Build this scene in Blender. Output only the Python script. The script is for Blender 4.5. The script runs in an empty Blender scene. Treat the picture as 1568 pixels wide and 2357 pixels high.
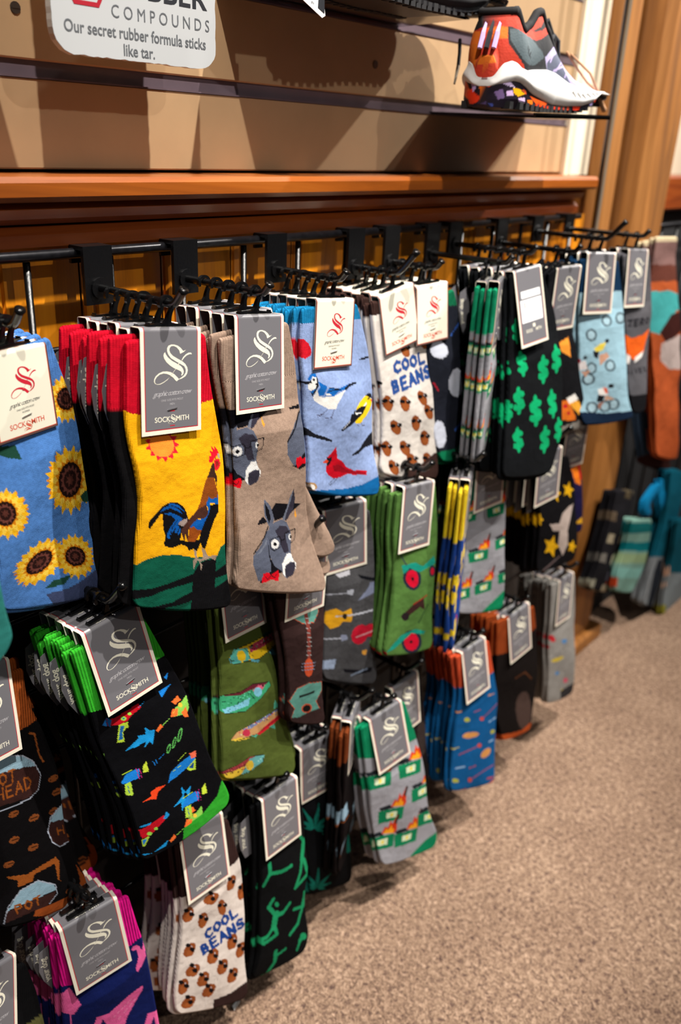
import bpy, math, random
import numpy as np
from mathutils import Matrix, Vector, Euler
from mathutils.geometry import tessellate_polygon

# ------------------------------------------------------------------ camera, light, exposure
SC = bpy.context.scene
COL = SC.collection
cam_d = bpy.data.cameras.new('camera'); cam = bpy.data.objects.new('camera', cam_d); COL.objects.link(cam)
Rr = (0.6447188, -0.7631890, 0.0433617); Dd = (-0.2765335, -0.2857386, -0.9175417); Ff = (0.7126477, 0.5795654, -0.3952684)
cam.matrix_world = Matrix(((Rr[0], -Dd[0], -Ff[0], 0), (Rr[1], -Dd[1], -Ff[1], 0), (Rr[2], -Dd[2], -Ff[2], .97), (0, 0, 0, 1)))
cam_d.sensor_fit = 'VERTICAL'; cam_d.sensor_height = 36.0; cam_d.lens = 1990.125 * 36.0 / 2357.0
cam_d.clip_start = .02; cam_d.clip_end = 50
cam_d.dof.use_dof = True; cam_d.dof.focus_distance = .72; cam_d.dof.aperture_fstop = 4.6
SC.camera = cam

w = bpy.data.worlds.new('world'); SC.world = w; w.use_nodes = True
w.node_tree.nodes['Background'].inputs[0].default_value = (.78, .84, 1, 1); w.node_tree.nodes['Background'].inputs[1].default_value = .042

def lamp(name, loc, tgt, power, size, ang, col=(1, .94, .86), blend=.25):
    d = bpy.data.lights.new(name, 'SPOT'); d.energy = power; d.shadow_soft_size = size; d.spot_size = math.radians(ang); d.spot_blend = blend; d.color = col
    o = bpy.data.objects.new(name, d); COL.objects.link(o); o.location = loc
    o.rotation_euler = (Vector(tgt) - Vector(loc)).to_track_quat('-Z', 'Y').to_euler(); return o
lamp('track_or_fill_light', (.95, -.30, 2.75), (.98, .62, 1.0), 340, .018, 48, blend=.6)
lamp('track_or_fill_light', (3.1, -.30, 2.8), (1.22, .60, .80), 330, .025, 27, blend=.6)
lamp('track_or_fill_light', (.02, -.32, 2.75), (.42, .62, 1.20), 200, .018, 33, blend=.6)
lamp('track_or_fill_light', (2.5, -.75, 2.75), (1.75, .20, .0), 260, .03, 56, blend=.4)
lamp('track_or_fill_light', (.75, -2.3, 2.75), (.80, .62, .58), 80, .03, 36, blend=.7)  # added frontal fill to brighten planks and socks, not a known fixture
ad = bpy.data.lights.new('ceiling_glow', 'AREA'); ad.energy = 4; ad.shape = 'RECTANGLE'; ad.size = 4; ad.size_y = 3; ad.color = (1, .93, .86)
ao = bpy.data.objects.new('ceiling_glow', ad); COL.objects.link(ao); ao.location = (.6, -1.6, 2.85); ao.rotation_euler = (math.radians(35), 0, 0)
SC.view_settings.view_transform = 'Standard'; SC.view_settings.look = 'None'; SC.view_settings.exposure = 0.0; SC.view_settings.gamma = 1.0
SC.view_settings.use_curve_mapping = False
SC.cycles.use_denoising = True
SC.cycles.max_bounces = 5; SC.cycles.diffuse_bounces = 3; SC.cycles.glossy_bounces = 2

PACKS=[
{"id":"teal","T":[0.175,0.44,0.83],"r":[0.0,0.0,0.0],"n":1,"lab":"plain teal","base":"3a948c","back":"3a948c","cuff":"3a948c","h":0,"card":"g","ch":79,"L":[-45.0,10.0,-45.0,150.0,-30.0,200.0],"R":[49.7,18.1,50.3,98.9,52.2,135.0,55.0,151.0,53.2,156.4],"fl":0.0,"res":2,"X":0.175,"q":"at the left edge above coffee-pot socks","art":[]},
{"id":"sunflower","T":[0.3203,0.5638,0.8233],"r":[12.27,-2.24,-0.27],"n":4,"lab":"blue sunflower print","base":"4c7cbf","back":"3c6098","cuff":"4c7cbf","h":1,"card":"c","ch":63,"L":[-37.9,3.4,-41.6,35.8,-44.1,99.0,-43.7,143.5,-47.8,187.8],"R":[34.3,-3.4,40.5,18.3,52.2,55.6,52.1,87.8,55.9,114.8,55.5,137.5,54.3,188.5,60.8,221.2],"fl":-1.9,"res":0.8,"X":0.33,"art":[["e08a14",0,627,1247,529,1241,561,1342,468,1294,460,1392,388,1312,342,1389,303,1292,229,1336,229,1240,142,1245,178,1164,92,1131,157,1079,87,1014,170,997,126,912,213,933,204,840,281,896,308,811,362,893,423,831,443,926,529,897,511,989,608,1002,552,1073,643,1126,559,1162],["f2b81e",0,650,1194,561,1208,614,1296,520,1273,541,1370,457,1314,443,1405,380,1325,335,1397,301,1304,232,1349,231,1257,149,1269,178,1189,95,1168,150,1110,75,1061,149,1031,92,959,174,961,143,876,224,909,222,821,291,881,320,802,367,882,424,822,443,912,522,880,509,968,600,970,555,1043,645,1080,573,1127],["f8cf4a",0,596,1225,508,1214,549,1302,465,1259,475,1350,408,1280,385,1362,343,1277,293,1338,281,1249,212,1283,230,1202,151,1204,196,1141,118,1113,184,1076,116,1022,194,1014,146,941,224,963,202,880,273,930,280,847,332,918,368,847,395,931,457,881,454,967,534,946,500,1021,588,1033,527,1086,610,1130,530,1154],["d8820f",0,539,1158,495,1174,516,1225,467,1221,470,1274,423,1250,409,1298,371,1259,340,1295,316,1246,275,1265,268,1213,222,1213,232,1165,187,1147,212,1109,174,1075,211,1052,185,1007,230,1001,219,951,264,963,270,914,311,942,333,901,364,943,400,914,416,964,462,953,461,1004,510,1012,491,1057,537,1083,503,1116],["24120f",0,496,1144,472,1204,424,1243,362,1252,300,1231,250,1184,220,1120,217,1053,240,995,286,957,345,946,407,965,459,1011,491,1075],["6a3a32",0,474,1137,438,1147,454,1188,415,1180,413,1221,379,1195,361,1229,339,1192,308,1211,302,1169,265,1171,276,1133,240,1117,265,1090,237,1060,271,1049,257,1010,294,1018,296,978,328,1002,346,969,368,1005,399,985,405,1026,443,1024,433,1062,470,1078,445,1105],["2a1512",0,431,1123,418,1156,392,1177,358,1182,324,1171,296,1145,280,1110,278,1073,291,1041,316,1020,349,1014,383,1025,412,1050,429,1085],["5a3028",0,410,1116,377,1119,381,1155,355,1128,332,1151,333,1115,300,1107,326,1089,308,1056,340,1069,350,1037,364,1071,396,1063,381,1093],["e08a14",0,-122,1253,-194,1244,-171,1314,-240,1277,-246,1343,-299,1286,-334,1336,-362,1268,-417,1295,-417,1229,-482,1228,-454,1175,-519,1148,-470,1116,-522,1067,-460,1060,-492,999,-427,1018,-434,954,-376,996,-355,939,-315,999,-270,959,-255,1025,-191,1010,-205,1072,-134,1085,-176,1131,-109,1171,-171,1192],["f2b81e",0,-104,1218,-170,1223,-132,1285,-201,1265,-186,1332,-248,1290,-259,1351,-305,1294,-339,1341,-364,1276,-415,1303,-416,1241,-477,1245,-454,1192,-517,1174,-475,1137,-531,1099,-476,1082,-518,1030,-456,1036,-480,976,-419,1002,-420,942,-369,987,-347,934,-312,991,-269,953,-255,1016,-196,998,-207,1057,-139,1063,-173,1111,-107,1140,-161,1169],["f8cf4a",0,-144,1236,-209,1225,-180,1286,-241,1253,-235,1315,-284,1265,-301,1320,-332,1260,-369,1299,-378,1238,-430,1258,-416,1203,-475,1201,-441,1161,-499,1138,-450,1115,-500,1074,-442,1073,-478,1020,-419,1039,-435,981,-383,1019,-377,963,-338,1014,-311,967,-291,1026,-245,995,-247,1054,-188,1043,-214,1093,-149,1105,-194,1139,-133,1173,-193,1185],["d8820f",0,-204,1182,-233,1190,-220,1223,-252,1219,-250,1253,-280,1237,-290,1266,-314,1241,-334,1263,-349,1231,-376,1242,-380,1209,-410,1208,-403,1178,-433,1165,-415,1141,-440,1119,-415,1105,-432,1075,-403,1073,-409,1040,-380,1049,-375,1018,-349,1038,-334,1012,-314,1040,-291,1023,-281,1055,-251,1049,-252,1082,-221,1088,-233,1116,-204,1135,-226,1154],["24120f",0,-232,1172,-248,1209,-280,1232,-319,1236,-359,1221,-392,1190,-410,1149,-412,1106,-396,1070,-365,1047,-327,1041,-287,1055,-253,1086,-234,1128],["6a3a32",0,-246,1166,-269,1172,-260,1198,-284,1192,-286,1218,-308,1201,-320,1222,-334,1197,-354,1209,-357,1182,-382,1182,-374,1159,-397,1147,-381,1131,-399,1111,-376,1105,-385,1080,-361,1086,-359,1060,-338,1076,-326,1056,-312,1079,-292,1068,-288,1094,-264,1094,-271,1118,-247,1129,-264,1146],["2a1512",0,-273,1156,-282,1177,-299,1190,-321,1192,-343,1184,-361,1167,-371,1144,-372,1120,-363,1100,-346,1088,-325,1085,-303,1093,-285,1110,-274,1132],["5a3028",0,-287,1151,-308,1152,-306,1176,-322,1158,-338,1171,-337,1149,-358,1142,-341,1132,-352,1111,-332,1120,-324,1099,-316,1122,-295,1117,-305,1136],["e08a14",0,197,1601,125,1639,196,1677,107,1692,148,1746,58,1735,61,1795,-13,1762,-46,1817,-93,1766,-155,1807,-166,1749,-246,1770,-222,1714,-305,1711,-251,1667,-324,1641,-249,1615,-300,1572,-217,1568,-236,1514,-159,1533,-144,1477,-85,1516,-36,1467,-7,1520,68,1486,62,1545,152,1534,109,1587],["f2b81e",0,189,1565,132,1609,212,1632,134,1659,195,1700,108,1707,142,1759,58,1745,60,1802,-9,1769,-38,1822,-84,1775,-138,1817,-155,1762,-226,1788,-213,1734,-292,1740,-251,1693,-327,1681,-265,1646,-328,1616,-253,1599,-295,1555,-217,1557,-232,1505,-160,1525,-147,1472,-91,1509,-49,1461,-18,1510,48,1474,50,1529,131,1510,102,1563],["f8cf4a",0,165,1603,98,1635,168,1662,88,1675,138,1717,57,1711,80,1762,9,1737,2,1790,-50,1749,-85,1797,-110,1746,-167,1782,-163,1730,-235,1749,-204,1701,-280,1702,-226,1665,-296,1648,-227,1626,-282,1593,-207,1589,-241,1544,-169,1558,-176,1508,-117,1538,-96,1488,-58,1532,-11,1489,0,1540,68,1510,50,1562,130,1550,84,1595],["d8820f",0,101,1591,74,1616,113,1631,73,1649,100,1672,53,1681,64,1709,17,1707,10,1737,-31,1724,-55,1750,-84,1729,-120,1749,-134,1723,-177,1733,-175,1705,-220,1705,-201,1679,-241,1669,-209,1648,-240,1629,-199,1616,-216,1591,-171,1587,-173,1559,-130,1565,-115,1538,-80,1553,-50,1530,-28,1553,13,1537,19,1565,66,1558,55,1587],["24120f",0,61,1602,70,1640,51,1678,7,1708,-51,1724,-112,1724,-163,1707,-196,1677,-203,1641,-185,1604,-143,1575,-87,1558,-26,1557,27,1573],["6a3a32",0,42,1608,19,1628,49,1640,15,1652,32,1672,-5,1674,-4,1697,-38,1689,-54,1711,-77,1695,-105,1711,-114,1689,-149,1697,-142,1674,-177,1672,-155,1653,-183,1641,-151,1629,-167,1610,-131,1607,-132,1584,-99,1592,-84,1570,-61,1586,-33,1569,-24,1591,12,1583,5,1606],["2a1512",0,2,1619,7,1640,-4,1661,-27,1677,-59,1686,-92,1686,-121,1677,-139,1661,-143,1640,-133,1620,-110,1604,-79,1595,-45,1594,-16,1603],["5a3028",0,-17,1625,-42,1640,-22,1655,-54,1654,-62,1674,-77,1657,-107,1667,-95,1648,-123,1640,-92,1633,-99,1614,-73,1624,-52,1607,-50,1627],["e08a14",0,498,1865,428,1853,452,1924,385,1885,379,1950,327,1891,295,1940,266,1871,213,1896,212,1830,148,1826,174,1774,110,1744,158,1713,105,1662,166,1658,133,1595,197,1617,189,1552,246,1597,265,1541,305,1602,349,1564,364,1631,426,1619,413,1680,483,1697,443,1741,509,1784,449,1802],["f2b81e",0,514,1831,451,1833,489,1897,422,1875,437,1941,377,1897,368,1958,322,1899,290,1945,264,1879,215,1904,213,1841,154,1843,174,1791,113,1770,152,1734,97,1694,151,1679,108,1625,169,1633,145,1572,204,1601,202,1540,253,1588,273,1535,309,1595,349,1558,364,1622,421,1607,412,1666,477,1675,445,1721,510,1753,459,1779],["f8cf4a",0,476,1848,413,1834,443,1896,383,1861,390,1923,341,1871,326,1925,295,1864,259,1902,250,1840,200,1858,212,1804,154,1799,187,1760,129,1734,177,1713,127,1670,183,1671,147,1617,205,1639,188,1579,240,1620,244,1563,283,1617,309,1571,330,1631,374,1602,372,1660,429,1652,406,1701,468,1716,425,1748,485,1785,428,1794],["d8820f",0,442,1801,409,1804,427,1837,390,1828,394,1859,358,1840,348,1865,319,1838,297,1855,277,1823,247,1829,240,1798,205,1792,211,1765,176,1749,194,1730,164,1706,191,1696,170,1667,203,1669,193,1638,229,1651,231,1623,263,1646,279,1624,304,1653,330,1641,344,1672,378,1672,379,1701,416,1712,403,1736,439,1758,414,1772],["24120f",0,409,1787,393,1819,358,1835,312,1833,265,1813,225,1779,200,1738,195,1698,211,1667,245,1651,289,1652,337,1672,378,1705,404,1746],["6a3a32",0,393,1780,366,1782,379,1807,349,1798,349,1821,323,1802,310,1819,293,1795,270,1802,264,1777,236,1773,243,1753,215,1738,233,1726,211,1705,237,1703,225,1678,253,1688,253,1664,279,1683,291,1666,309,1690,332,1682,338,1707,366,1711,359,1731,388,1746,370,1758],["2a1512",0,360,1767,351,1784,332,1793,307,1792,281,1781,259,1762,245,1740,242,1718,251,1701,270,1692,295,1693,321,1703,343,1722,357,1744],["5a3028",0,344,1760,319,1757,324,1779,303,1760,286,1770,285,1749,260,1740,279,1733,265,1712,289,1724,296,1706,308,1728,331,1727,321,1743],["e08a14",0,595,538,534,540,554,603,496,579,490,643,446,596,417,650,393,590,346,624,347,560,291,570,314,514,259,498,301,459,256,421,310,404,282,350,338,359,332,298,381,330,399,272,433,323,472,278,484,340,538,316,525,377,585,380,550,429,606,458,554,487],["f2b81e",0,610,502,555,516,586,570,529,562,541,623,489,593,480,652,441,605,412,655,392,598,348,632,347,571,295,585,314,531,261,523,296,481,249,453,296,428,260,384,313,380,293,325,345,342,344,284,388,320,406,266,436,316,472,273,484,331,533,305,524,364,581,359,552,410,608,428,563,463],["f8cf4a",0,576,525,522,525,546,578,495,556,500,614,459,574,444,629,418,577,387,620,380,563,335,590,347,536,297,543,326,498,276,485,318,456,275,424,325,414,294,368,345,378,331,324,376,353,381,298,414,342,437,293,454,346,493,310,490,366,540,348,518,399,573,401,534,440,585,463,536,484],["d8820f",0,554,489,524,499,539,528,505,527,508,558,476,546,467,575,440,553,420,575,403,547,375,560,369,529,337,531,343,502,311,493,329,469,302,451,327,436,308,410,339,405,330,376,362,381,366,352,394,368,409,343,431,367,455,349,467,378,498,370,498,400,532,404,520,431,551,445,529,465],["24120f",0,524,482,508,518,476,542,434,549,391,539,356,512,334,476,331,436,346,401,377,377,418,369,461,379,497,404,520,441],["6a3a32",0,509,478,485,485,496,509,469,505,469,529,445,515,433,536,417,514,397,527,392,502,366,504,373,482,348,473,365,457,345,440,369,433,358,410,384,413,384,390,407,403,419,383,435,403,456,391,461,415,487,413,480,435,506,444,489,460],["2a1512",0,480,471,471,491,453,504,431,508,407,503,387,488,375,468,373,446,382,427,399,414,422,409,445,415,465,429,478,449],["5a3028",0,465,468,442,470,446,492,428,477,412,491,412,470,389,466,407,454,394,436,416,442,423,423,433,443,455,437,445,455],["1d4436",0,-312,623,-222,660,-126,670,-96,790,-197,754,-273,708],["1d4436",0,467,1279,531,1255,575,1256,568,1368,492,1341],["1d4436",0,-46,1883,41,1848,237,1873,145,1922,48,1905],["3c4668",0,-39,1934,170,1975,327,1969,549,1931,716,2091,673,2401,60,2133]]},
{"id":"rooster","T":[0.4181,0.5117,0.8343],"r":[-1.33,-3.16,6.19],"n":6,"lab":"yellow rooster print","base":"f3ae12","back":"0e0d0f","cuff":"c30d26","h":0,"card":"g","ch":79,"L":[-39.0,7.9,-39.7,28.4,-40.7,55.4,-39.5,68.4,-36.3,88.5,-29.9,113.0,-26.9,138.8,-30.7,165.3,-30.1,188.9,-32.4,217.9],"R":[35.4,4.1,39.2,32.1,45.7,58.6,52.2,80.7,58.2,107.0,60.9,143.3,62.2,181.8,67.1,211.0,78.7,247.9],"fl":-2.7,"res":0.8,"X":0.421,"sideback":1,"art":[["c30d26",0,-723,-175,717,-187,759,561,443,567,330,584,-244,632,-346,617,-399,590,-732,556],["0d5642",0,-574,1770,-288,1822,-208,1795,-74,1786,79,1810,255,1871,524,1923,555,1846,622,1819,763,1805,965,2781,-576,2325],["0d0d10",0,-436,2016,-145,2064,7,2055,164,2033,276,2018,279,2094,134,2100,-23,2108,-144,2130,-285,2120,-436,2093],["0d0d10",0,-436,2164,-143,2230,58,2237,265,2181,268,2265,139,2300,-142,2264,-291,2250,-575,2171,-576,2364,279,2621,968,2828,930,2186,692,2173,522,2217,538,2581,275,2506,12,2293,-436,2210],["0d0d10",0,260,2021,323,1940,389,1928,511,1941,538,2581,267,2503],["0d0d10",0,516,2060,649,2021,775,2035,780,2129,518,2124],["0b4a38",0,-4,2268,138,2279,265,2271,220,2315,59,2306],["d81e30",0,94,896,43,914,75,959,16,954,22,1003,-31,975,-53,1017,-88,974,-132,999,-142,950,-197,953,-180,911,-234,891,-194,864,-234,827,-181,820,-199,774,-144,789,-136,743,-92,778,-58,743,-35,789,17,774,13,821,72,829,41,866],["ff8c30",0,39,893,28,933,-4,963,-51,976,-103,970,-149,946,-181,909,-193,866,-183,827,-152,797,-106,783,-55,789,-8,812,26,849],["0e0d10",0,-204,1517,-200,1490,-184,1459,-113,1404,-67,1367,-20,1353,33,1353,75,1366,124,1400,160,1452,183,1514,190,1533,122,1602,110,1687,189,1721,260,1723,311,1722,323,1646,378,1555,411,1442,508,1452,514,1520,468,1584,420,1695,407,1741,373,1825,343,1800,327,1755,285,1824,255,1794,205,1801,183,1761,125,1731,35,1742,-34,1716,-48,1690,-35,1629,-57,1568,-72,1440,-92,1436,-151,1499,-189,1542],["0a55a6",0,-106,1420,-60,1385,-7,1375,48,1398,90,1428,122,1465,56,1428,1,1399,-53,1406],["0a55a6",0,-34,1362,27,1361,89,1391,153,1462,90,1414,27,1383],["0a55a6",0,-59,1437,1,1435,63,1464,126,1503,110,1541,66,1568,19,1617,6,1655,-23,1646,-22,1609,11,1557,57,1509,16,1464],["0a55a6",0,50,1620,69,1545,97,1574,71,1624],["0a55a6",0,81,1646,94,1596,111,1576,109,1628],["0e0d10",0.48,6,1637,31,1561,78,1512],["9c8a84",0,86,1540,120,1520,179,1513,176,1542,135,1575,93,1556],["3b241c",0,448,1085,427,1123,400,1177,380,1209,438,1211,468,1227,490,1295,498,1220,473,1170,463,1099],["864416",0,383,1209,460,1215,478,1276,503,1351,502,1398,431,1392,401,1381,373,1430,331,1458,275,1504,270,1471,307,1401,340,1296,359,1241],["45271f",0,281,1461,373,1430,399,1511,378,1549,290,1539,227,1581,193,1615,189,1718,158,1644,153,1710,123,1637,115,1606,183,1532],["0a55a6",0,400,1370,431,1392,498,1394,504,1357,511,1453,417,1425,413,1502,371,1566,330,1642,264,1629,206,1594,234,1570,276,1543,349,1550,392,1528,397,1469,373,1430],["944815",0,201,1602,249,1597,279,1632,327,1647,310,1685,253,1737,188,1716],["e5162c",0,404,1082,408,1034,431,1025,412,980,448,1000,428,945,467,985,468,951,495,984,512,1004,510,1032,476,1048,455,1074,433,1089],["d81a2c",0,461,1075,483,1061,521,1071,537,1108,526,1142,487,1170,471,1146],["8e1e1c",0,481,1078,507,1081,521,1112,487,1134],["a89888",0,500,1022,526,1023,532,1068,509,1058],["120d0f",0,484,1054,483,1057,482,1060,479,1061,476,1061,473,1059,471,1056,471,1052,471,1049,473,1046,475,1045,478,1045,481,1047,483,1050],["9a8676",0,252,1799,279,1811,296,1887,350,1911,340,1929,299,1912,278,1944,261,1986,256,1921,251,1902,273,1882],["9a8676",0,334,1799,375,1825,413,1895,523,1911,514,1930,498,1950,444,1920,369,1923,333,1927,361,1883],["9a8676",0,317,1916,357,1962,343,2011,331,1956]]},
{"id":"donkey","T":[0.5087,0.5089,0.8342],"r":[0.07,-3.62,5.11],"n":5,"lab":"taupe donkey print","base":"9c8474","back":"8c7668","cuff":"9c8474","h":1,"card":"g","ch":79,"L":[-43.1,17.0,-40.4,41.2,-34.8,64.5,-29.6,81.2,-25.9,114.9,-23.0,134.2,-21.8,162.6,-18.3,201.5,-20.8,226.9,-23.2,236.6],"R":[36.6,5.8,47.2,39.7,54.0,78.8,60.8,115.5,65.9,140.9,72.0,181.3,87.5,227.0,102.5,254.0,107.3,275.0],"fl":-3.1,"res":0.8,"X":0.516,"toeflap":[[62.8,148.7,69.5,180.8,77.4,207.3,86.7,233.5],[81.4,173.3,101.8,200.6,114.4,218.3,125.4,237.5]],"art":[["0f0e14",0,-423,925,-403,891,-358,862,-311,913,-348,922],["0f0e14",0,-271,827,-220,767,-86,788,108,808,5,859,-34,883,-160,907,-226,917],["5a6072",0,-344,719,-276,785,-232,895,-244,946,-291,954,-340,868,-352,790],["0f0e14",0,-338,754,-294,814,-272,890,-290,930,-326,856],["322f3c",0,-12,665,19,760,4,844,-53,913,-91,940,-103,875,-66,808],["6a7080",0,-16,672,-29,748,-74,850,-101,932,-131,914,-80,821,-49,732],["5a6072",0,-465,1179,-382,1100,-300,970,-288,1113,-266,1260,-207,1313,-186,1375,-338,1436,-395,1404,-434,1311,-462,1250],["0f0e14",1.36,-460,1162,-400,1097,-346,1042,-304,956],["747a8a",0,-426,1178,-345,1098,-308,1040,-317,1095,-381,1163],["0f0e14",0,-296,1105,-257,1247,-168,1319,-108,1381,-166,1386,-244,1380,-338,1443,-376,1422,-254,1349,-256,1283,-286,1199],["5a6072",0,-291,951,-235,929,-140,913,-71,950,-19,1029,-7,1110,-13,1212,19,1291,47,1355,24,1411,-56,1442,-97,1420,-128,1363,-207,1313,-267,1224,-293,1113,-299,1013],["322f3c",0,-215,1003,-158,964,-70,986,-19,1050,-88,1048,-55,1147,-33,1209,-93,1215,-134,1150,-155,1090,-180,1057],["eceae8",0,-63,1225,-13,1227,19,1291,53,1326,48,1378,-10,1301,-79,1327,-80,1427,-109,1396,-118,1306],["322f3c",0,-81,1334,-40,1311,30,1311,44,1355,14,1424,-56,1442,-85,1400],["e4e4e4",0,-165,1123,-169,1140,-183,1153,-203,1158,-225,1154,-245,1143,-259,1127,-264,1108,-260,1091,-247,1079,-227,1073,-205,1076,-184,1087,-170,1104],["0f0e14",0.74,-281,1072,-160,1056,-137,1092,-143,1150,-220,1172,-268,1146,-281,1072],["0f0e14",0,-194,1120,-195,1127,-201,1132,-210,1134,-219,1133,-228,1128,-234,1122,-236,1114,-234,1107,-228,1102,-220,1099,-210,1101,-202,1105,-196,1112],["0f0e14",0.89,-140,1099,-91,1093,-86,1041,42,1021,48,1089,34,1120],["0f0e14",0.46,34,1120,-16,1142],["e4e4e4",0,-5,1085,-6,1097,-11,1106,-18,1110,-26,1109,-33,1103,-38,1092,-40,1080,-39,1068,-34,1059,-27,1055,-19,1056,-12,1062,-7,1073],["0f0e14",0,-1,1086,-1,1092,-5,1097,-9,1099,-15,1098,-20,1094,-23,1089,-25,1082,-24,1076,-20,1072,-16,1069,-10,1070,-5,1074,-2,1079],["d20a1e",0,-352,1437,-340,1356,-283,1351,-249,1380,-167,1353,-148,1396,-163,1453,-238,1423,-300,1435],["0f0e14",0.7,-311,1386,-282,1417,-249,1386,-205,1416,-181,1383],["e09a38",0,29,844,62,912,45,930,26,897],["0f0e14",0,25,1817,47,1781,97,1753,152,1815,110,1821],["0f0e14",0,196,1722,252,1659,406,1697,628,1738,511,1785,467,1809,324,1823,249,1827],["5a6072",0,110,1593,189,1674,242,1802,228,1858,175,1863,119,1761,103,1673],["0f0e14",0,118,1633,169,1705,196,1792,176,1835,134,1748],["322f3c",0,488,1566,525,1676,510,1769,446,1841,403,1868,389,1793,429,1721],["6a7080",0,483,1573,470,1658,421,1767,392,1857,358,1834,413,1734,447,1637],["5a6072",0,-17,2098,76,2017,165,1880,182,2042,211,2210,279,2276,304,2348,132,2401,67,2359,21,2250,-13,2178],["0f0e14",1.54,-12,2079,55,2012,115,1956,160,1863],["747a8a",0,26,2100,118,2019,158,1957,150,2019,78,2089],["0f0e14",0,173,2032,221,2196,323,2288,394,2364,327,2363,238,2347,132,2409,88,2381,226,2311,223,2237,186,2139],["5a6072",0,175,1859,238,1841,347,1832,426,1881,487,1975,503,2068,498,2182,537,2275,570,2351,545,2412,454,2438,407,2409,370,2341,279,2276,209,2169,177,2041,167,1928],["322f3c",0,264,1925,327,1887,428,1921,488,1999,409,1990,449,2105,475,2177,407,2177,359,2100,334,2029,305,1991],["eceae8",0,442,2192,499,2199,537,2275,577,2319,572,2376,503,2283,425,2305,426,2418,392,2380,381,2277],["322f3c",0,423,2313,470,2292,550,2299,567,2350,534,2426,454,2438,420,2387],["e4e4e4",0,323,2066,319,2085,303,2098,281,2101,255,2095,232,2081,216,2061,209,2039,214,2020,229,2007,251,2004,277,2009,300,2024,317,2044],["0f0e14",0.84,189,1996,326,1991,354,2034,348,2099,261,2116,205,2081,189,1996],["0f0e14",0,290,2060,288,2068,282,2073,272,2074,261,2072,252,2066,245,2057,242,2048,244,2040,250,2035,260,2034,270,2036,280,2042,287,2051],["0f0e14",1.01,351,2041,406,2039,411,1982,558,1972,565,2049,550,2083],["0f0e14",0.52,550,2083,494,2103],["e4e4e4",0,505,2040,504,2053,499,2063,491,2067,482,2065,473,2057,467,2045,464,2031,465,2018,471,2008,478,2004,488,2006,496,2014,503,2026],["0f0e14",0,510,2041,509,2048,505,2053,500,2055,494,2053,488,2049,484,2042,482,2035,483,2028,487,2023,492,2021,498,2022,504,2027,508,2034],["d20a1e",0,116,2400,129,2310,193,2311,233,2348,325,2325,347,2376,332,2439,246,2397,175,2404],["0f0e14",0.8,162,2348,196,2385,233,2354,284,2392,310,2358],["e09a38",0,538,1771,577,1851,559,1870,536,1831],["5a6072",0,336,1087,433,949,521,853,580,837,727,1194,617,1256,488,1362,419,1304,352,1218],["0f0e14",1.92,342,1095,415,1014,521,850],["0f0e14",0,383,802,522,786,525,831,459,817,395,825],["0f0e14",0,432,1337,520,1336,571,1250,626,1227,702,1348,545,1390],["d20a1e",0,483,1268,544,1265,566,1296,618,1280,667,1343,576,1338,511,1372,480,1314],["0f0e14",0,-369,758,-230,752,-200,825,-236,891,-273,914,-349,877],["0f0e14",0,-305,765,-230,766,-181,827,-150,908,-217,914,-256,846]]},
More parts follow.
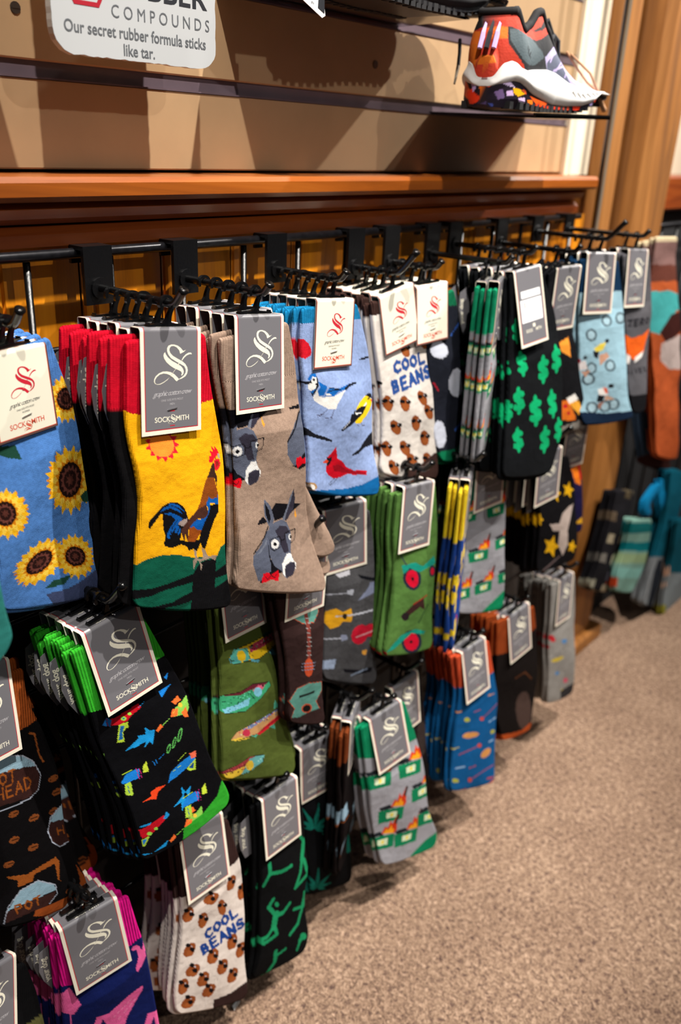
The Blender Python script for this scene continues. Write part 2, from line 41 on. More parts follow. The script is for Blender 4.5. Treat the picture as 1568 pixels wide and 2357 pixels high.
{"id":"birds","T":[0.6228,0.5237,0.8337],"r":[0.84,-2.07,5.21],"n":6,"lab":"light blue songbird print","base":"8fa4d2","back":"6f86b8","cuff":"1574a6","h":1,"card":"c","ch":63,"L":[-43.3,6.5,-44.9,21.0,-45.5,40.2,-40.6,61.7,-36.3,82.5,-32.5,111.6,-25.1,130.6,-20.5,158.8,-19.5,182.7],"R":[34.6,3.8,45.4,23.4,60.0,52.8,69.5,84.2,78.2,124.8,84.9,160.8,94.9,186.8,99.7,208.8],"fl":-1.8,"res":0.9,"X":0.629,"art":[["1574a6",0,-748,-187,835,-200,903,235,463,192,-449,210,-718,201],["c81828",0,-478,343,-419,342,-344,384,-296,446,-297,497,-373,524,-464,503],["eceae6",0,-241,888,-203,822,-171,884,-120,900,34,904,212,853,148,914,91,993,74,1033,-31,1019,-155,962,-226,922],["eceae6",0,-331,767,-292,744,-264,693,-223,702,-204,768,-212,810,-284,828,-318,806],["1565b8",0,-339,708,-299,669,-230,663,-216,705,-272,695,-297,725,-326,721],["14141c",0,-226,685,-200,725,-185,785,-207,821,-249,887,-283,836,-226,814,-216,772,-244,775,-213,756],["14141c",0,-393,730,-325,735,-289,726,-279,751,-342,764,-383,748],["1565b8",0,-293,832,-224,812,-253,855],["14141c",0,-238,726,-239,731,-243,735,-250,737,-257,736,-264,733,-269,729,-271,723,-270,718,-266,715,-259,713,-252,714,-245,716,-240,721],["1565b8",0,-195,744,-67,802,-105,882,-168,879,-193,833,-167,800],["1565b8",0,-38,812,96,837,198,815,277,801,190,857,98,862,34,908,-91,894,-66,850],["14141c",0.86,-36,817,96,838],["14141c",0.97,-49,852,27,839,132,851],["eceae6",0,-81,865,-3,881,-6,894,-80,882],["14141c",0,184,839,268,804,387,793,401,812,263,832,213,861],["50506a",0.71,-35,1024,-86,1069,-165,1072],["50506a",0.7,-86,1069,-152,1092],["50506a",0.72,52,1034,30,1110,-57,1112],["50506a",0.72,30,1110,41,1129],["f0cc20",0,555,953,622,960,711,1009,711,1057,682,1113,603,1170,548,1193,524,1220,401,1216,373,1178,391,1064,440,1012,492,982],["14141c",0,563,945,628,930,680,947,712,995,664,982,628,1004,610,995,635,973],["e02030",0,719,1015,717,1019,712,1023,705,1024,696,1023,688,1020,682,1016,679,1011,681,1006,685,1003,693,1002,702,1003,710,1006,716,1010],["14141c",0,380,1080,446,1056,610,1043,572,1087,531,1129,424,1173,310,1226,202,1268,176,1254,236,1208,294,1169,310,1107,350,1103,352,1077],["eceae6",0,361,1081,406,1107,504,1109,492,1123,389,1119],["eceae6",0,530,1053,583,1020,608,1034,573,1056],["d8d8e0",0.68,206,1248,304,1173],["50506a",0.65,435,1227,466,1248],["50506a",0.65,504,1217,547,1255,596,1261],["17181f",0,-300,1176,-231,1213,-168,1254,-18,1303,83,1350,71,1363,-59,1326,-233,1271,-293,1255],["17181f",0,805,1357,710,1387,620,1442,551,1504,429,1550,445,1564,548,1555,648,1506,825,1501],["14141c",0,683,502,595,554,475,569,431,578,442,592,570,581,688,542],["c20a20",0,145,1421,178,1492,203,1554,290,1597,373,1670,493,1727,712,1761,714,1810,500,1777,421,1752,302,1773,201,1771,105,1718,53,1665,45,1611,63,1579,39,1529,64,1504,113,1464],["14141c",0,34,1515,76,1530,112,1520,122,1560,68,1624,54,1589],["e04a28",0,-13,1563,33,1538,74,1558,55,1581],["980a1c",0,148,1622,238,1622,377,1698,494,1734,709,1778,710,1806,489,1766,343,1727,191,1687],["30303c",0.82,205,1768,124,1809],["30303c",0.83,256,1771,205,1807,144,1828],["a88458",0,-67,1803,-73,1821,-95,1833,-127,1835,-164,1828,-198,1814,-222,1794,-232,1773,-226,1756,-204,1744,-172,1742,-136,1748,-102,1763,-77,1782],["e8e4e0",0,-97,1804,-101,1816,-114,1823,-135,1825,-158,1821,-180,1811,-195,1798,-201,1785,-197,1773,-184,1765,-164,1763,-140,1767,-119,1777,-103,1790],["14141c",0,-146,1806,-148,1810,-154,1812,-164,1812,-174,1810,-184,1807,-191,1802,-194,1798,-192,1794,-186,1792,-176,1792,-165,1794,-155,1797,-148,1802],["0e62a2",0,-350,1809,-5,1850,149,1879,412,1915,653,1909,847,1867,937,1854,1159,1869,1223,2276,-336,1962]]},
{"id":"beans","T":[0.7488,0.5472,0.8272],"r":[-4.29,-2.13,-11.03],"n":6,"lab":"cream coffee-bean print","base":"e4dcd4","back":"d8cfc8","cuff":"3a2723","h":0,"card":"c","ch":63,"L":[-37.8,0.3,-40.2,16.5,-39.6,49.5,-37.7,84.3,-36.4,115.0,-39.8,150.1,-44.8,174.9,-53.2,193.1],"R":[39.3,24.6,46.0,46.2,47.5,75.3,51.3,91.5,49.6,131.6,48.5,166.4,50.1,208.6,48.0,246.2],"fl":-1.8,"res":1,"X":0.704,"art":[["3a2723",0,-674,-484,793,-108,753,316,488,274,303,263,-387,156,-761,43],["8e4a22",0,-219,1190,-222,1231,-238,1261,-264,1273,-296,1265,-326,1238,-349,1199,-360,1154,-357,1113,-341,1084,-315,1072,-284,1079,-254,1105,-231,1145],["9c5428",0,-234,1216,-237,1240,-248,1256,-266,1262,-288,1256,-308,1240,-323,1217,-330,1192,-328,1169,-317,1153,-299,1147,-277,1152,-257,1168,-242,1191],["120d10",0,-285,1145,-299,1158,-327,1154,-354,1137,-363,1116,-349,1103,-321,1107,-294,1124],["120d10",0,-193,1186,-207,1199,-236,1195,-263,1177,-272,1156,-258,1143,-229,1147,-202,1165],["c8c8d0",0,-240,1153,-249,1157,-261,1150,-260,1140,-247,1142],["8e4a22",0,30,1285,28,1327,11,1358,-16,1370,-49,1361,-80,1334,-104,1293,-116,1247,-114,1205,-98,1175,-71,1163,-39,1171,-7,1198,17,1239],["9c5428",0,14,1312,12,1336,1,1353,-18,1358,-40,1353,-62,1336,-78,1313,-85,1286,-83,1263,-72,1246,-53,1240,-31,1246,-10,1262,6,1286],["120d10",0,-39,1239,-53,1252,-83,1248,-111,1230,-120,1208,-106,1195,-77,1199,-49,1217],["120d10",0,57,1281,43,1294,13,1290,-16,1272,-25,1250,-11,1237,19,1241,47,1259],["c8c8d0",0,8,1247,-1,1252,-14,1244,-13,1234,1,1236],["8e4a22",0,328,1316,342,1364,340,1401,320,1421,288,1419,250,1396,213,1356,184,1308,170,1261,173,1225,192,1205,223,1207,262,1229,299,1268],["9c5428",0,314,1349,321,1376,317,1397,303,1408,281,1406,256,1393,233,1371,216,1343,209,1317,212,1296,226,1285,248,1286,273,1299,296,1322],["120d10",0,260,1294,245,1307,214,1303,185,1284,175,1262,189,1249,220,1253,249,1271],["120d10",0,361,1320,346,1333,315,1329,285,1310,275,1288,289,1275,320,1279,350,1298],["c8c8d0",0,309,1293,299,1298,286,1289,287,1280,301,1282],["8e4a22",0,-136,1503,-123,1550,-126,1587,-145,1607,-176,1604,-212,1581,-247,1541,-273,1493,-285,1447,-282,1411,-263,1392,-233,1393,-197,1416,-163,1455],["9c5428",0,-150,1535,-144,1562,-148,1583,-162,1594,-183,1592,-206,1579,-228,1556,-244,1529,-250,1502,-246,1482,-232,1471,-211,1472,-188,1486,-166,1508],["120d10",0,-200,1480,-215,1493,-244,1488,-271,1470,-281,1447,-267,1435,-237,1439,-210,1458],["120d10",0,-104,1507,-119,1520,-149,1516,-176,1497,-186,1474,-172,1462,-142,1466,-114,1485],["c8c8d0",0,-154,1480,-163,1484,-175,1476,-174,1466,-161,1469],["8e4a22",0,191,1588,189,1632,172,1664,144,1676,110,1666,77,1637,52,1594,39,1546,41,1503,58,1472,85,1460,119,1469,152,1497,177,1540],["9c5428",0,175,1616,173,1641,161,1658,142,1664,119,1657,97,1640,80,1615,72,1588,74,1563,85,1546,105,1540,128,1546,150,1564,167,1589],["120d10",0,119,1539,105,1552,74,1548,45,1528,35,1506,49,1493,80,1497,109,1516],["120d10",0,219,1585,204,1598,173,1593,144,1574,133,1551,148,1538,179,1542,209,1562],["c8c8d0",0,168,1548,158,1553,145,1545,146,1535,160,1537],["8e4a22",0,432,1529,447,1578,445,1617,425,1637,392,1634,352,1610,314,1569,285,1519,271,1471,273,1433,293,1414,325,1416,364,1439,402,1480],["9c5428",0,418,1563,425,1591,422,1612,407,1623,385,1621,359,1607,335,1584,318,1556,310,1528,314,1507,328,1496,350,1498,376,1511,400,1534],["120d10",0,362,1505,348,1518,316,1514,286,1494,275,1471,290,1458,322,1463,352,1482],["120d10",0,466,1534,451,1547,419,1543,389,1523,378,1500,392,1486,424,1491,455,1510],["c8c8d0",0,412,1505,403,1510,389,1501,390,1491,405,1494],["8e4a22",0,341,1845,339,1890,322,1923,293,1935,258,1924,224,1894,198,1849,184,1799,186,1754,203,1723,231,1710,266,1720,300,1750,327,1794],["9c5428",0,325,1873,323,1899,311,1917,291,1922,267,1915,244,1897,227,1871,218,1842,220,1817,232,1800,252,1794,275,1801,298,1819,316,1845],["120d10",0,267,1793,252,1806,220,1801,190,1781,180,1757,194,1744,226,1749,256,1769],["120d10",0,370,1842,355,1855,323,1850,292,1829,281,1805,296,1792,328,1797,359,1818],["c8c8d0",0,317,1803,307,1808,293,1799,294,1789,309,1791],["8e4a22",0,-290,1720,-293,1764,-309,1794,-336,1806,-368,1796,-399,1767,-422,1725,-433,1678,-430,1635,-414,1605,-387,1593,-356,1602,-325,1630,-302,1672],["9c5428",0,-306,1748,-308,1772,-320,1789,-338,1794,-360,1788,-381,1770,-396,1746,-403,1719,-401,1694,-389,1678,-371,1672,-349,1679,-329,1696,-313,1720],["120d10",0,-357,1671,-371,1684,-400,1679,-427,1660,-436,1638,-422,1625,-393,1629,-366,1649],["120d10",0,-263,1717,-277,1730,-307,1725,-334,1706,-344,1683,-330,1670,-300,1675,-273,1694],["c8c8d0",0,-311,1681,-320,1685,-333,1677,-331,1667,-318,1669],["8e4a22",0,-5,1819,9,1868,6,1907,-14,1927,-45,1924,-83,1899,-119,1857,-146,1806,-159,1758,-156,1720,-137,1701,-106,1703,-68,1727,-32,1769],["9c5428",0,-19,1852,-12,1880,-16,1902,-30,1913,-52,1911,-77,1896,-99,1872,-115,1844,-122,1816,-118,1795,-104,1784,-83,1786,-58,1800,-36,1824],["120d10",0,-71,1794,-86,1807,-116,1802,-145,1782,-154,1758,-140,1745,-110,1750,-81,1770],["120d10",0,28,1824,13,1837,-17,1832,-46,1812,-56,1788,-42,1775,-11,1780,18,1801],["c8c8d0",0,-23,1794,-32,1799,-45,1790,-44,1780,-30,1783],["8e4a22",0,-221,1974,-208,2024,-212,2062,-231,2082,-262,2079,-299,2053,-334,2011,-360,1960,-372,1911,-368,1874,-349,1854,-319,1857,-283,1882,-248,1923],["9c5428",0,-236,2007,-229,2035,-233,2057,-247,2068,-268,2066,-292,2051,-314,2027,-330,1998,-336,1970,-332,1949,-318,1938,-297,1940,-273,1955,-251,1979],["120d10",0,-286,1948,-300,1961,-330,1956,-358,1935,-367,1912,-353,1899,-323,1904,-296,1925],["120d10",0,-189,1980,-203,1993,-234,1987,-262,1966,-271,1943,-257,1930,-227,1935,-199,1956],["c8c8d0",0,-239,1949,-248,1954,-261,1945,-259,1935,-246,1937],["8e4a22",0,96,2024,111,2075,108,2115,88,2135,56,2131,17,2105,-20,2062,-48,2010,-61,1960,-58,1921,-39,1901,-7,1904,31,1930,68,1972],["9c5428",0,82,2058,89,2087,85,2109,71,2120,49,2118,23,2103,0,2078,-16,2048,-23,2020,-19,1998,-5,1987,17,1989,42,2004,65,2029],["120d10",0,28,1998,14,2011,-17,2005,-47,1984,-57,1960,-42,1947,-11,1953,18,1974],["120d10",0,130,2030,115,2043,84,2038,54,2016,44,1992,58,1979,90,1985,119,2006],["c8c8d0",0,78,1999,68,2004,55,1994,56,1984,70,1987],["8e4a22",0,361,2146,360,2193,343,2226,313,2238,278,2227,243,2195,216,2148,202,2097,204,2050,221,2018,250,2006,285,2017,319,2048,347,2094],["9c5428",0,345,2176,343,2202,331,2220,311,2225,287,2218,263,2198,245,2171,237,2142,238,2115,251,2098,271,2092,295,2100,318,2119,336,2146],["120d10",0,286,2092,271,2105,239,2099,208,2078,197,2053,212,2040,244,2045,275,2067],["120d10",0,391,2144,376,2157,343,2151,312,2129,301,2104,316,2091,349,2097,380,2119],["c8c8d0",0,337,2103,327,2108,313,2098,314,2088,329,2090],["8e4a22",0,-418,1294,-421,1335,-437,1365,-464,1377,-494,1368,-524,1342,-546,1302,-556,1257,-553,1216,-537,1187,-511,1175,-481,1183,-452,1209,-429,1249],["9c5428",0,-434,1320,-436,1344,-447,1360,-465,1366,-486,1360,-506,1344,-521,1321,-527,1295,-525,1272,-514,1256,-496,1250,-475,1256,-455,1272,-441,1295],["120d10",0,-483,1249,-496,1262,-524,1258,-550,1240,-559,1219,-545,1207,-517,1210,-491,1228],["120d10",0,-392,1290,-406,1303,-435,1299,-461,1281,-470,1260,-456,1247,-428,1251,-401,1269],["c8c8d0",0,-438,1257,-447,1262,-459,1254,-458,1244,-445,1246],["8e4a22",0,-366,924,-369,964,-385,993,-410,1005,-441,997,-470,972,-492,934,-502,892,-499,852,-483,824,-458,812,-428,818,-399,843,-377,880],["9c5428",0,-381,950,-383,972,-394,988,-412,994,-433,989,-452,974,-467,952,-474,928,-471,905,-460,890,-443,884,-422,888,-403,903,-388,925],["120d10",0,-429,882,-443,894,-471,891,-496,875,-505,855,-491,842,-464,845,-438,862],["120d10",0,-340,920,-354,932,-382,929,-408,912,-417,892,-403,880,-375,883,-349,899],["c8c8d0",0,-386,889,-394,893,-406,886,-405,877,-392,878],["8e4a22",0,127,676,140,720,137,754,119,773,89,772,53,752,19,717,-7,674,-20,632,-17,598,1,580,30,580,66,599,100,633],["9c5428",0,113,707,120,731,116,751,103,761,83,761,59,750,38,730,22,705,15,681,19,662,33,652,53,652,76,663,98,683],["120d10",0,64,658,50,671,21,668,-6,652,-16,632,-2,620,27,622,54,638],["120d10",0,158,679,144,692,115,689,87,673,78,652,91,640,121,642,148,659],["c8c8d0",0,110,656,101,660,88,653,89,644,102,646],["8e4a22",0,483,672,501,728,499,772,475,797,435,796,387,770,340,724,305,669,287,614,290,570,314,546,353,546,400,571,446,616],["9c5428",0,466,711,475,743,471,768,453,782,426,781,395,767,365,741,344,709,335,678,340,653,357,639,384,640,415,654,444,679],["120d10",0,398,648,380,664,342,661,306,640,293,614,311,598,349,601,385,622],["120d10",0,524,675,506,691,467,688,430,667,417,640,435,624,474,627,511,648],["c8c8d0",0,459,645,448,651,431,642,432,630,450,632],["2b4f94",4.42,-50,782,-96,759,-139,789,-136,836,-90,877,-46,864],["2b4f94",4.46,44,774,1,805,4,852,52,893,95,862,92,815,44,774],["2b4f94",4.54,187,790,144,820,147,868,196,910,240,879,236,831,187,790],["2b4f94",4.59,292,801,301,922,385,931],["2b4f94",4.4,-197,954,-185,1086,-121,1077,-120,1037,-191,1020,-133,1010,-136,971,-197,954],["2b4f94",4.51,20,966,-62,961,-49,1094,33,1099],["2b4f94",4.49,-56,1028,10,1031],["2b4f94",4.58,83,1102,120,971,184,1108],["2b4f94",4.57,95,1056,162,1060],["2b4f94",4.66,230,1111,215,976,321,1117,305,980],["2b4f94",4.73,446,1008,403,986,366,1011,375,1038,447,1069,458,1104,419,1123,371,1099],["3a2723",0,-106,2090,87,2125,292,2100,417,2085,664,2150,614,2695,-174,2323]]},
{"id":"night","T":[0.8094,0.5436,0.8282],"r":[-3.56,-2.85,-1.79],"n":5,"lab":"charcoal cloud print","base":"1e212b","back":"1e212b","cuff":"0e6443","h":0,"card":"c","ch":63,"L":[-12.8,19.2,-5.5,68.2,2.1,119.6,11.0,173.9,22.8,210.7],"R":[41.8,9.1,51.5,31.2,58.1,68.2,64.1,106.5,69.7,149.3,75.0,186.9,83.7,219.8],"fl":-2.4,"res":1.5,"X":0.782,"art":[["0e6443",0,-705,-320,835,-180,875,320,-695,175],["cfd4e4",0,295,765,280,805,240,835,185,845,120,830,60,800,15,760,0,715,15,675,50,645,110,635,175,645,235,675,275,715],["cfd4e4",0,680,1220,665,1295,620,1350,550,1370,475,1355,405,1305,350,1235,330,1155,345,1080,385,1025,455,1005,530,1020,600,1065,655,1135],["cfd4e4",0,330,1790,325,1865,295,1920,245,1940,195,1930,145,1885,110,1815,95,1735,100,1665,130,1610,175,1590,230,1600,280,1645,315,1715],["3a68c4",2.01,385,610,525,500],["3a68c4",2.54,520,1775,720,1675],["b02030",2.0,80,1115,170,1225],["0e7a52",0,-45,1945,465,2020,785,1955,1005,1950,1045,2490,-35,2190]]},
{"id":"dumpster","T":[0.893,0.505,0.832],"r":[24.0,0.0,0.0],"n":2,"lab":"edge-on grey burning-dumpster print","base":"8e8e94","back":"7e7e84","cuff":"12805a","h":0,"card":"g","ch":79,"L":[-37.0,6.0,-38.0,60.0,-35.0,110.0,-39.0,160.0,-33.0,212.0],"R":[37.0,6.0,38.0,60.0,37.0,110.0,39.0,160.0,35.0,212.0],"fl":0.0,"res":1.5,"X":0.863,"art":[["12805a",0,-600,-100,600,-100,600,520,-600,560],["0f7a50",0,-465,720,-255,655,-265,775,-460,835],["d5e4c4",0,-395,730,-310,700,-315,760,-395,780],["e8d860",0,-365,730,-340,720,-340,755,-365,765],["22262c",0,-460,690,-375,650,-340,680,-445,715],["d03a18",0,-365,670,-330,600,-310,615,-295,540,-275,575,-240,485,-240,620,-255,655],["f0a020",0,-345,665,-320,620,-305,630,-285,580,-270,620,-260,605,-265,655],["30201c",0,-260,560,-235,470,-220,485,-245,575],["0f7a50",0,-155,790,55,725,45,845,-150,905],["d5e4c4",0,-85,800,0,770,-5,830,-85,850],["e8d860",0,-55,800,-30,790,-30,825,-55,835],["22262c",0,-150,760,-65,720,-30,750,-135,785],["d03a18",0,-55,740,-20,670,0,685,15,610,35,645,70,555,70,690,55,725],["f0a020",0,-35,735,-10,690,5,700,25,650,40,690,50,675,45,725],["30201c",0,50,630,75,540,90,555,65,645],["0f7a50",0,175,690,385,625,375,745,180,805],["d5e4c4",0,245,700,330,670,325,730,245,750],["e8d860",0,275,700,300,690,300,725,275,735],["22262c",0,180,660,265,620,300,650,195,685],["d03a18",0,275,640,310,570,330,585,345,510,365,545,400,455,400,590,385,625],["f0a020",0,295,635,320,590,335,600,355,550,370,590,380,575,375,625],["30201c",0,380,530,405,440,420,455,395,545],["0f7a50",0,-305,1220,-95,1155,-105,1275,-300,1335],["d5e4c4",0,-235,1230,-150,1200,-155,1260,-235,1280],["e8d860",0,-205,1230,-180,1220,-180,1255,-205,1265],["22262c",0,-300,1190,-215,1150,-180,1180,-285,1215],["d03a18",0,-205,1170,-170,1100,-150,1115,-135,1040,-115,1075,-80,985,-80,1120,-95,1155],["f0a020",0,-185,1165,-160,1120,-145,1130,-125,1080,-110,1120,-100,1105,-105,1155],["30201c",0,-100,1060,-75,970,-60,985,-85,1075],["0f7a50",0,45,1370,255,1305,245,1425,50,1485],["d5e4c4",0,115,1380,200,1350,195,1410,115,1430],["e8d860",0,145,1380,170,1370,170,1405,145,1415],["22262c",0,50,1340,135,1300,170,1330,65,1365],["d03a18",0,145,1320,180,1250,200,1265,215,1190,235,1225,270,1135,270,1270,255,1305],["f0a020",0,165,1315,190,1270,205,1280,225,1230,240,1270,250,1255,245,1305],["30201c",0,250,1210,275,1120,290,1135,265,1225],["0f7a50",0,-485,1720,-275,1655,-285,1775,-480,1835],["d5e4c4",0,-415,1730,-330,1700,-335,1760,-415,1780],["e8d860",0,-385,1730,-360,1720,-360,1755,-385,1765],["22262c",0,-480,1690,-395,1650,-360,1680,-465,1715],["d03a18",0,-385,1670,-350,1600,-330,1615,-315,1540,-295,1575,-260,1485,-260,1620,-275,1655],["f0a020",0,-365,1665,-340,1620,-325,1630,-305,1580,-290,1620,-280,1605,-285,1655],["30201c",0,-280,1560,-255,1470,-240,1485,-265,1575],["0f7a50",0,-105,1820,105,1755,95,1875,-100,1935],["d5e4c4",0,-35,1830,50,1800,45,1860,-35,1880],["e8d860",0,-5,1830,20,1820,20,1855,-5,1865],["22262c",0,-100,1790,-15,1750,20,1780,-85,1815],["d03a18",0,-5,1770,30,1700,50,1715,65,1640,85,1675,120,1585,120,1720,105,1755],["f0a020",0,15,1765,40,1720,55,1730,75,1680,90,1720,100,1705,95,1755],["30201c",0,100,1660,125,1570,140,1585,115,1675],["0f7a50",0,215,1870,425,1805,415,1925,220,1985],["d5e4c4",0,285,1880,370,1850,365,1910,285,1930],["e8d860",0,315,1880,340,1870,340,1905,315,1915],["22262c",0,220,1840,305,1800,340,1830,235,1865],["d03a18",0,315,1820,350,1750,370,1765,385,1690,405,1725,440,1635,440,1770,425,1805],["f0a020",0,335,1815,360,1770,375,1780,395,1730,410,1770,420,1755,415,1805],["30201c",0,420,1710,445,1620,460,1635,435,1725],["0f7a50",0,-465,1150,-255,1085,-265,1205,-460,1265],["d5e4c4",0,-395,1160,-310,1130,-315,1190,-395,1210],["e8d860",0,-365,1160,-340,1150,-340,1185,-365,1195],["22262c",0,-460,1120,-375,1080,-340,1110,-445,1145],["d03a18",0,-365,1100,-330,1030,-310,1045,-295,970,-275,1005,-240,915,-240,1050,-255,1085],["f0a020",0,-345,1095,-320,1050,-305,1060,-285,1010,-270,1050,-260,1035,-265,1085],["30201c",0,-260,990,-235,900,-220,915,-245,1005]]},
{"id":"dollar","T":[0.9385,0.4991,0.8413],"r":[-4.96,-6.93,-4.67],"n":5,"lab":"black dollar-sign print","base":"0f1114","back":"0f1114","cuff":"0f1114","h":0,"card":"g","ch":88,"L":[-32.7,1.9,-33.8,45.0,-43.0,109.5,-52.5,176.3,-57.6,241.5],"R":[33.5,8.2,61.4,62.1,71.8,118.7,75.5,164.8,77.1,223.9,52.3,269.6],"fl":-5.9,"res":1.2,"X":0.955,"price":1,"art":[["0aa266",7.19,320,1180,240,1140,165,1175,185,1220,310,1275,335,1330,260,1355,175,1315],["0aa266",7.1,235,1100,260,1400],["0aa266",5.99,-170,625,-240,595,-305,625,-285,660,-185,705,-165,750,-230,775,-295,740],["0aa266",5.93,-245,560,-225,810],["0aa266",7.4,630,1115,545,1075,465,1110,490,1155,620,1215,645,1265,565,1295,480,1255],["0aa266",7.3,540,1035,570,1335],["0aa266",7.94,145,1650,50,1605,-30,1640,-5,1695,130,1760,155,1820,70,1850,-20,1800],["0aa266",7.83,50,1560,75,1895],["0aa266",7.52,540,1675,455,1630,375,1665,400,1710,530,1775,555,1830,475,1855,390,1810],["0aa266",7.42,450,1585,480,1900],["0aa266",7.54,370,2105,285,2060,205,2090,230,2140,360,2205,385,2265,305,2290,220,2240],["0aa266",7.44,280,2015,310,2335],["0aa266",7.01,715,2075,635,2035,560,2065,585,2110,705,2170,730,2225,655,2245,575,2200],["0aa266",6.93,630,1995,660,2285],["0aa266",6.9,-210,1450,-285,1410,-360,1440,-335,1485,-220,1540,-195,1595,-270,1620,-350,1580],["0aa266",6.81,-290,1370,-270,1660],["0aa266",6.35,-215,1950,-285,1910,-355,1940,-335,1985,-225,2040,-205,2090,-275,2110,-345,2070],["0aa266",6.28,-290,1875,-270,2150],["0aa266",6.14,-115,1025,-185,990,-250,1020,-230,1060,-125,1110,-105,1155,-170,1180,-240,1145],["0aa266",6.08,-190,955,-170,1215],["0aa266",3.98,-65,340,-110,320,-155,345,-140,370,-70,395,-60,425,-100,440,-145,420],["0aa266",3.96,-110,300,-100,465],["0aa266",5.28,-435,1015,-495,990,-550,1015,-535,1050,-445,1090,-430,1130,-485,1150,-545,1120],["0aa266",5.23,-500,955,-485,1180],["0aa266",5.42,-415,1550,-480,1520,-535,1545,-520,1580,-430,1625,-410,1665,-470,1685,-530,1655],["0aa266",5.37,-480,1485,-465,1720]]},
{"id":"pizza","T":[1.05,0.5,0.835],"r":[-6.0,0.0,0.0],"n":2,"lab":"black pizza and beer print","base":"101014","back":"8a857e","cuff":"101014","h":0,"card":"g","ch":79,"L":[-42.0,6.0,-42.0,100.0,-40.0,180.0,-30.0,215.0],"R":[-18.0,-8.6,10.8,47.3,43.0,107.8,83.9,174.3,116.5,234.8],"fl":0.0,"res":1.5,"X":1.05,"art":[["ee9434",0,-190,515,-75,510,100,710,-100,750],["ee9434",0,-80,960,185,905,285,1180,45,1080],["ee7a24",0,250,1780,455,1815,730,2100,745,2155,375,2095],["c8202c",0,465,1900,460,1915,450,1925,425,1925,400,1920,375,1910,355,1895,345,1880,350,1870,360,1860,385,1855,410,1860,435,1870,455,1885],["c8202c",0,570,2025,565,2035,555,2040,540,2045,520,2040,500,2030,480,2020,475,2005,475,1995,485,1990,505,1985,525,1990,545,2000,560,2010],["f4f0ea",0,395,1775,600,1745,730,1845,500,1875],["efa838",0,495,1870,730,1855,925,2055,815,2090],["c02830",0,70,600,130,585,140,630],["8a857e",0,200,2210,445,2195,840,2185,1090,2135,1535,2195,1675,2635,235,2345]]},
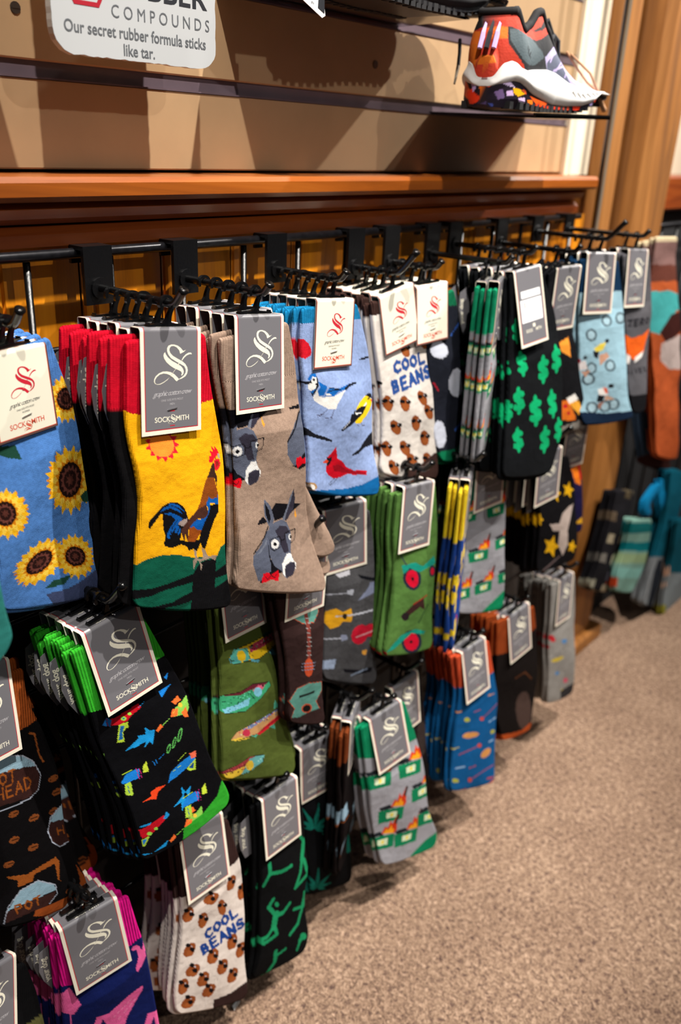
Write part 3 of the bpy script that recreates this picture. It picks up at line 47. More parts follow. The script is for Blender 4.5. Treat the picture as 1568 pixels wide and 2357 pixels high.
{"id":"cyclist","T":[1.145,0.5014,0.8458],"r":[-16.73,-3.95,2.08],"n":3,"lab":"light blue cyclist print","base":"9cc2d3","back":"12304e","cuff":"12304e","h":0,"card":"g","ch":79,"L":[-39.8,7.6,-32.1,54.5,-29.4,83.1,-16.5,154.3,-11.1,203.6,8.1,235.4],"R":[37.0,9.5,58.4,67.8,77.1,128.9,92.0,180.0,104.1,213.2,119.9,235.6],"fl":-3.4,"res":1.2,"X":1.15,"art":[["12304e",0,-900,-115,800,-140,940,495,-795,515],["44555f",0,80,1085,80,1120,55,1150,15,1160,-30,1160,-80,1140,-110,1110,-130,1075,-125,1040,-100,1010,-65,1000,-15,1000,30,1015,65,1045],["a8c8d6",0,45,1080,45,1110,30,1130,5,1140,-30,1135,-60,1125,-80,1105,-95,1075,-90,1050,-75,1030,-50,1020,-20,1020,10,1035,35,1055],["44555f",0,560,1530,560,1570,535,1600,490,1610,440,1610,395,1590,355,1555,340,1520,340,1480,365,1455,405,1440,455,1440,505,1460,540,1495],["a8c8d6",0,525,1530,520,1555,505,1575,480,1585,445,1585,410,1570,385,1550,375,1520,375,1495,395,1475,420,1465,455,1465,485,1480,510,1500],["44555f",0,150,1710,145,1745,120,1775,80,1790,30,1785,-15,1765,-50,1735,-65,1695,-65,1660,-40,1630,0,1615,50,1620,95,1640,130,1670],["a8c8d6",0,115,1705,110,1735,95,1755,70,1765,35,1760,5,1750,-20,1725,-30,1695,-30,1670,-15,1650,15,1640,45,1645,75,1655,100,1680],["44555f",0,190,1555,185,1590,165,1620,120,1630,75,1630,30,1610,-10,1580,-25,1540,-20,1505,5,1475,40,1460,90,1465,135,1485,175,1515],["a8c8d6",0,155,1550,155,1575,135,1595,110,1605,80,1605,45,1590,25,1570,10,1540,15,1515,30,1495,55,1485,85,1485,120,1500,140,1525],["44555f",0,655,870,650,905,625,935,585,950,535,950,485,930,450,900,430,865,435,830,460,800,500,785,550,785,595,805,635,835],["a8c8d6",0,615,870,615,895,600,915,570,925,540,925,505,915,480,890,470,865,470,840,485,820,515,810,545,810,580,820,605,845],["44555f",0,355,895,355,935,330,960,290,975,240,975,195,955,160,925,140,890,145,855,170,825,210,810,255,815,305,830,340,860],["a8c8d6",0,320,895,320,920,305,940,275,955,245,950,215,940,190,920,175,890,180,865,195,845,220,835,255,835,285,850,310,870],["44555f",0,195,1705,190,1745,160,1770,110,1785,55,1780,0,1760,-40,1730,-60,1690,-55,1655,-25,1625,25,1610,80,1615,135,1635,175,1670],["a8c8d6",0,150,1705,145,1730,125,1750,95,1760,60,1755,25,1745,0,1720,-15,1690,-10,1665,5,1645,35,1635,75,1640,110,1655,135,1675],["44555f",0,350,2130,345,2170,315,2200,265,2210,205,2205,150,2185,110,2150,90,2110,95,2070,125,2045,175,2030,230,2035,285,2055,330,2090],["a8c8d6",0,300,2125,300,2155,280,2175,250,2185,210,2180,175,2165,150,2140,135,2115,140,2085,155,2065,190,2055,225,2060,260,2075,290,2100],["44555f",0,815,2120,810,2160,780,2185,730,2200,670,2195,610,2175,570,2140,545,2095,550,2060,580,2030,630,2015,690,2020,750,2045,795,2080],["a8c8d6",0,765,2115,765,2145,745,2165,715,2175,675,2170,635,2155,610,2130,595,2100,595,2075,615,2055,650,2045,685,2045,725,2060,755,2085],["44555f",0,630,2135,625,2175,595,2205,545,2215,485,2210,425,2190,385,2155,365,2115,370,2075,400,2045,450,2035,510,2040,565,2060,610,2095],["a8c8d6",0,580,2130,580,2160,560,2180,530,2190,490,2185,455,2170,425,2145,410,2120,415,2090,435,2070,465,2060,500,2065,540,2080,565,2105],["e8d050",0,60,1270,180,1205,300,1190,255,1295,125,1325],["181820",0,360,1175,355,1185,345,1195,325,1200,305,1200,285,1195,270,1185,260,1170,265,1160,275,1150,295,1145,315,1145,335,1150,350,1160],["181820",0,55,1305,175,1310,170,1420,85,1380],["c89880",0,185,1365,345,1335,410,1395,245,1515],["e8e0e0",0,-190,1450,-65,1425,10,1555,-145,1565],["b02838",0,-225,1395,-145,1410,-160,1470],["181820",0,-40,1395,-45,1405,-50,1410,-65,1415,-80,1415,-95,1410,-110,1400,-115,1390,-115,1380,-105,1370,-90,1365,-75,1365,-60,1370,-45,1380],["c89880",0,-115,1580,65,1575,5,1665],["eeeae6",0,280,1860,415,1830,510,1950,320,1955],["e86848",0,370,1835,455,1850,505,1935,435,1920],["181418",0,590,1830,585,1845,575,1855,550,1860,525,1860,500,1850,480,1835,475,1820,475,1805,490,1795,510,1790,535,1790,560,1800,580,1815],["14161c",0,295,1935,440,1960,420,2040,295,2045],["d0a890",0,440,1960,535,1970,670,2030,455,2035],["a07060",0,320,2065,455,2045,385,2170],["c02838",0,-580,760,-520,745,-445,815,-555,820],["12243c",0,-355,2125,110,2175,565,2235,1155,2245,1545,2240,1660,2725,-290,2520]]},
{"id":"fox","T":[1.2431,0.4912,0.8458],"r":[-6.33,-3.96,3.19],"n":2,"lab":"grey fox-face print","base":"56555a","back":"16161a","cuff":"56555a","h":0,"card":"g","ch":79,"L":[-40.8,6.4,-17.3,74.5,3.8,137.2,27.5,190.4,48.8,237.9],"R":[36.9,5.9,60.0,64.3,77.2,128.8,85.2,195.7,93.3,241.0],"fl":-3.4,"res":1.5,"X":1.235,"art":[["1c1c22",2.83,-20,980,80,980,5,1070,105,1065],["1c1c22",2.9,230,970,135,975,160,1065,255,1060],["1c1c22",2.88,145,1020,225,1015],["1c1c22",2.93,320,1060,295,970,385,975,395,1000,305,1015,420,1055],["1c1c22",2.97,505,960,460,990,470,1025,530,1050,575,1025,565,985,505,960],["1c1c22",2.19,235,1720,195,1710,160,1735,170,1760,215,1785,250,1770,245,1750,210,1750],["1c1c22",2.2,315,1710,335,1785],["1c1c22",2.22,395,1710,460,1785,485,1710],["1c1c22",2.26,600,1710,525,1710,550,1785,625,1785],["1c1c22",2.25,535,1750,600,1750],["1c1c22",2.28,675,1785,655,1710,760,1790,735,1715],["e6601a",0,-50,1175,155,1245,495,1205,690,1130,640,1365,615,1480,330,1580,25,1440],["ece6e0",0,25,1450,215,1510,225,1630,65,1595],["ece6e0",0,625,1455,560,1555,360,1620,355,1540],["101014",0,70,2095,1165,2160,1315,2630,180,2490]]},
{"id":"coffeepot","T":[0.2724,0.5833,0.5687],"r":[14.31,-6.97,9.87],"n":3,"lab":"black coffee-pot print with rust cuffs","base":"0b090b","back":"0b090b","cuff":"96481c","h":0,"card":"g","ch":79,"L":[-40.3,5.9,-37.7,60.7,-24.6,142.6,-16.6,198.9,-1.4,233.6],"R":[45.7,14.1,44.6,38.9,56.0,64.2,69.6,94.7,79.7,124.7,78.8,174.1,82.6,197.4,91.1,221.6,106.6,253.5,106.0,270.1],"fl":-6.0,"res":0.9,"X":0.245,"art":[["96481c",0,-752,-470,717,4,668,633,559,650,443,670,270,668,-841,393],["8fb0c2",0,-131,754,119,797,381,917,486,1023,509,1099,372,1017,237,982,-145,910],["38201d",0,-144,900,107,943,372,1017,511,1076,546,1188,501,1297,391,1314,81,1236,-168,1162],["a8b0c0",1.06,119,794,367,910,486,1023,558,1182,510,1302,397,1331,210,1303,77,1282],["96501e",1.6,-6,1031,-11,928,44,949,46,985,-8,979],["96501e",1.64,118,954,88,979,90,1020,123,1059,154,1034,152,992,118,954],["96501e",1.66,183,967,256,981],["96501e",1.67,219,974,224,1080],["96501e",1.62,49,1073,57,1180],["96501e",1.65,112,1082,121,1190],["96501e",1.63,53,1127,117,1136],["96501e",1.68,210,1096,149,1087,158,1196,219,1205],["96501e",1.66,153,1141,202,1149],["96501e",1.7,257,1211,284,1106,333,1222],["96501e",1.7,266,1174,316,1182],["96501e",1.73,356,1116,367,1228,409,1229,430,1182,400,1128,356,1116],["8a4a20",1.96,458,743,513,772,561,993,606,1079],["7c421e",0,765,1290,766,1304,754,1315,733,1321,705,1320,678,1313,656,1301,643,1287,642,1273,653,1262,675,1256,702,1256,729,1263,752,1275],["2a1408",0.37,658,1283,749,1293],["7c421e",0,793,1433,794,1448,783,1459,761,1464,733,1463,706,1456,683,1443,670,1428,669,1414,681,1403,702,1398,729,1399,757,1406,780,1418],["2a1408",0.37,685,1425,778,1437],["7c421e",0,272,1379,273,1392,263,1403,243,1408,219,1407,194,1400,175,1389,163,1375,163,1362,173,1351,192,1346,216,1347,241,1353,261,1365],["2a1408",0.34,177,1372,258,1382],["7c421e",0,489,1529,490,1543,479,1553,459,1559,433,1557,407,1549,386,1537,374,1523,373,1509,384,1498,404,1493,430,1494,456,1502,477,1514],["2a1408",0.35,388,1520,475,1532],["7c421e",0,253,1613,254,1627,243,1637,224,1642,199,1641,175,1633,155,1621,144,1606,143,1593,153,1583,172,1578,197,1579,221,1587,241,1599],["2a1408",0.34,157,1604,239,1616],["7c421e",0,440,1784,440,1798,429,1809,409,1813,383,1811,358,1803,337,1790,325,1775,324,1761,335,1750,355,1746,380,1748,406,1756,427,1769],["2a1408",0.35,339,1772,425,1787],["7c421e",0,175,1800,175,1814,165,1824,146,1828,122,1826,98,1818,78,1805,67,1791,66,1777,77,1767,95,1763,119,1765,144,1773,163,1786],["2a1408",0.34,81,1788,161,1803],["7c421e",0,870,2477,871,2492,859,2503,837,2506,808,2501,779,2490,755,2474,742,2457,741,2442,753,2431,775,2428,804,2432,833,2443,857,2459],["2a1408",0.39,758,2455,854,2478],["7c421e",0,727,1589,728,1604,716,1615,695,1620,667,1618,640,1610,618,1597,605,1582,604,1568,616,1557,637,1552,664,1553,691,1561,714,1574],["2a1408",0.37,620,1579,711,1592],["8fb0c2",0,791,1576,868,1616,857,1762,599,1661,680,1594],["38201d",0,599,1661,858,1750,841,1983,685,1939,600,1847,570,1744],["a8b0c0",1.14,775,1580,617,1622,566,1730,600,1847,685,1943,810,1965],["96501e",1.64,681,1755,687,1828],["96501e",1.66,756,1779,762,1853],["96501e",1.64,684,1792,759,1816],["96501e",0,89,1895,293,1988,438,1989,618,2005,660,2070,649,2254,701,2314,631,2243,602,2061,464,2042,362,2030,343,2082,188,2057,194,1989,103,1921],["8fb0c2",0,72,2212,213,2097,399,2114,569,2243,616,2336,415,2285],["38201d",0,42,2313,71,2214,415,2285,616,2342,554,2443,333,2382],["a8b0c0",1.1,26,2308,81,2182,213,2097,399,2111,598,2273,623,2385,524,2430],["96501e",1.74,170,2299,148,2208,204,2231,211,2262,159,2253],["96501e",1.77,275,2240,251,2259,260,2296,298,2332,323,2312,314,2275,275,2240],["96501e",1.79,339,2255,411,2273],["96501e",1.8,375,2264,398,2357],["96481c",0,887,2242,976,2400,1069,2537,1373,2834,1355,3105,343,2439,362,2391,707,2496,899,2538,947,2462]]},
{"id":"raygun","T":[0.361,0.532,0.5993],"r":[-2.03,-5.75,-7.48],"n":5,"lab":"black ray-gun print with lime green cuffs","base":"08080c","back":"08080c","cuff":"34ab2a","h":0,"card":"g","ch":79,"L":[-40.8,9.3,-39.5,34.3,-39.2,68.7,-39.8,96.5,-37.2,117.1,-33.6,156.7,-32.1,194.4,-32.7,234.6,-32.5,248.4],"R":[31.2,14.8,42.2,59.8,53.9,102.1,57.7,145.5,63.2,194.9,71.4,229.0,77.7,252.0,76.2,261.1],"fl":-4.9,"res":0.8,"X":0.35,"art":[["34ab2a",0,-559,-483,751,28,601,629,419,606,33,609,-231,758,-396,702,-837,442],["be1222",0,-269,869,-178,884,-100,883,45,885,52,936,-39,950,-99,977,-177,975,-255,931],["1c66ac",0,-320,886,-269,836,-230,888,-256,944],["8a1030",0.45,-270,848,-277,922],["9ad850",0,-105,953,-110,960,-118,963,-128,961,-138,954,-146,944,-150,933,-149,923,-145,916,-137,913,-127,915,-117,921,-109,931,-105,942],["1c66ac",0,-118,944,-120,948,-123,949,-128,948,-132,945,-136,941,-137,936,-137,931,-135,928,-132,927,-127,927,-123,930,-119,935,-117,940],["9ad850",0,-47,938,-51,944,-57,946,-65,945,-72,940,-78,932,-81,923,-81,915,-77,910,-71,907,-64,909,-56,914,-50,921,-47,930],["b4d43c",0,-181,968,-99,988,-106,1053,-129,1038,-163,1069,-170,1166,-235,1134],["1c66ac",0,-170,989,-133,1008,-169,1065,-178,1133,-216,1120],["1c88c8",0.4,36,919,94,903],["86c450",0,296,1195,352,1142,425,1140,528,1105,511,1233,469,1269,360,1224],["ee6e30",0,296,1195,337,1132,397,1164,368,1223],["ee6e30",0,354,1066,432,1052,450,1108,381,1112],["ee6e30",0,415,1226,483,1200,477,1310,438,1291],["f0c040",0,449,1164,445,1172,438,1176,428,1175,420,1169,413,1159,409,1148,409,1137,414,1129,421,1125,430,1126,439,1132,446,1142,450,1153],["e8b040",0.38,337,1174,371,1154],["86c450",0.38,288,1197,197,1220],["ee6e30",0,125,1229,183,1194,198,1234,138,1257],["1c96dc",0,-185,1256,-85,1220,-43,1207,-43,1180,27,1208,35,1134,71,1196,119,1215,98,1264,63,1345,45,1297,-19,1329,16,1277,-86,1277],["5cb458",0,217,1502,205,1518,193,1528,182,1529,174,1521,172,1507,175,1488,183,1469,194,1453,207,1444,218,1442,225,1450,228,1464,225,1483],["08080c",0,208,1494,201,1505,193,1513,186,1515,183,1511,182,1503,185,1490,191,1477,199,1466,207,1458,213,1456,217,1460,217,1469,214,1481],["5cb458",0,283,1476,269,1497,255,1511,244,1515,237,1508,237,1493,242,1471,253,1447,267,1427,281,1413,292,1409,299,1415,299,1431,293,1452],["08080c",0,275,1469,266,1484,257,1494,250,1498,247,1495,248,1485,253,1471,261,1455,270,1440,279,1429,285,1425,289,1429,288,1438,283,1453],["5cb458",0,359,1444,342,1470,325,1487,311,1492,303,1484,302,1465,309,1438,323,1409,339,1383,357,1366,371,1360,379,1368,380,1388,373,1414],["08080c",0,350,1435,339,1453,328,1466,319,1471,315,1467,316,1455,322,1437,332,1417,343,1399,354,1386,363,1381,367,1385,366,1397,360,1415],["1a7cd4",0,-309,1520,-246,1473,-154,1478,-116,1500,-137,1580,-217,1562,-293,1547],["ac2070",0.48,-141,1471,-145,1588],["ac2070",0.49,-114,1482,-117,1595],["c8dc40",0,-79,1494,-35,1469,-40,1578,-93,1559],["a8cc40",0,-284,1554,-224,1565,-243,1701,-308,1653],["1a4c90",0.52,-262,1582,-271,1662],["b8d840",0.47,-275,1458,-176,1462],["1a7cd4",0.41,24,1509,34,1563],["1a7cd4",0.42,55,1511,60,1558],["1a7cd4",0.59,85,1526,144,1508],["1a7cd4",0,120,1838,166,1747,293,1722,398,1721,452,1778,463,1816,340,1832,233,1842],["ee6e50",0,401,1696,478,1715,471,1784,416,1770],["b8d840",0,341,1840,458,1798,437,1919,372,1888],["1a4c90",0,367,1844,433,1825,415,1887],["b8d840",0.57,273,1685,369,1658],["b8d840",0.43,196,1754,284,1760],["ee4820",0,-193,1822,-83,1837,-88,1790,-14,1788,91,1836,36,1841,-12,1848,-43,1901,-102,1855],["1c96dc",0,98,2129,181,2106,232,2084,241,1976,273,2070,344,2051,303,2140,323,2195,243,2163,185,2241,199,2143],["08080c",0,287,2127,281,2140,273,2147,263,2146,254,2139,247,2127,244,2111,246,2095,251,2083,260,2076,270,2076,279,2083,285,2096,288,2111],["1a7cd4",0,261,901,404,916,345,936,277,969],["1a7cd4",0,357,811,412,788,376,851],["be1222",0,-290,2064,-276,2196,-186,2227,0,2180,-14,2123,-154,2108,-261,2087],["a8cc40",0,-285,2204,-193,2228,-254,2300,-278,2310],["1a7cd4",0,-276,2220,-223,2234,-270,2279],["1c88c8",0,-23,2157,25,2109,50,2167,6,2185],["9ad850",0,-167,2222,-172,2229,-181,2230,-192,2225,-204,2216,-213,2203,-218,2190,-218,2179,-214,2173,-205,2172,-193,2177,-182,2186,-173,2199,-167,2212],["9ad850",0,-100,2217,-104,2223,-111,2225,-119,2222,-127,2215,-134,2205,-138,2195,-138,2186,-134,2180,-127,2178,-118,2181,-110,2188,-103,2197,-100,2208],["1c96dc",0,-276,2038,-151,2095,-169,2111,-268,2062],["86c450",0,162,2424,222,2370,297,2376,406,2347,388,2489,343,2525,229,2464],["ee6e30",0,162,2424,206,2357,268,2400,237,2462],["ee6e30",0,224,2285,306,2277,324,2342,252,2339],["ee6e30",0,287,2471,358,2449,351,2573,310,2547],["f0c040",0,323,2405,319,2414,311,2417,301,2415,292,2407,285,2396,281,2383,282,2371,286,2362,294,2359,303,2361,313,2368,320,2380,324,2393],["e8b040",0.41,206,2404,241,2386],["86c450",0.4,154,2425,59,2441],["ee6e30",0,-16,2444,45,2410,60,2458,-2,2477],["1c96dc",0,-311,2371,-202,2455,-31,2428,-61,2474,-189,2458,-279,2419],["1a7cd4",2.07,-340,2228,-327,2346],["1a7cd4",0,195,2182,265,2134,370,2145,413,2171,391,2260,301,2235,215,2214],["ac2070",0.55,384,2138,383,2269],["ac2070",0.55,415,2152,415,2278],["c8dc40",0,455,2167,503,2142,501,2263,440,2240],["a8cc40",0,225,2222,293,2238,276,2389,201,2331],["1a4c90",0.59,250,2255,244,2344],["b8d840",0.53,232,2115,344,2125],["86c450",0,-568,1244,-517,1194,-454,1193,-363,1161,-383,1280,-421,1313,-513,1272],["ee6e30",0,-568,1244,-529,1185,-479,1216,-507,1270],["ee6e30",0,-512,1124,-443,1111,-430,1163,-490,1167],["ee6e30",0,-466,1273,-406,1249,-416,1352,-449,1334],["f0c040",0,-433,1215,-438,1223,-444,1226,-452,1225,-459,1220,-465,1211,-468,1201,-467,1191,-463,1183,-456,1179,-448,1180,-441,1186,-435,1195,-433,1205],["e8b040",0.34,-531,1224,-501,1206],["86c450",0.34,-575,1246,-654,1267],["ee6e30",0,-717,1275,-665,1242,-654,1280,-707,1301],["2e9a2a",0,152,2426,420,2439,616,2393,695,2275,956,2361,851,3098,111,2587]]},
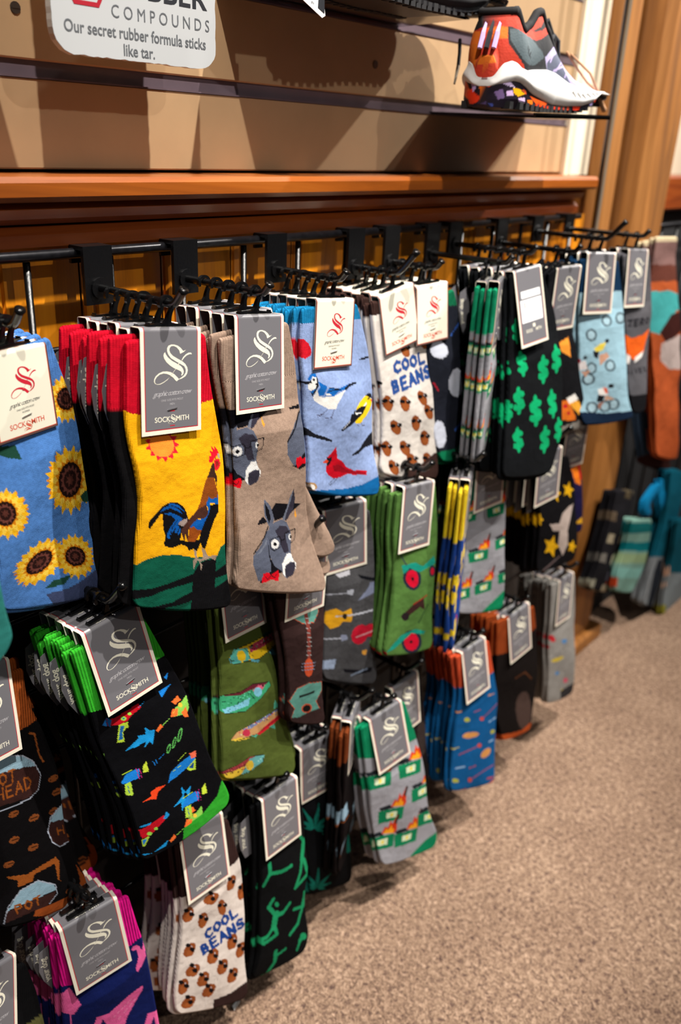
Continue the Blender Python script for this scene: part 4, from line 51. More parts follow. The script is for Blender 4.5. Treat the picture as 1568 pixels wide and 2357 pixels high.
{"id":"trout","T":[0.512,0.539,0.6025],"r":[1.99,-5.46,2.09],"n":4,"lab":"olive green trout print","base":"4b5825","back":"3c4820","cuff":"4b5825","h":0,"card":"g","ch":79,"L":[-33.5,15.9,-32.2,57.7,-32.2,80.9,-32.3,122.4,-36.2,166.7,-37.8,205.5,-37.1,229.7],"R":[37.0,21.1,47.5,67.7,56.0,97.8,61.7,123.6,62.0,164.8,61.2,215.3,68.8,238.8,77.2,267.7,74.3,284.9],"fl":-4.7,"res":0.9,"X":0.5,"art":[["e6be22",0,-201,984,-107,941,86,959,590,979,616,1109,422,1142,194,1161,76,1127,-164,1080],["b83c56",0,65,981,558,975,592,1060,281,1069,80,1049],["56ac9c",0,-202,999,-125,930,45,988,53,1114,-164,1077],["e6be22",0,5,1056,-2,1078,-19,1091,-43,1092,-68,1081,-90,1061,-104,1035,-108,1008,-101,986,-84,973,-61,972,-36,982,-13,1003,1,1029],["1a2a2a",0.62,-189,1027,-115,1066],["5aa8b8",0,57,1103,197,1178,162,1188,75,1142],["5aa8b8",0,354,1162,422,1150,470,1242,398,1215],["1e5040",0,288,940,453,950,451,981,306,986],["1c1a18",0,91,1041,90,1043,87,1044,83,1043,79,1042,75,1039,72,1036,71,1033,73,1030,75,1029,79,1030,84,1032,87,1034,90,1038],["1c1a18",0,143,1039,141,1041,139,1042,135,1042,130,1040,126,1037,124,1034,123,1031,124,1029,127,1028,131,1028,135,1030,139,1033,142,1036],["1c1a18",0,195,1037,194,1039,191,1040,187,1040,183,1038,179,1035,176,1032,175,1029,176,1027,179,1026,183,1026,188,1028,191,1031,194,1034],["1c1a18",0,248,1035,247,1038,244,1039,240,1038,235,1036,231,1033,229,1030,228,1027,229,1025,232,1024,236,1024,240,1026,244,1029,247,1032],["1c1a18",0,301,1034,300,1036,297,1037,293,1036,288,1034,284,1032,282,1028,281,1025,282,1023,285,1022,289,1023,293,1024,297,1027,300,1030],["1c1a18",0,355,1032,354,1034,351,1035,347,1035,342,1033,338,1030,335,1027,334,1024,336,1021,339,1020,343,1021,347,1023,351,1025,354,1029],["1c1a18",0,409,1030,408,1032,405,1033,401,1033,396,1031,392,1028,389,1025,388,1022,390,1019,393,1018,397,1019,401,1021,405,1024,408,1027],["1c1a18",0,464,1028,463,1030,460,1031,455,1031,451,1029,447,1026,444,1023,443,1020,444,1018,447,1017,451,1017,456,1019,460,1022,463,1025],["1c1a18",0,519,1026,518,1029,515,1030,510,1029,506,1027,502,1024,499,1021,498,1018,499,1016,502,1015,506,1015,511,1017,515,1020,518,1023],["3a9c6e",0,-389,1468,-325,1361,-100,1418,59,1397,301,1461,323,1516,169,1606,-37,1661,-284,1577],["7abed6",0,-326,1506,-147,1537,31,1526,6,1610,-284,1580],["60202c",0,-325,1361,-100,1411,60,1389,301,1461,259,1471,56,1443,-102,1449],["c85a74",0,56,1458,138,1432,238,1477,152,1534],["7abed6",0,193,1537,186,1558,168,1569,143,1569,117,1557,94,1535,79,1509,74,1483,81,1462,99,1450,123,1451,150,1463,173,1484,188,1511],["1a1a1a",0,223,1479,221,1483,217,1486,210,1485,203,1482,197,1477,192,1470,191,1464,193,1459,198,1457,204,1458,211,1461,218,1466,222,1472],["b88c5c",0,-257,1880,-167,1836,32,1847,344,1860,595,1855,590,1954,337,1982,105,2001,-173,1933],["7080a8",0,-89,1851,344,1860,595,1855,587,1885,29,1894],["c01a2a",0,115,2006,231,1979,580,1941,582,1993,335,2031,165,2037],["d8b840",0,-258,1883,-133,1917,23,2002,-174,1940],["b83048",0,22,1940,16,1955,0,1961,-23,1958,-47,1945,-69,1926,-83,1905,-87,1884,-80,1869,-65,1863,-42,1866,-18,1878,4,1897,18,1919],["4aa088",0,371,1832,389,1722,463,1846],["4aa088",0,314,2021,400,2030,418,2103],["4aa088",0,24,1973,135,2013,103,2038],["98383e",0,-390,2199,-153,2232,9,2221,131,2269,84,2354,-196,2282,-369,2235],["dcb83a",0,-369,2238,-196,2282,45,2315,-1,2391,-281,2359,-373,2290],["64a8a8",0,8,2245,131,2266,230,2317,209,2391,-2,2415,-103,2384],["dcb83a",0,69,2362,62,2386,45,2399,22,2398,-3,2385,-25,2360,-39,2330,-43,2301,-36,2277,-19,2264,4,2265,29,2278,51,2302,65,2332],["3a9c7a",0,315,1016,312,1023,300,1023,291,1015,293,1007,305,1008],["3a9c7a",0,194,1024,191,1031,178,1031,168,1023,171,1016,184,1017],["302028",0,135,995,133,1003,120,1002,111,994,113,987,126,987],["3a9c7a",0,411,1021,406,1028,389,1027,377,1020,382,1013,399,1014],["302028",0,389,997,383,1001,367,1000,358,995,363,991,379,992],["201820",0,117,1025,116,1031,108,1031,101,1024,103,1019,110,1019],["201820",0,314,1031,312,1036,302,1036,294,1030,297,1025,307,1025],["8a2a3a",0,86,982,84,988,72,987,64,981,67,975,78,975],["8a2a3a",0,542,998,539,1003,527,1002,519,997,523,992,534,992],["302028",0,222,986,220,993,209,993,200,985,202,977,213,978],["302028",0,290,1036,289,1044,279,1044,271,1035,272,1028,282,1028],["3a9c7a",0,116,998,113,1005,102,1004,94,997,96,991,108,992],["8a2a3a",0,191,1017,189,1022,180,1022,174,1016,175,1011,184,1011],["302028",0,575,1036,574,1043,564,1043,556,1035,557,1028,567,1029],["3a9c7a",0,96,1002,95,1009,86,1008,78,1002,80,995,89,996],["e08a98",0,303,995,299,1001,288,1000,279,994,283,989,294,989],["302028",0,296,1038,294,1046,284,1046,275,1037,277,1029,287,1030],["302028",0,481,1008,479,1014,469,1013,461,1007,464,1001,474,1002],["302028",0,515,1028,513,1032,504,1032,498,1027,500,1022,508,1023],["201820",0,294,985,291,990,281,990,273,984,276,979,286,979],["201820",0,121,983,116,987,103,987,95,982,100,978,113,979],["e08a98",0,280,1018,274,1024,258,1023,247,1016,252,1010,269,1011],["e08a98",0,385,1035,380,1040,367,1040,357,1034,362,1029,375,1029],["e08a98",0,204,1014,202,1021,193,1020,186,1013,187,1007,196,1007],["3a9c7a",0,372,1025,367,1031,351,1030,340,1023,345,1017,361,1018],["302028",0,288,990,285,995,272,994,264,989,268,984,280,985],["3a9c7a",0,457,1012,452,1018,437,1017,426,1010,431,1004,446,1005],["302028",0,224,992,223,997,214,997,207,991,208,985,217,985],["302028",0,415,1022,413,1030,402,1030,393,1021,395,1014,406,1014],["8a2a3a",0,180,981,176,986,165,986,157,980,161,976,172,976],["201820",0,112,993,108,998,96,997,87,992,92,988,104,988],["8a2a3a",0,281,1032,277,1039,263,1038,253,1031,257,1024,271,1025],["302028",0,374,995,368,1001,352,1000,341,994,346,988,363,989],["302028",0,258,1000,257,1007,249,1006,242,999,243,993,251,993],["302a10",0,261,1113,259,1116,252,1115,248,1112,250,1109,256,1109],["8a7a18",0,251,1102,247,1107,236,1106,228,1101,231,1096,243,1097],["302a10",0,345,1120,343,1125,335,1125,329,1120,331,1115,338,1115],["302a10",0,423,1128,419,1131,407,1130,400,1127,404,1124,416,1125],["302a10",0,260,1093,258,1096,250,1096,244,1093,247,1090,255,1090],["8a7a18",0,110,1085,107,1090,95,1089,87,1084,90,1078,102,1079],["302a10",0,350,1110,348,1115,339,1115,333,1109,334,1104,343,1104],["8a7a18",0,118,1103,115,1106,108,1106,103,1102,105,1099,113,1099],["2a8058",0,-279,1516,-282,1522,-293,1521,-301,1513,-298,1507,-287,1508],["2a8058",0,24,1480,21,1485,10,1484,2,1478,6,1474,17,1475],["183c30",0,-79,1495,-83,1500,-96,1499,-105,1492,-101,1487,-88,1488],["183c30",0,14,1486,12,1491,3,1491,-4,1484,-2,1478,7,1479],["60c8a0",0,6,1537,4,1544,-7,1543,-15,1535,-13,1529,-2,1530],["1e6a50",0,-204,1451,-206,1458,-216,1457,-224,1449,-222,1441,-212,1442],["183c30",0,-301,1436,-307,1440,-321,1439,-329,1434,-324,1430,-310,1431],["1e6a50",0,-118,1527,-121,1533,-131,1532,-139,1525,-136,1519,-126,1520],["1e6a50",0,-52,1515,-54,1522,-64,1521,-72,1513,-70,1505,-60,1506],["183c30",0,-199,1492,-203,1497,-215,1496,-223,1490,-219,1485,-207,1486],["60c8a0",0,-33,1455,-37,1459,-48,1458,-55,1453,-52,1448,-41,1449],["60c8a0",0,-29,1477,-32,1485,-47,1483,-57,1474,-54,1466,-39,1468],["183c30",0,-272,1443,-277,1449,-292,1448,-302,1440,-298,1434,-282,1435],["60c8a0",0,-231,1478,-234,1485,-248,1483,-257,1476,-254,1469,-240,1470],["60c8a0",0,-129,1448,-131,1453,-141,1453,-148,1447,-145,1441,-136,1442],["60c8a0",0,-49,1497,-52,1505,-62,1504,-71,1495,-69,1488,-58,1489],["1e6a50",0,10,1464,8,1470,0,1469,-7,1463,-6,1457,3,1458],["1e6a50",0,-60,1531,-63,1537,-75,1536,-84,1529,-81,1522,-69,1523],["183c30",0,-110,1519,-112,1525,-124,1524,-132,1516,-129,1510,-118,1511],["2a8058",0,-224,1500,-225,1508,-234,1507,-242,1498,-241,1491,-232,1492],["183c30",0,74,1549,72,1556,62,1555,54,1547,56,1540,66,1541],["2a8058",0,-298,1475,-301,1481,-312,1480,-319,1473,-317,1467,-306,1468],["2a8058",0,-26,1497,-27,1504,-36,1503,-44,1495,-43,1487,-34,1488],["183c30",0,-164,1445,-167,1453,-180,1452,-190,1443,-187,1435,-174,1437],["1e6a50",0,-111,1534,-116,1540,-131,1539,-142,1531,-136,1526,-121,1527],["60c8a0",0,29,1466,26,1472,14,1471,6,1464,9,1457,20,1458],["60c8a0",0,4,1506,1,1513,-11,1512,-21,1503,-18,1496,-6,1497],["1e6a50",0,-103,1475,-108,1482,-123,1480,-134,1472,-130,1465,-114,1466],["60c8a0",0,-85,1475,-90,1481,-106,1480,-117,1473,-111,1467,-96,1468],["2a8058",0,-106,1465,-110,1471,-121,1470,-130,1462,-127,1456,-115,1457],["3a6a78",0,-242,1562,-244,1568,-252,1567,-259,1560,-257,1555,-249,1556],["a8d8e8",0,-234,1534,-235,1539,-241,1538,-246,1533,-245,1529,-239,1529],["3a6a78",0,-156,1574,-157,1578,-164,1577,-169,1572,-168,1568,-161,1569],["3a6a78",0,-226,1547,-229,1549,-238,1549,-243,1545,-240,1542,-232,1543],["3a6a78",0,-167,1541,-168,1546,-174,1546,-179,1540,-178,1535,-172,1536],["a8d8e8",0,-256,1535,-257,1538,-262,1538,-266,1534,-265,1530,-260,1531],["3a6a78",0,-94,1559,-95,1564,-100,1563,-106,1557,-105,1552,-99,1553],["3a6a78",0,-225,1549,-228,1554,-237,1553,-244,1547,-241,1543,-232,1544],["3a6a78",0,-56,1556,-59,1561,-69,1560,-77,1554,-73,1550,-63,1551],["a8d8e8",0,-126,1575,-128,1580,-137,1579,-143,1573,-141,1568,-133,1568],["5a6088",0,297,1912,292,1919,275,1917,264,1908,269,1902,286,1904],["d8d0b0",0,95,1866,93,1874,82,1873,73,1864,75,1856,86,1857],["e0b060",0,33,1913,31,1918,22,1917,15,1910,17,1905,26,1907],["e0b060",0,352,1877,350,1885,337,1884,328,1874,330,1866,342,1868],["5a6088",0,241,1901,239,1908,227,1907,218,1898,221,1891,232,1893],["a83040",0,-112,1863,-116,1871,-132,1869,-143,1859,-139,1851,-123,1853],["a83040",0,-45,1882,-48,1889,-60,1887,-69,1879,-66,1872,-54,1874],["e0b060",0,-14,1857,-15,1864,-23,1863,-30,1855,-29,1848,-21,1849],["302028",0,293,1914,290,1919,281,1918,274,1912,276,1907,286,1908],["a83040",0,26,1904,20,1908,4,1906,-6,1900,0,1896,16,1898],["302028",0,-70,1907,-72,1911,-80,1910,-86,1905,-84,1901,-76,1902],["a83040",0,131,1882,129,1888,117,1887,108,1879,111,1872,123,1874],["5a6088",0,-107,1891,-109,1897,-118,1896,-125,1889,-123,1883,-114,1884],["5a6088",0,367,1886,362,1891,348,1889,339,1883,344,1879,358,1881],["e0b060",0,403,1883,398,1890,382,1888,371,1879,376,1872,391,1874],["302028",0,458,1902,453,1907,440,1905,430,1899,435,1894,449,1896],["a83040",0,257,1880,253,1884,243,1883,236,1877,239,1873,249,1874],["302028",0,357,1871,355,1877,346,1875,338,1869,341,1863,350,1864],["302028",0,231,1881,226,1887,211,1885,201,1877,206,1872,221,1874],["a83040",0,342,1865,339,1870,328,1868,320,1863,323,1858,334,1860],["d8d0b0",0,484,1925,482,1930,473,1929,466,1922,468,1917,477,1918],["5a6088",0,518,1884,514,1890,499,1888,489,1880,493,1874,508,1876],["302028",0,227,1882,223,1889,209,1887,199,1879,203,1872,217,1874],["e0b060",0,396,1922,394,1926,385,1925,378,1919,380,1915,389,1916],["d8d0b0",0,28,1880,26,1885,18,1884,12,1878,14,1873,22,1874],["a83040",0,110,1862,107,1867,97,1866,90,1859,92,1854,103,1855],["d8d0b0",0,232,1884,229,1892,216,1890,206,1880,208,1872,222,1874],["e0b060",0,310,1909,307,1916,293,1915,284,1906,287,1899,300,1901],["5a6088",0,514,1889,512,1897,500,1896,490,1886,492,1877,504,1879],["d8d0b0",0,447,1896,446,1905,437,1904,429,1894,429,1886,438,1887],["d8d0b0",0,153,1888,151,1894,140,1893,132,1885,134,1879,145,1881],["a83040",0,190,1874,186,1881,172,1879,162,1871,166,1864,180,1865],["d8d0b0",0,-98,1896,-99,1900,-107,1899,-113,1894,-111,1889,-103,1890],["a83040",0,378,1886,373,1890,358,1888,348,1882,353,1878,369,1880],["e0b060",0,561,1925,555,1929,539,1927,528,1921,534,1916,550,1918],["5a6088",0,343,1876,341,1881,332,1880,326,1874,328,1869,337,1871],["5a6088",0,436,1919,431,1927,413,1924,401,1915,406,1908,423,1910],["d8d0b0",0,264,1866,260,1871,248,1869,240,1863,244,1859,256,1861],["5a6088",0,445,1885,443,1891,434,1890,426,1883,428,1877,437,1878],["a83040",0,320,1888,316,1895,302,1894,292,1885,296,1878,310,1880],["5a1c24",0,-208,2295,-213,2301,-229,2299,-240,2290,-235,2283,-219,2286],["c87050",0,-270,2230,-275,2236,-289,2234,-298,2225,-294,2219,-280,2221],["302018",0,-226,2252,-230,2258,-244,2256,-254,2247,-250,2241,-236,2243],["5a1c24",0,-286,2240,-289,2245,-298,2244,-304,2237,-302,2232,-293,2234],["302018",0,-3,2353,-5,2357,-13,2356,-19,2350,-17,2346,-8,2347],["302018",0,-257,2258,-259,2263,-266,2262,-272,2256,-270,2251,-263,2252],["302018",0,-243,2289,-246,2294,-254,2292,-261,2286,-259,2281,-250,2282],["c87050",0,-14,2314,-17,2319,-26,2318,-33,2311,-31,2305,-21,2307],["5a1c24",0,-79,2330,-84,2336,-98,2333,-108,2325,-103,2320,-89,2322],["5a1c24",0,-56,2335,-58,2342,-70,2340,-79,2331,-76,2324,-65,2326],["5a1c24",0,-220,2243,-223,2251,-237,2249,-246,2239,-243,2231,-230,2233],["302018",0,-228,2274,-234,2279,-248,2276,-257,2270,-252,2265,-238,2268],["c87050",0,-117,2300,-123,2304,-138,2301,-148,2295,-142,2291,-127,2294],["c87050",0,-308,2259,-312,2265,-327,2262,-336,2254,-331,2249,-317,2251],["c87050",0,-83,2259,-85,2266,-94,2265,-102,2256,-100,2249,-91,2251],["302018",0,-316,2236,-321,2241,-335,2238,-344,2231,-339,2227,-325,2229],["302018",0,-52,2283,-57,2288,-71,2286,-80,2279,-76,2273,-62,2276],["302018",0,-294,2274,-297,2282,-309,2280,-319,2270,-316,2262,-303,2264],["302018",0,-116,2275,-121,2280,-135,2278,-145,2270,-140,2266,-125,2268],["302018",0,-235,2261,-240,2265,-255,2263,-265,2256,-260,2251,-244,2254],["c87050",0,-223,2260,-227,2266,-240,2264,-250,2256,-246,2250,-232,2252],["c87050",0,-64,2325,-69,2331,-84,2328,-94,2320,-89,2314,-75,2316],["5a1c24",0,-62,2310,-64,2316,-73,2315,-79,2308,-78,2302,-69,2303],["5a1c24",0,-45,2335,-48,2341,-60,2339,-69,2331,-66,2325,-53,2327],["302018",0,-134,2329,-139,2334,-154,2332,-164,2324,-159,2319,-144,2321],["302018",0,-157,2269,-159,2273,-167,2272,-173,2267,-171,2262,-163,2264],["2a6068",0,159,2354,158,2359,152,2358,147,2352,148,2347,153,2348],["a8d0c8",0,91,2345,89,2349,82,2348,76,2343,78,2339,86,2341],["a8d0c8",0,154,2333,151,2337,143,2336,137,2331,139,2327,148,2328],["a8d0c8",0,180,2343,178,2348,169,2347,162,2340,164,2335,173,2336],["2a6068",0,84,2334,82,2340,74,2339,67,2332,69,2326,77,2328],["a8d0c8",0,155,2352,152,2357,141,2355,133,2348,136,2342,147,2344],["a8d0c8",0,179,2341,177,2347,166,2345,159,2338,161,2333,172,2335],["2a6068",0,114,2326,112,2329,105,2328,99,2323,102,2320,109,2321],["1c1c14",0.36,-201,984,-107,941,86,959,590,979],["1c1c14",0.36,-164,1080,76,1127,194,1161,422,1142,616,1109],["1c1c14",0.36,-389,1468,-325,1361,-100,1411,60,1389,301,1461,323,1516,169,1606,-37,1661,-284,1577],["1c1c14",0.37,-257,1880,-167,1836,32,1847,344,1860,595,1855],["1c1c14",0.38,-173,1933,105,2001,337,1990,578,1974],["1c1c14",0.37,-390,2199,-153,2232,9,2221,213,2308,209,2391,-2,2407,-281,2359],["4aa0b0",0.67,-210,1003,-158,995,-115,1058,-191,1056,-210,1003],["1a2a2a",0.53,6,980,61,1041,57,1108],["1a2a2a",0.55,56,1443,33,1495,89,1569]]},
{"id":"ukulele","T":[0.578,0.507,0.605],"r":[-2.0,0.0,3.0],"n":2,"lab":"dark brown ukulele print","base":"322120","back":"2a1a1a","cuff":"322120","h":0,"card":"g","ch":79,"L":[-59.1,-45.7,-51.5,9.1,-39.3,59.2,-23.3,118.9,-16.3,168.4,-14.9,202.2],"R":[14.9,-28.3,24.9,31.1,31.1,82.7,33.8,140.5,41.0,195.9,52.4,236.9],"fl":0.0,"res":1,"X":0.59,"art":[["588f84",0,-285,390,205,542,182,725,207,830,129,919,-39,877,-170,781,-154,693],["b85034",0.66,-285,390,-154,693,-170,781,-39,877,129,919,207,830,182,725,205,542],["b85034",0,102,731,96,761,73,778,37,780,-4,766,-42,740,-69,705,-81,670,-75,641,-52,624,-17,621,24,634,62,661,90,695],["100c0c",0,81,727,77,750,59,764,31,766,0,755,-30,735,-51,708,-60,680,-55,657,-38,644,-11,642,21,652,50,672,72,699],["7e3a32",4.68,17,782,73,1322],["9aa0a0",0.47,-6,837,61,857],["9aa0a0",0.47,-1,890,66,910],["9aa0a0",0.47,4,943,71,964],["9aa0a0",0.47,9,996,76,1017],["9aa0a0",0.48,13,1050,81,1071],["9aa0a0",0.48,18,1103,86,1125],["9aa0a0",0.48,23,1157,91,1180],["9aa0a0",0.48,28,1212,96,1234],["9aa0a0",0.48,33,1266,102,1289],["c44e2c",0,154,1462,152,1511,136,1545,110,1557,79,1544,49,1510,26,1461,15,1407,17,1359,32,1325,58,1314,89,1325,118,1359,142,1408],["8088a0",0.72,-21,1349,181,1412],["8088a0",0.73,-18,1389,184,1452],["8088a0",0.73,-14,1430,189,1495],["588f84",0,-156,1764,-54,1639,113,1638,356,1739,384,1859,295,1963,380,2098,173,2053,23,2043,-97,1988,-63,1891],["b85034",0.74,-97,1988,-63,1891,-156,1764,-54,1639,113,1638,356,1739,384,1859,295,1963,380,2098],["14100f",3.1,-1,1764,225,1806],["b85034",0,236,2025,229,2049,205,2061,168,2056,126,2037,87,2008,59,1973,48,1941,54,1916,78,1905,114,1909,156,1927,195,1957,223,1992],["100c0c",0,213,2018,208,2037,190,2045,162,2042,130,2027,100,2005,79,1979,70,1954,75,1936,93,1928,121,1931,153,1945,182,1967,204,1993]]},
{"id":"guitar","T":[0.6817,0.5485,0.6009],"r":[-18.36,-0.83,-3.01],"n":3,"lab":"dark grey electric-guitar print","base":"49494c","back":"3c3c40","cuff":"49494c","h":1,"card":"g","ch":79,"L":[-31.3,10.7,-28.4,53.9,-25.6,87.6,-26.8,118.8,-29.3,160.9,-32.2,217.3],"R":[33.5,12.4,39.1,44.6,41.2,84.3,40.5,139.9,40.3,187.1,46.4,228.1,46.0,253.7],"fl":-0.7,"res":1,"X":0.65,"art":[["e4a622",0,-262,1264,-129,1257,-45,1327,59,1301,81,1411,62,1493,-37,1453,-104,1510,-207,1517,-276,1407],["c8ccd8",1.75,-130,1362,1,1391],["c0c4d0",2.36,1,1389,368,1436],["302820",0,9,1401,6,1418,-3,1429,-15,1433,-28,1429,-40,1417,-49,1400,-52,1381,-48,1365,-40,1353,-28,1349,-14,1353,-2,1365,6,1382],["c61a34",0,308,1794,274,1839,224,1859,169,1850,118,1814,82,1759,69,1695,80,1635,113,1591,162,1571,217,1579,268,1614,304,1669,318,1733],["c61a34",0,461,1755,450,1794,420,1818,376,1822,327,1805,283,1772,253,1728,242,1682,252,1644,282,1620,326,1616,374,1632,418,1665,449,1709],["4b4a4c",0,251,1589,287,1585,295,1632],["d8b0b8",1.52,134,1733,391,1741],["b0b4c0",1.75,-293,1631,-1,1696],["8890a8",0,-77,1633,9,1652,18,1722,-59,1725],["a8acb8",1.41,-273,1037,60,1095],["a8acb8",0,4,1045,98,1064,79,1132,13,1106],["98a8c4",0,-336,1915,-128,1957,-159,2087,-339,2031],["14141a",0,-28,2139,193,2236,395,2259,375,2323,193,2300,-5,2193],["8898b0",1.88,93,2279,314,2260],["101218",0,158,893,470,1047,470,1093,200,954],["78809a",0,146,1231,315,1103,334,1044,470,1093,452,1209,219,1222],["e0a040",0,233,1971,312,1980,293,2052,243,2024],["c0c0c8",0,-153,794,-43,808,50,799,49,861,-81,868]]},
{"id":"tractor","T":[0.7729,0.5138,0.6113],"r":[-4.41,-2.13,4.97],"n":4,"lab":"green tractor print","base":"52783a","back":"3c5c2c","cuff":"52783a","h":0,"card":"g","ch":79,"L":[-37.4,5.6,-37.1,48.1,-28.9,92.4,-24.6,131.8,-26.7,170.6,-32.0,210.4],"R":[33.0,5.0,48.0,64.4,54.6,129.1,59.2,178.8,68.0,222.8,66.7,230.4],"fl":-1.8,"res":1.1,"X":0.755,"art":[["28283a",0,210,1210,205,1275,170,1320,105,1335,30,1315,-40,1265,-95,1200,-120,1130,-115,1070,-80,1025,-20,1010,55,1030,125,1075,185,1140],["d01030",0,155,1200,155,1250,130,1285,85,1295,35,1280,-10,1245,-50,1200,-70,1145,-65,1100,-40,1070,0,1055,50,1070,100,1100,135,1150],["14141c",0,75,1180,70,1190,65,1200,55,1200,45,1200,30,1190,25,1180,20,1170,20,1160,25,1150,35,1150,50,1150,60,1160,70,1170],["28283a",0,530,1195,530,1230,510,1255,480,1265,445,1255,410,1230,385,1200,370,1160,370,1125,390,1100,415,1090,450,1100,485,1125,515,1160],["c01030",0,495,1195,495,1215,485,1230,470,1235,450,1230,430,1215,415,1195,405,1170,405,1150,415,1135,430,1125,450,1130,470,1145,485,1170],["18907e",0,-155,970,75,975,220,1055,445,975,505,1090,280,1105,165,1120,-20,1025,-110,1090],["384848",2.09,-80,975,-185,835],["3a2220",0,-90,1635,110,1525,310,1480,390,1685,265,1605,100,1650,-20,1710],["a02820",1.83,110,1525,380,1480],["241a1e",0,70,1680,65,1705,50,1720,25,1720,-10,1715,-40,1695,-60,1665,-70,1640,-70,1615,-55,1600,-25,1595,5,1605,35,1625,55,1650],["28283a",0,425,2135,420,2205,370,2250,285,2260,190,2230,100,2165,35,2085,0,2005,10,1935,60,1890,135,1885,230,1910,320,1970,390,2050],["d01030",0,365,2120,355,2175,320,2205,265,2210,195,2190,130,2145,80,2085,55,2025,60,1975,95,1945,155,1935,220,1955,285,2000,340,2060],["14141c",0,230,2080,230,2090,220,2095,210,2095,195,2090,185,2085,175,2075,170,2060,170,2055,180,2045,190,2045,205,2050,215,2060,225,2070],["18907e",0,-270,2070,-30,1905,245,1905,470,2005,450,2040,180,1945,-140,2070],["b01828",0,-245,2115,-245,2135,-265,2150,-295,2150,-325,2140,-360,2120,-380,2095,-395,2065,-390,2045,-370,2035,-340,2030,-310,2040,-275,2060,-255,2090],["123020",1.9,440,1625,300,1830],["0e2c1e",0,-320,2185,235,2295,595,2280,745,2290,790,2540,-315,2225]]},
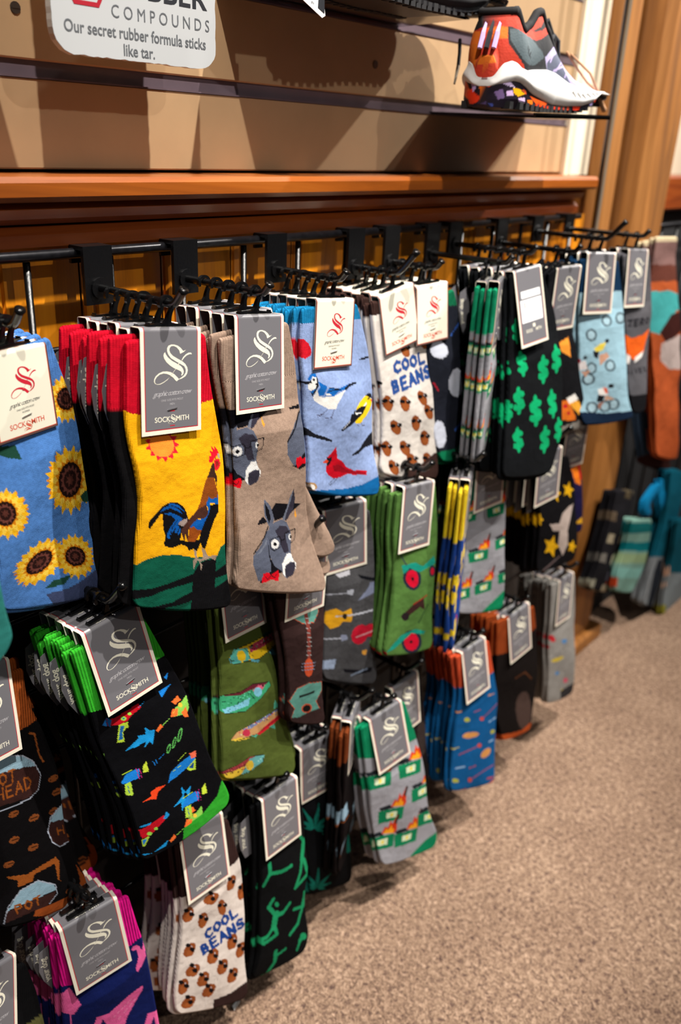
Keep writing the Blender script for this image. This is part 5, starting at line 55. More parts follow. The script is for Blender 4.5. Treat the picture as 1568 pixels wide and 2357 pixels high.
{"id":"blueyellow","T":[0.865,0.5,0.605],"r":[27.0,0.0,0.0],"n":2,"lab":"blue and yellow patterned","base":"1b3c84","back":"d8b820","cuff":"1b3c84","h":0,"card":"g","ch":79,"L":[-40.0,6.0,-41.0,60.0,-39.0,110.0,-42.0,170.0,-38.0,232.0],"R":[40.0,6.0,42.0,60.0,41.0,110.0,43.0,170.0,41.0,235.0],"fl":0.0,"res":1.4,"X":0.84,"art":[["e6c62a",0,-500,0,-200,0,-240,700,-500,740],["b02038",0,-220,1375,-235,1435,-260,1460,-280,1430,-280,1365,-265,1305,-245,1280,-225,1310],["e6c62a",0,-360,220,-365,265,-390,290,-425,275,-445,235,-440,190,-415,170,-380,180],["e6c62a",0,460,1215,445,1270,410,1290,380,1265,370,1205,390,1155,425,1135,455,1160],["e6c62a",0,-280,1575,-305,1625,-340,1645,-370,1615,-375,1555,-350,1500,-315,1485,-285,1515],["e6c62a",0,175,330,170,395,145,425,110,405,90,345,90,280,120,250,150,270],["e6c62a",0,-400,2070,-425,2135,-460,2155,-475,2120,-465,2050,-440,1990,-405,1965,-390,2000],["e6c62a",0,200,2180,195,2255,170,2285,150,2255,135,2180,145,2110,165,2075,190,2105],["b02038",0,385,2085,385,2120,375,2140,355,2130,340,2095,340,2055,355,2040,370,2050],["e6c62a",0,430,1140,415,1185,390,1200,360,1185,350,1140,360,1090,390,1075,415,1095],["e6c62a",0,-85,965,-110,1020,-145,1040,-165,1005,-155,945,-130,890,-95,870,-80,905],["e6c62a",0,185,2205,160,2285,125,2315,100,2275,95,2190,120,2110,155,2080,180,2115],["e6c62a",0,-270,2055,-285,2130,-320,2165,-355,2130,-365,2050,-345,1970,-310,1940,-280,1975],["e6c62a",0,215,645,210,710,180,740,145,720,125,660,130,600,155,570,190,590],["e6c62a",0,-355,2045,-375,2075,-415,2080,-445,2060,-455,2025,-430,1995,-395,1990,-365,2010],["b02038",0,-70,530,-100,600,-125,620,-135,590,-125,515,-100,450,-75,425,-60,460],["e6c62a",0,-400,1520,-400,1590,-410,1620,-430,1590,-440,1525,-445,1455,-435,1425,-415,1450],["e6c62a",0,350,2305,350,2390,330,2425,300,2395,280,2315,280,2230,300,2190,330,2220],["e6c62a",0,-370,1490,-375,1530,-390,1545,-405,1530,-415,1490,-410,1450,-395,1435,-380,1450],["e6c62a",0,100,535,100,610,90,645,70,615,55,540,50,460,65,425,80,455],["e6c62a",0,415,2130,405,2180,385,2205,360,2180,350,2125,360,2075,385,2050,405,2075],["e6c62a",0,140,1490,110,1550,80,1565,65,1535,70,1470,100,1410,135,1395,150,1430],["b02038",0,25,1120,20,1165,-5,1185,-35,1170,-55,1135,-50,1090,-20,1070,10,1080],["e6c62a",0,435,1320,430,1350,405,1360,375,1350,365,1325,375,1295,400,1280,425,1290],["e6c62a",0,85,230,95,295,80,330,45,310,15,255,5,190,25,155,55,175],["e6c62a",0,130,1210,115,1255,80,1270,55,1245,50,1195,70,1150,100,1135,125,1160],["e6c62a",0,210,255,185,315,160,335,155,305,170,240,195,180,220,160,225,190],["e6c62a",0,-200,1175,-210,1225,-235,1245,-260,1230,-275,1185,-270,1135,-245,1115,-215,1130],["e6c62a",0,-145,990,-155,1035,-180,1055,-210,1040,-225,995,-215,950,-190,930,-160,945],["b02038",0,255,255,255,325,235,355,205,330,185,265,185,190,205,160,235,185],["e6c62a",0,-235,1925,-245,1965,-260,1985,-280,1970,-290,1930,-285,1890,-265,1875,-245,1890],["e6c62a",0,185,425,165,470,140,485,125,460,125,410,145,370,170,355,185,380],["e6c62a",0,-50,2040,-60,2090,-80,2105,-95,2085,-100,2035,-85,1990,-65,1975,-50,1995],["e6c62a",0,345,1170,335,1205,320,1220,300,1205,290,1170,300,1135,320,1120,340,1135],["e6c62a",0,-245,1930,-255,1970,-285,1990,-320,1980,-335,1940,-330,1900,-300,1880,-265,1890],["e6c62a",0,295,1570,295,1620,270,1645,230,1635,210,1590,210,1540,235,1515,270,1525],["b02038",0,-175,1905,-180,1955,-200,1975,-220,1955,-230,1910,-225,1860,-205,1840,-185,1860],["e6c62a",0,-45,1065,-45,1105,-75,1130,-110,1125,-135,1095,-135,1055,-110,1030,-70,1035],["e6c62a",0,415,2105,385,2155,345,2165,320,2130,325,2075,355,2030,395,2020,420,2055],["e6c62a",0,400,680,375,755,345,785,320,750,315,675,335,600,370,570,395,605],["e6c62a",0,25,810,30,855,15,875,-10,865,-30,830,-35,790,-20,765,5,775],["e6c62a",0,100,830,80,855,45,860,20,840,15,805,35,780,70,775,95,795],["e6c62a",0,195,2190,180,2265,145,2300,115,2265,105,2185,120,2105,155,2075,190,2110],["b02038",0,-425,1805,-435,1850,-455,1865,-470,1845,-475,1800,-460,1755,-440,1740,-425,1760],["e6c62a",0,50,1085,45,1150,10,1180,-25,1155,-45,1095,-40,1030,-10,1000,30,1025],["e6c62a",0,-205,2050,-205,2120,-225,2155,-255,2125,-270,2055,-270,1985,-250,1950,-220,1980],["e6c62a",0,-245,1360,-265,1395,-295,1400,-325,1380,-330,1340,-310,1305,-275,1295,-250,1320],["e6c62a",0,395,1935,380,1965,350,1975,315,1960,305,1930,320,1900,355,1895,385,1905],["e6c62a",0,325,310,320,350,300,370,280,350,270,305,280,265,300,245,320,265],["e6c62a",0,-45,1205,-50,1235,-75,1255,-110,1255,-130,1230,-125,1200,-100,1180,-65,1180],["b02038",0,-325,475,-355,555,-375,580,-385,545,-370,465,-345,385,-320,355,-315,390],["e6c62a",0,-355,1275,-360,1325,-375,1345,-400,1330,-415,1285,-410,1235,-390,1215,-370,1230],["e6c62a",0,140,1460,135,1495,115,1515,90,1505,80,1465,85,1425,105,1405,125,1420],["e6c62a",0,-310,1380,-310,1435,-330,1460,-365,1450,-390,1405,-395,1355,-370,1325,-335,1340],["e6c62a",0,-265,1000,-270,1075,-295,1105,-325,1075,-340,1005,-335,930,-310,900,-280,930],["e6c62a",0,280,1540,270,1590,245,1610,220,1590,210,1540,220,1490,245,1470,270,1490],["e6c62a",0,200,1095,195,1150,170,1180,140,1165,120,1110,120,1055,145,1030,175,1045],["b02038",0,35,1695,30,1745,15,1770,0,1750,-10,1695,-5,1645,10,1620,25,1640],["e6c62a",0,345,2220,320,2295,290,2325,275,2285,285,2205,310,2130,335,2105,350,2140],["e6c62a",0,-205,1200,-220,1275,-240,1300,-255,1270,-255,1195,-240,1120,-215,1095,-205,1125],["e6c62a",0,360,1905,345,1975,315,2000,290,1970,280,1900,295,1835,325,1805,350,1835],["e6c62a",0,-350,1470,-360,1500,-380,1515,-390,1495,-390,1460,-375,1425,-360,1415,-350,1430],["e6c62a",0,-400,390,-390,470,-395,505,-420,475,-445,400,-455,325,-445,290,-425,320],["e6c62a",0,-415,2010,-430,2085,-450,2115,-465,2085,-465,2005,-445,1930,-425,1905,-415,1935],["b02038",0,310,2235,325,2310,310,2345,275,2325,240,2260,225,2185,245,2150,280,2170],["e6c62a",0,255,1305,240,1340,205,1345,180,1330,175,1290,190,1260,225,1250,250,1270],["e6c62a",0,390,340,370,395,345,415,330,385,335,325,355,270,380,250,395,280],["e6c62a",0,-220,590,-240,650,-265,675,-275,645,-275,580,-255,520,-230,500,-215,530],["e6c62a",0,-80,990,-90,1035,-110,1060,-135,1040,-145,990,-140,945,-115,920,-95,940],["e6c62a",0,-340,1285,-360,1335,-400,1350,-430,1320,-435,1265,-410,1220,-375,1205,-345,1230],["e6c62a",0,-275,1685,-290,1750,-320,1780,-350,1750,-360,1685,-350,1620,-320,1590,-290,1620]]},
{"id":"dumpsterb","T":[0.9291,0.5121,0.6138],"r":[-9.13,-0.21,-3.44],"n":3,"lab":"dark green cuffed burning-dumpster print","base":"97979e","back":"86868c","cuff":"0a4836","h":0,"card":"g","ch":79,"L":[-40.1,1.1,-36.5,78.4,-38.7,130.1,-43.0,181.1,-50.2,220.2],"R":[32.8,14.4,39.7,78.7,43.3,138.6,47.4,180.8,54.4,255.9],"fl":-0.2,"res":1.1,"X":0.91,"art":[["0a4836",0,-1090,-610,555,-220,675,675,-290,670,-1030,445],["0f7a50",0,-335,1345,35,1390,35,1545,-310,1500],["d5e4c4",0,-210,1400,-60,1415,-65,1490,-205,1470],["e8d860",0,-155,1420,-110,1425,-110,1470,-150,1465],["22262c",0,-335,1305,-180,1305,-120,1365,-295,1350],["d03a18",0,-160,1340,-115,1260,-75,1295,-50,1210,-20,1265,35,1165,60,1350,35,1385],["f0a020",0,-135,1345,-95,1300,-65,1320,-30,1270,0,1330,15,1315,15,1380],["30201c",0,10,1250,45,1150,70,1180,40,1280],["0f7a50",0,-175,1890,205,1945,205,2110,-150,2055],["d5e4c4",0,-45,1950,110,1970,105,2050,-40,2025],["e8d860",0,15,1975,60,1980,60,2025,20,2020],["22262c",0,-175,1845,-15,1855,50,1915,-135,1895],["d03a18",0,5,1890,55,1810,90,1845,115,1755,150,1810,205,1710,230,1910,205,1940],["f0a020",0,35,1895,75,1850,105,1875,140,1820,170,1885,185,1870,190,1935],["30201c",0,180,1800,215,1695,240,1725,215,1835],["0f7a50",0,-15,790,355,820,355,975,5,940],["d5e4c4",0,110,840,260,850,260,920,115,905],["e8d860",0,165,855,210,860,210,905,170,900],["22262c",0,-20,745,135,745,200,800,20,790],["d03a18",0,155,775,205,700,240,730,265,650,300,700,350,605,380,785,355,815],["f0a020",0,185,780,225,735,255,760,290,705,320,765,335,750,335,810],["30201c",0,325,685,360,585,385,615,360,715],["0f7a50",0,165,1310,550,1355,550,1515,190,1470],["d5e4c4",0,295,1365,455,1380,450,1455,300,1435],["e8d860",0,355,1385,400,1390,400,1435,360,1430],["22262c",0,160,1265,325,1270,390,1330,200,1310],["d03a18",0,345,1300,395,1225,435,1255,455,1170,495,1225,545,1125,575,1315,550,1350],["f0a020",0,375,1305,415,1260,450,1285,480,1230,515,1295,530,1280,530,1340],["30201c",0,520,1210,555,1105,580,1135,555,1245],["0f7a50",0,-555,730,-210,760,-210,905,-535,875],["d5e4c4",0,-440,775,-295,785,-300,855,-435,840],["e8d860",0,-385,795,-345,795,-345,840,-385,835],["22262c",0,-560,690,-410,685,-355,740,-525,730],["d03a18",0,-395,715,-345,645,-310,675,-290,590,-255,640,-205,550,-185,720,-210,755],["f0a020",0,-365,720,-330,680,-300,700,-265,650,-240,705,-225,690,-225,750],["30201c",0,-230,630,-195,530,-175,560,-200,660],["0f7a50",0,-620,1825,-255,1880,-260,2040,-600,1985],["d5e4c4",0,-495,1885,-350,1905,-350,1980,-490,1955],["e8d860",0,-440,1905,-395,1910,-400,1960,-435,1950],["22262c",0,-620,1780,-465,1790,-405,1850,-580,1830],["d03a18",0,-450,1825,-400,1745,-365,1780,-340,1695,-305,1750,-255,1650,-230,1840,-255,1875],["f0a020",0,-420,1830,-380,1785,-350,1810,-315,1755,-290,1820,-275,1805,-275,1870],["30201c",0,-280,1735,-245,1635,-220,1665,-250,1770],["0f7a50",0,315,1900,715,1960,720,2125,345,2070],["d5e4c4",0,450,1965,615,1985,615,2065,460,2040],["e8d860",0,515,1985,565,1990,565,2040,520,2035],["22262c",0,315,1855,480,1865,550,1930,355,1905],["d03a18",0,505,1900,555,1815,595,1855,620,1765,655,1820,710,1720,745,1920,715,1955],["f0a020",0,535,1905,575,1860,610,1885,645,1830,680,1895,695,1880,700,1945],["30201c",0,685,1810,720,1700,750,1730,720,1845],["0d8a5c",0,30,2395,310,2300,535,2210,725,2800,305,2625]]},
{"id":"goat","T":[1.085,0.505,0.578],"r":[-8.0,0.0,-5.0],"n":4,"lab":"black goat and gold star print","base":"0d0c0f","back":"0d0c0f","cuff":"0d0c0f","h":0,"card":"g","ch":79,"L":[-27.8,4.6,-16.1,62.3,-10.4,120.7,-6.9,194.6],"R":[48.9,20.9,72.6,77.5,89.4,142.2,95.7,212.8],"fl":0.0,"res":1.4,"X":1.045,"art":[["e4ae14",0,250,595,280,700,380,770,300,785,305,885,225,790,135,780,165,705,100,605,200,650],["e4ae14",0,570,640,600,750,705,820,620,835,630,935,545,840,450,830,480,755,410,650,515,700],["e4ae14",0,-695,1035,-670,1145,-570,1225,-655,1240,-650,1345,-730,1240,-825,1230,-790,1150,-850,1040,-750,1090],["e4ae14",0,250,1415,295,1570,435,1675,320,1695,330,1840,215,1695,85,1675,130,1570,40,1420,180,1495],["e4ae14",0,790,1700,820,1795,910,1860,835,1870,845,1960,770,1870,685,1860,715,1795,655,1700,745,1745],["e4ae14",0,-110,935,-90,1015,-20,1065,-80,1075,-75,1150,-130,1080,-195,1070,-175,1015,-220,940,-150,975],["b4a49c",0,115,1185,345,1245,410,1105,595,1055,725,1065,685,1250,610,1460,650,1720,550,1890,385,1615,375,1385,205,1325],["6a5a5a",2.94,70,1975,475,1870],["5a5450",0,50,2090,405,2115,685,2055,715,2215,135,2200]]},
{"id":"redflame","T":[1.175,0.51,0.61],"r":[-8.0,0.0,0.0],"n":1,"lab":"navy and red flame print","base":"171238","back":"171238","cuff":"171238","h":0,"card":"g","ch":79,"L":[-48.4,44.8,-28.6,104.0,-2.8,186.5],"R":[13.2,46.9,34.4,104.2,66.6,205.6],"fl":0.0,"res":2,"X":1.16,"art":[["b81420",0,-35,400,205,450,395,1055,175,1075,15,755],["d87018",0,-5,825,160,790,310,1145,115,1060],["d8a018",0,285,1800,535,1755,570,1875]]},
{"id":"corner","T":[0.2271,0.5492,0.2997],"r":[13.11,-6.45,17.53],"n":1,"lab":"black sock with an olive foot","base":"0c0c0e","back":"0c0c0e","cuff":"0c0c0e","h":0,"card":"g","ch":79,"L":[-38.9,-3.7,-26.4,68.9],"R":[41.6,14.4,57.5,50.3,70.1,90.6,80.1,137.6],"fl":-5.5,"res":1.5,"X":0.2,"q":"in the bottom left corner","art":[["5c5a34",0,-270,570,450,770,680,775,895,970,950,1695,-255,890]]},
{"id":"flamingo","T":[0.3159,0.5334,0.304],"r":[-11.04,-3.58,-4.51],"n":5,"lab":"navy flamingo print with magenta cuffs","base":"101b52","back":"0e1746","cuff":"cc127c","h":0,"card":"g","ch":79,"L":[-32.8,4.8,-36.0,38.2,-40.9,76.9,-48.6,129.8,-55.9,172.7],"R":[40.1,5.8,43.3,52.7,46.1,76.1,45.9,128.5,44.9,188.8,42.6,242.8],"fl":-3.1,"res":1,"X":0.32,"art":[["cc127c",0,-417,-847,879,48,784,677,396,639,73,708,-269,703,-465,582,-667,376],["e2609c",0,-420,730,-317,699,-281,851,-259,955,-344,1038,-436,943],["e2609c",0,311,726,345,685,393,715,415,792,450,722,449,897,377,978,324,1012,313,959,362,861,367,753],["e2609c",0,-200,1322,-150,1225,-43,1282,179,1232,349,1233,352,1278,240,1393,131,1514,35,1757,-58,1670,-53,1491,-100,1306,-155,1398],["e2609c",0,273,1790,345,1650,450,1704,454,1956,403,1910,399,1755,328,1841],["f098c0",0.47,-9,1388,221,1305],["f098c0",0.48,46,1456,254,1351],["e2609c",1.09,-448,941,-497,1258],["e2609c",1.1,-364,1016,-413,1337]]},
{"id":"beansb","T":[0.4533,0.5335,0.3146],"r":[-2.35,-5.2,0.76],"n":4,"lab":"cream coffee-bean print","base":"dcd0c8","back":"cfc3bc","cuff":"33211f","h":0,"card":"g","ch":79,"L":[-33.7,5.4,-32.5,38.7,-31.6,69.9,-35.4,116.3,-46.6,163.5,-53.2,196.6,-52.1,214.8],"R":[36.5,13.9,47.9,70.3,53.2,104.1,50.6,161.1,45.5,218.1,46.8,248.0,46.5,273.0],"fl":-4.5,"res":1,"X":0.44,"art":[["33211f",0,-712,-621,664,-168,807,840,485,708,402,747,-259,737,-346,712,-821,377],["8e4a22",0,244,1223,243,1274,230,1308,207,1319,179,1303,152,1265,131,1213,120,1156,121,1106,134,1072,157,1062,184,1076,211,1113,233,1166],["9c5428",0,232,1254,230,1282,221,1300,205,1305,186,1294,168,1271,154,1240,147,1208,148,1179,158,1161,173,1157,192,1167,210,1190,224,1221],["120d10",0,185,1158,173,1171,148,1162,124,1136,116,1108,128,1095,153,1104,177,1130],["120d10",0,267,1223,256,1236,230,1227,206,1201,197,1173,209,1159,234,1169,259,1195],["c8c8d0",0,225,1174,217,1178,206,1167,207,1156,219,1160],["8e4a22",0,-27,1219,-45,1255,-71,1273,-100,1269,-126,1245,-143,1205,-149,1158,-143,1113,-125,1078,-99,1060,-71,1063,-45,1086,-27,1126,-21,1173],["9c5428",0,-39,1243,-50,1262,-67,1270,-86,1266,-103,1250,-116,1225,-121,1196,-118,1170,-107,1150,-91,1142,-72,1146,-54,1162,-42,1187,-36,1216],["120d10",0,-77,1125,-88,1138,-112,1129,-135,1103,-143,1076,-132,1064,-108,1072,-85,1098],["120d10",0,-8,1207,-19,1220,-44,1211,-67,1185,-75,1158,-63,1145,-39,1154,-16,1180],["c8c8d0",0,-44,1151,-51,1155,-61,1144,-60,1133,-49,1137],["8e4a22",0,-202,1037,-227,1063,-257,1072,-287,1063,-310,1036,-322,998,-320,957,-306,919,-281,893,-251,883,-222,893,-198,919,-186,957,-187,999],["9c5428",0,-212,1057,-227,1071,-246,1075,-265,1066,-281,1048,-290,1024,-291,999,-283,976,-269,962,-250,959,-231,967,-215,985,-206,1009,-205,1035],["120d10",0,-241,935,-253,947,-276,939,-298,915,-305,888,-294,876,-271,884,-249,908],["120d10",0,-182,1020,-194,1033,-217,1024,-240,999,-247,973,-236,960,-212,968,-190,993],["c8c8d0",0,-213,963,-221,967,-231,956,-230,945,-219,949],["8e4a22",0,393,1031,362,1054,327,1059,294,1046,269,1017,258,978,262,937,281,901,311,879,346,873,380,886,405,915,416,954,412,996],["9c5428",0,383,1051,365,1064,343,1064,321,1054,305,1034,296,1009,296,983,306,963,324,951,346,950,367,960,384,980,393,1005,393,1031],["120d10",0,352,920,340,933,314,925,290,899,281,872,293,859,319,867,343,892],["120d10",0,413,1011,401,1024,375,1015,351,990,342,962,354,948,380,957,404,983],["c8c8d0",0,381,950,373,955,362,943,363,932,374,936],["8e4a22",0,562,1278,535,1306,501,1315,467,1304,440,1276,426,1235,426,1190,441,1149,468,1122,501,1112,535,1123,562,1151,577,1192,577,1238],["9c5428",0,551,1300,535,1315,513,1318,491,1309,473,1289,462,1263,460,1235,468,1212,484,1197,505,1194,527,1203,545,1222,557,1248,559,1276],["120d10",0,514,1167,502,1181,475,1172,450,1145,441,1117,453,1103,479,1112,505,1139],["120d10",0,583,1260,571,1274,544,1264,518,1237,509,1208,521,1195,548,1204,574,1231],["c8c8d0",0,546,1198,538,1203,527,1191,528,1179,540,1184],["8e4a22",0,-232,1507,-267,1519,-304,1513,-335,1493,-354,1461,-359,1425,-347,1390,-321,1365,-287,1354,-251,1359,-219,1379,-199,1411,-195,1447,-206,1482],["9c5428",0,-240,1525,-261,1531,-283,1525,-302,1510,-316,1489,-320,1465,-315,1443,-301,1428,-281,1423,-259,1428,-239,1443,-226,1464,-221,1488,-226,1510],["120d10",0,-256,1390,-268,1403,-291,1394,-314,1368,-321,1340,-310,1328,-286,1337,-264,1363],["120d10",0,-212,1484,-223,1496,-247,1487,-269,1460,-277,1433,-266,1420,-242,1429,-219,1456],["c8c8d0",0,-236,1422,-243,1426,-253,1414,-252,1403,-242,1408],["8e4a22",0,53,1804,19,1820,-17,1819,-50,1800,-73,1767,-80,1728,-72,1689,-49,1658,-16,1642,21,1643,54,1661,76,1694,84,1734,76,1773],["9c5428",0,44,1823,24,1831,2,1828,-19,1814,-35,1792,-41,1766,-38,1742,-26,1723,-7,1715,16,1718,37,1732,52,1754,59,1780,56,1805],["120d10",0,20,1684,8,1697,-17,1686,-40,1659,-49,1630,-37,1617,-12,1627,12,1655],["120d10",0,74,1782,62,1795,36,1784,13,1756,4,1727,16,1714,41,1724,65,1752],["c8c8d0",0,45,1717,37,1721,26,1709,27,1697,39,1702],["8e4a22",0,168,2030,137,2051,102,2054,68,2037,44,2005,33,1963,38,1920,57,1885,87,1863,123,1860,156,1876,181,1908,192,1950,187,1994],["9c5428",0,157,2050,139,2062,118,2061,96,2048,79,2026,71,1999,72,1972,82,1951,100,1940,121,1940,143,1953,160,1975,169,2002,168,2029],["120d10",0,128,1909,116,1923,90,1912,66,1883,57,1854,69,1840,95,1851,119,1880],["120d10",0,189,2010,177,2023,151,2012,126,1983,117,1953,129,1939,155,1951,180,1980],["c8c8d0",0,156,1943,149,1947,137,1935,138,1923,150,1928],["8e4a22",0,337,1811,306,1833,270,1836,236,1820,211,1788,200,1746,204,1704,224,1668,254,1646,290,1642,324,1657,349,1689,361,1731,357,1774],["9c5428",0,326,1831,308,1843,286,1842,264,1830,247,1808,238,1781,239,1755,249,1733,267,1722,289,1722,311,1734,328,1756,338,1783,337,1810],["120d10",0,296,1691,284,1705,257,1694,233,1666,224,1637,236,1623,262,1634,287,1662],["120d10",0,358,1790,346,1804,319,1793,294,1764,285,1735,297,1721,324,1732,349,1761],["c8c8d0",0,325,1725,317,1729,306,1716,306,1704,318,1710],["8e4a22",0,-232,1800,-274,1794,-314,1775,-345,1745,-359,1711,-356,1679,-334,1656,-299,1646,-257,1651,-217,1671,-186,1701,-170,1735,-174,1767,-196,1790],["9c5428",0,-236,1817,-261,1813,-284,1799,-303,1779,-313,1755,-313,1734,-302,1718,-282,1712,-258,1716,-234,1730,-215,1750,-205,1774,-205,1795,-216,1811],["120d10",0,-235,1678,-247,1691,-271,1681,-293,1654,-301,1626,-289,1613,-265,1623,-243,1650],["120d10",0,-208,1771,-219,1784,-244,1774,-266,1746,-274,1718,-263,1705,-238,1715,-216,1743],["c8c8d0",0,-224,1709,-231,1713,-242,1701,-241,1690,-230,1695],["8e4a22",0,-101,2007,-134,2023,-170,2021,-202,2002,-224,1969,-232,1929,-223,1890,-200,1860,-168,1844,-132,1846,-99,1865,-77,1897,-69,1937,-78,1977],["9c5428",0,-110,2027,-129,2035,-151,2031,-172,2016,-187,1994,-194,1968,-190,1944,-178,1926,-159,1917,-137,1921,-116,1935,-101,1958,-95,1984,-98,2008],["120d10",0,-133,1886,-144,1899,-169,1888,-192,1860,-200,1832,-188,1819,-164,1829,-141,1857],["120d10",0,-80,1985,-92,1998,-117,1987,-140,1959,-148,1930,-137,1917,-112,1928,-88,1956],["c8c8d0",0,-108,1920,-116,1924,-126,1912,-125,1900,-114,1905],["8e4a22",0,301,2275,266,2291,227,2288,192,2267,169,2232,160,2190,169,2150,192,2118,227,2102,265,2105,300,2125,325,2160,334,2202,325,2243],["9c5428",0,291,2295,271,2303,247,2299,225,2283,209,2259,201,2232,204,2206,217,2188,238,2180,261,2184,283,2199,300,2223,307,2250,304,2276],["120d10",0,265,2147,253,2161,226,2149,201,2119,193,2089,205,2076,231,2087,256,2117],["120d10",0,323,2252,310,2266,283,2254,258,2223,249,2193,261,2179,288,2191,313,2221],["c8c8d0",0,292,2183,284,2187,272,2174,273,2162,285,2168],["8e4a22",0,-47,2222,-86,2227,-126,2214,-159,2187,-178,2152,-180,2115,-165,2083,-134,2063,-96,2058,-55,2070,-22,2097,-2,2132,0,2170,-16,2202],["9c5428",0,-54,2241,-77,2242,-101,2232,-122,2213,-135,2189,-138,2164,-130,2144,-114,2131,-91,2130,-67,2139,-46,2158,-33,2182,-30,2207,-37,2228],["120d10",0,-66,2095,-78,2108,-103,2097,-127,2068,-135,2038,-123,2025,-98,2036,-74,2065],["120d10",0,-24,2196,-36,2209,-62,2198,-85,2168,-94,2138,-82,2125,-57,2137,-33,2166],["c8c8d0",0,-48,2129,-55,2133,-66,2120,-65,2109,-54,2114],["8e4a22",0,-322,2178,-364,2171,-405,2150,-435,2119,-450,2083,-446,2051,-424,2029,-389,2019,-347,2026,-307,2047,-276,2078,-261,2114,-264,2146,-286,2169],["9c5428",0,-327,2196,-351,2191,-375,2176,-394,2154,-404,2130,-403,2108,-392,2093,-372,2087,-348,2092,-324,2106,-305,2128,-295,2152,-295,2174,-307,2190],["120d10",0,-325,2054,-337,2067,-361,2056,-383,2028,-391,1999,-379,1986,-355,1997,-333,2025],["120d10",0,-298,2149,-310,2162,-334,2151,-356,2122,-364,2093,-353,2080,-329,2091,-306,2120],["c8c8d0",0,-314,2086,-321,2090,-332,2077,-331,2066,-320,2071],["8e4a22",0,457,2025,426,2047,389,2050,354,2033,328,2000,316,1957,321,1913,341,1877,372,1855,408,1852,443,1868,469,1901,482,1944,477,1988],["9c5428",0,447,2046,428,2057,405,2057,383,2043,365,2021,356,1993,357,1966,367,1945,385,1933,408,1934,431,1946,448,1969,458,1997,457,2024],["120d10",0,415,1902,402,1916,375,1904,350,1875,341,1845,353,1832,380,1843,405,1872],["120d10",0,479,2004,466,2018,439,2006,413,1977,404,1946,416,1933,443,1944,469,1974],["c8c8d0",0,444,1937,436,1941,425,1928,426,1916,438,1921],["8e4a22",0,-345,1913,-371,1939,-401,1947,-431,1935,-454,1905,-466,1865,-465,1821,-450,1782,-425,1756,-395,1748,-365,1760,-341,1789,-329,1830,-331,1874],["9c5428",0,-356,1934,-371,1948,-390,1950,-409,1940,-425,1920,-434,1894,-435,1867,-427,1844,-413,1830,-394,1828,-374,1838,-359,1858,-349,1884,-348,1911],["120d10",0,-385,1803,-396,1816,-420,1805,-442,1778,-449,1750,-438,1737,-415,1747,-393,1775],["120d10",0,-326,1897,-337,1909,-361,1899,-384,1871,-391,1843,-380,1830,-356,1840,-334,1868],["c8c8d0",0,-357,1834,-364,1838,-374,1826,-373,1815,-363,1820],["8e4a22",0,62,1027,16,1014,-26,989,-55,957,-67,925,-58,899,-30,884,10,882,57,895,99,919,129,951,141,984,132,1010,104,1026],["9c5428",0,61,1044,34,1035,10,1019,-8,998,-16,976,-12,958,3,947,26,945,52,953,77,969,95,991,103,1013,99,1031,84,1042],["120d10",0,74,912,63,925,38,917,15,892,7,865,18,852,43,860,66,885],["120d10",0,89,995,78,1009,53,1000,30,975,21,948,33,935,58,943,81,968],["c8c8d0",0,79,939,71,943,60,932,61,921,73,925],["1d3f86",3.69,13,1360,-28,1343,-57,1381,-46,1429,-2,1465,31,1445],["1d3f86",3.72,88,1339,58,1377,69,1426,115,1462,144,1424,133,1374,88,1339],["1d3f86",3.77,205,1335,175,1373,186,1422,233,1458,263,1420,251,1370,205,1335],["1d3f86",3.81,290,1332,319,1456,387,1454],["1d3f86",3.65,-130,1498,-105,1621,-50,1612,-53,1576,-118,1559,-68,1550,-76,1514,-130,1498],["1d3f86",3.74,62,1510,-11,1505,15,1629,89,1634],["1d3f86",3.72,2,1567,60,1571],["1d3f86",3.8,133,1637,150,1515,223,1643],["1d3f86",3.79,138,1594,198,1598],["1d3f86",3.86,263,1646,234,1520,344,1652,315,1525],["1d3f86",3.93,442,1551,402,1530,372,1553,383,1579,450,1608,463,1641,431,1658,386,1636],["33211f",0,-37,2329,199,2425,470,2461,614,2579,582,3094,-54,2540]]},
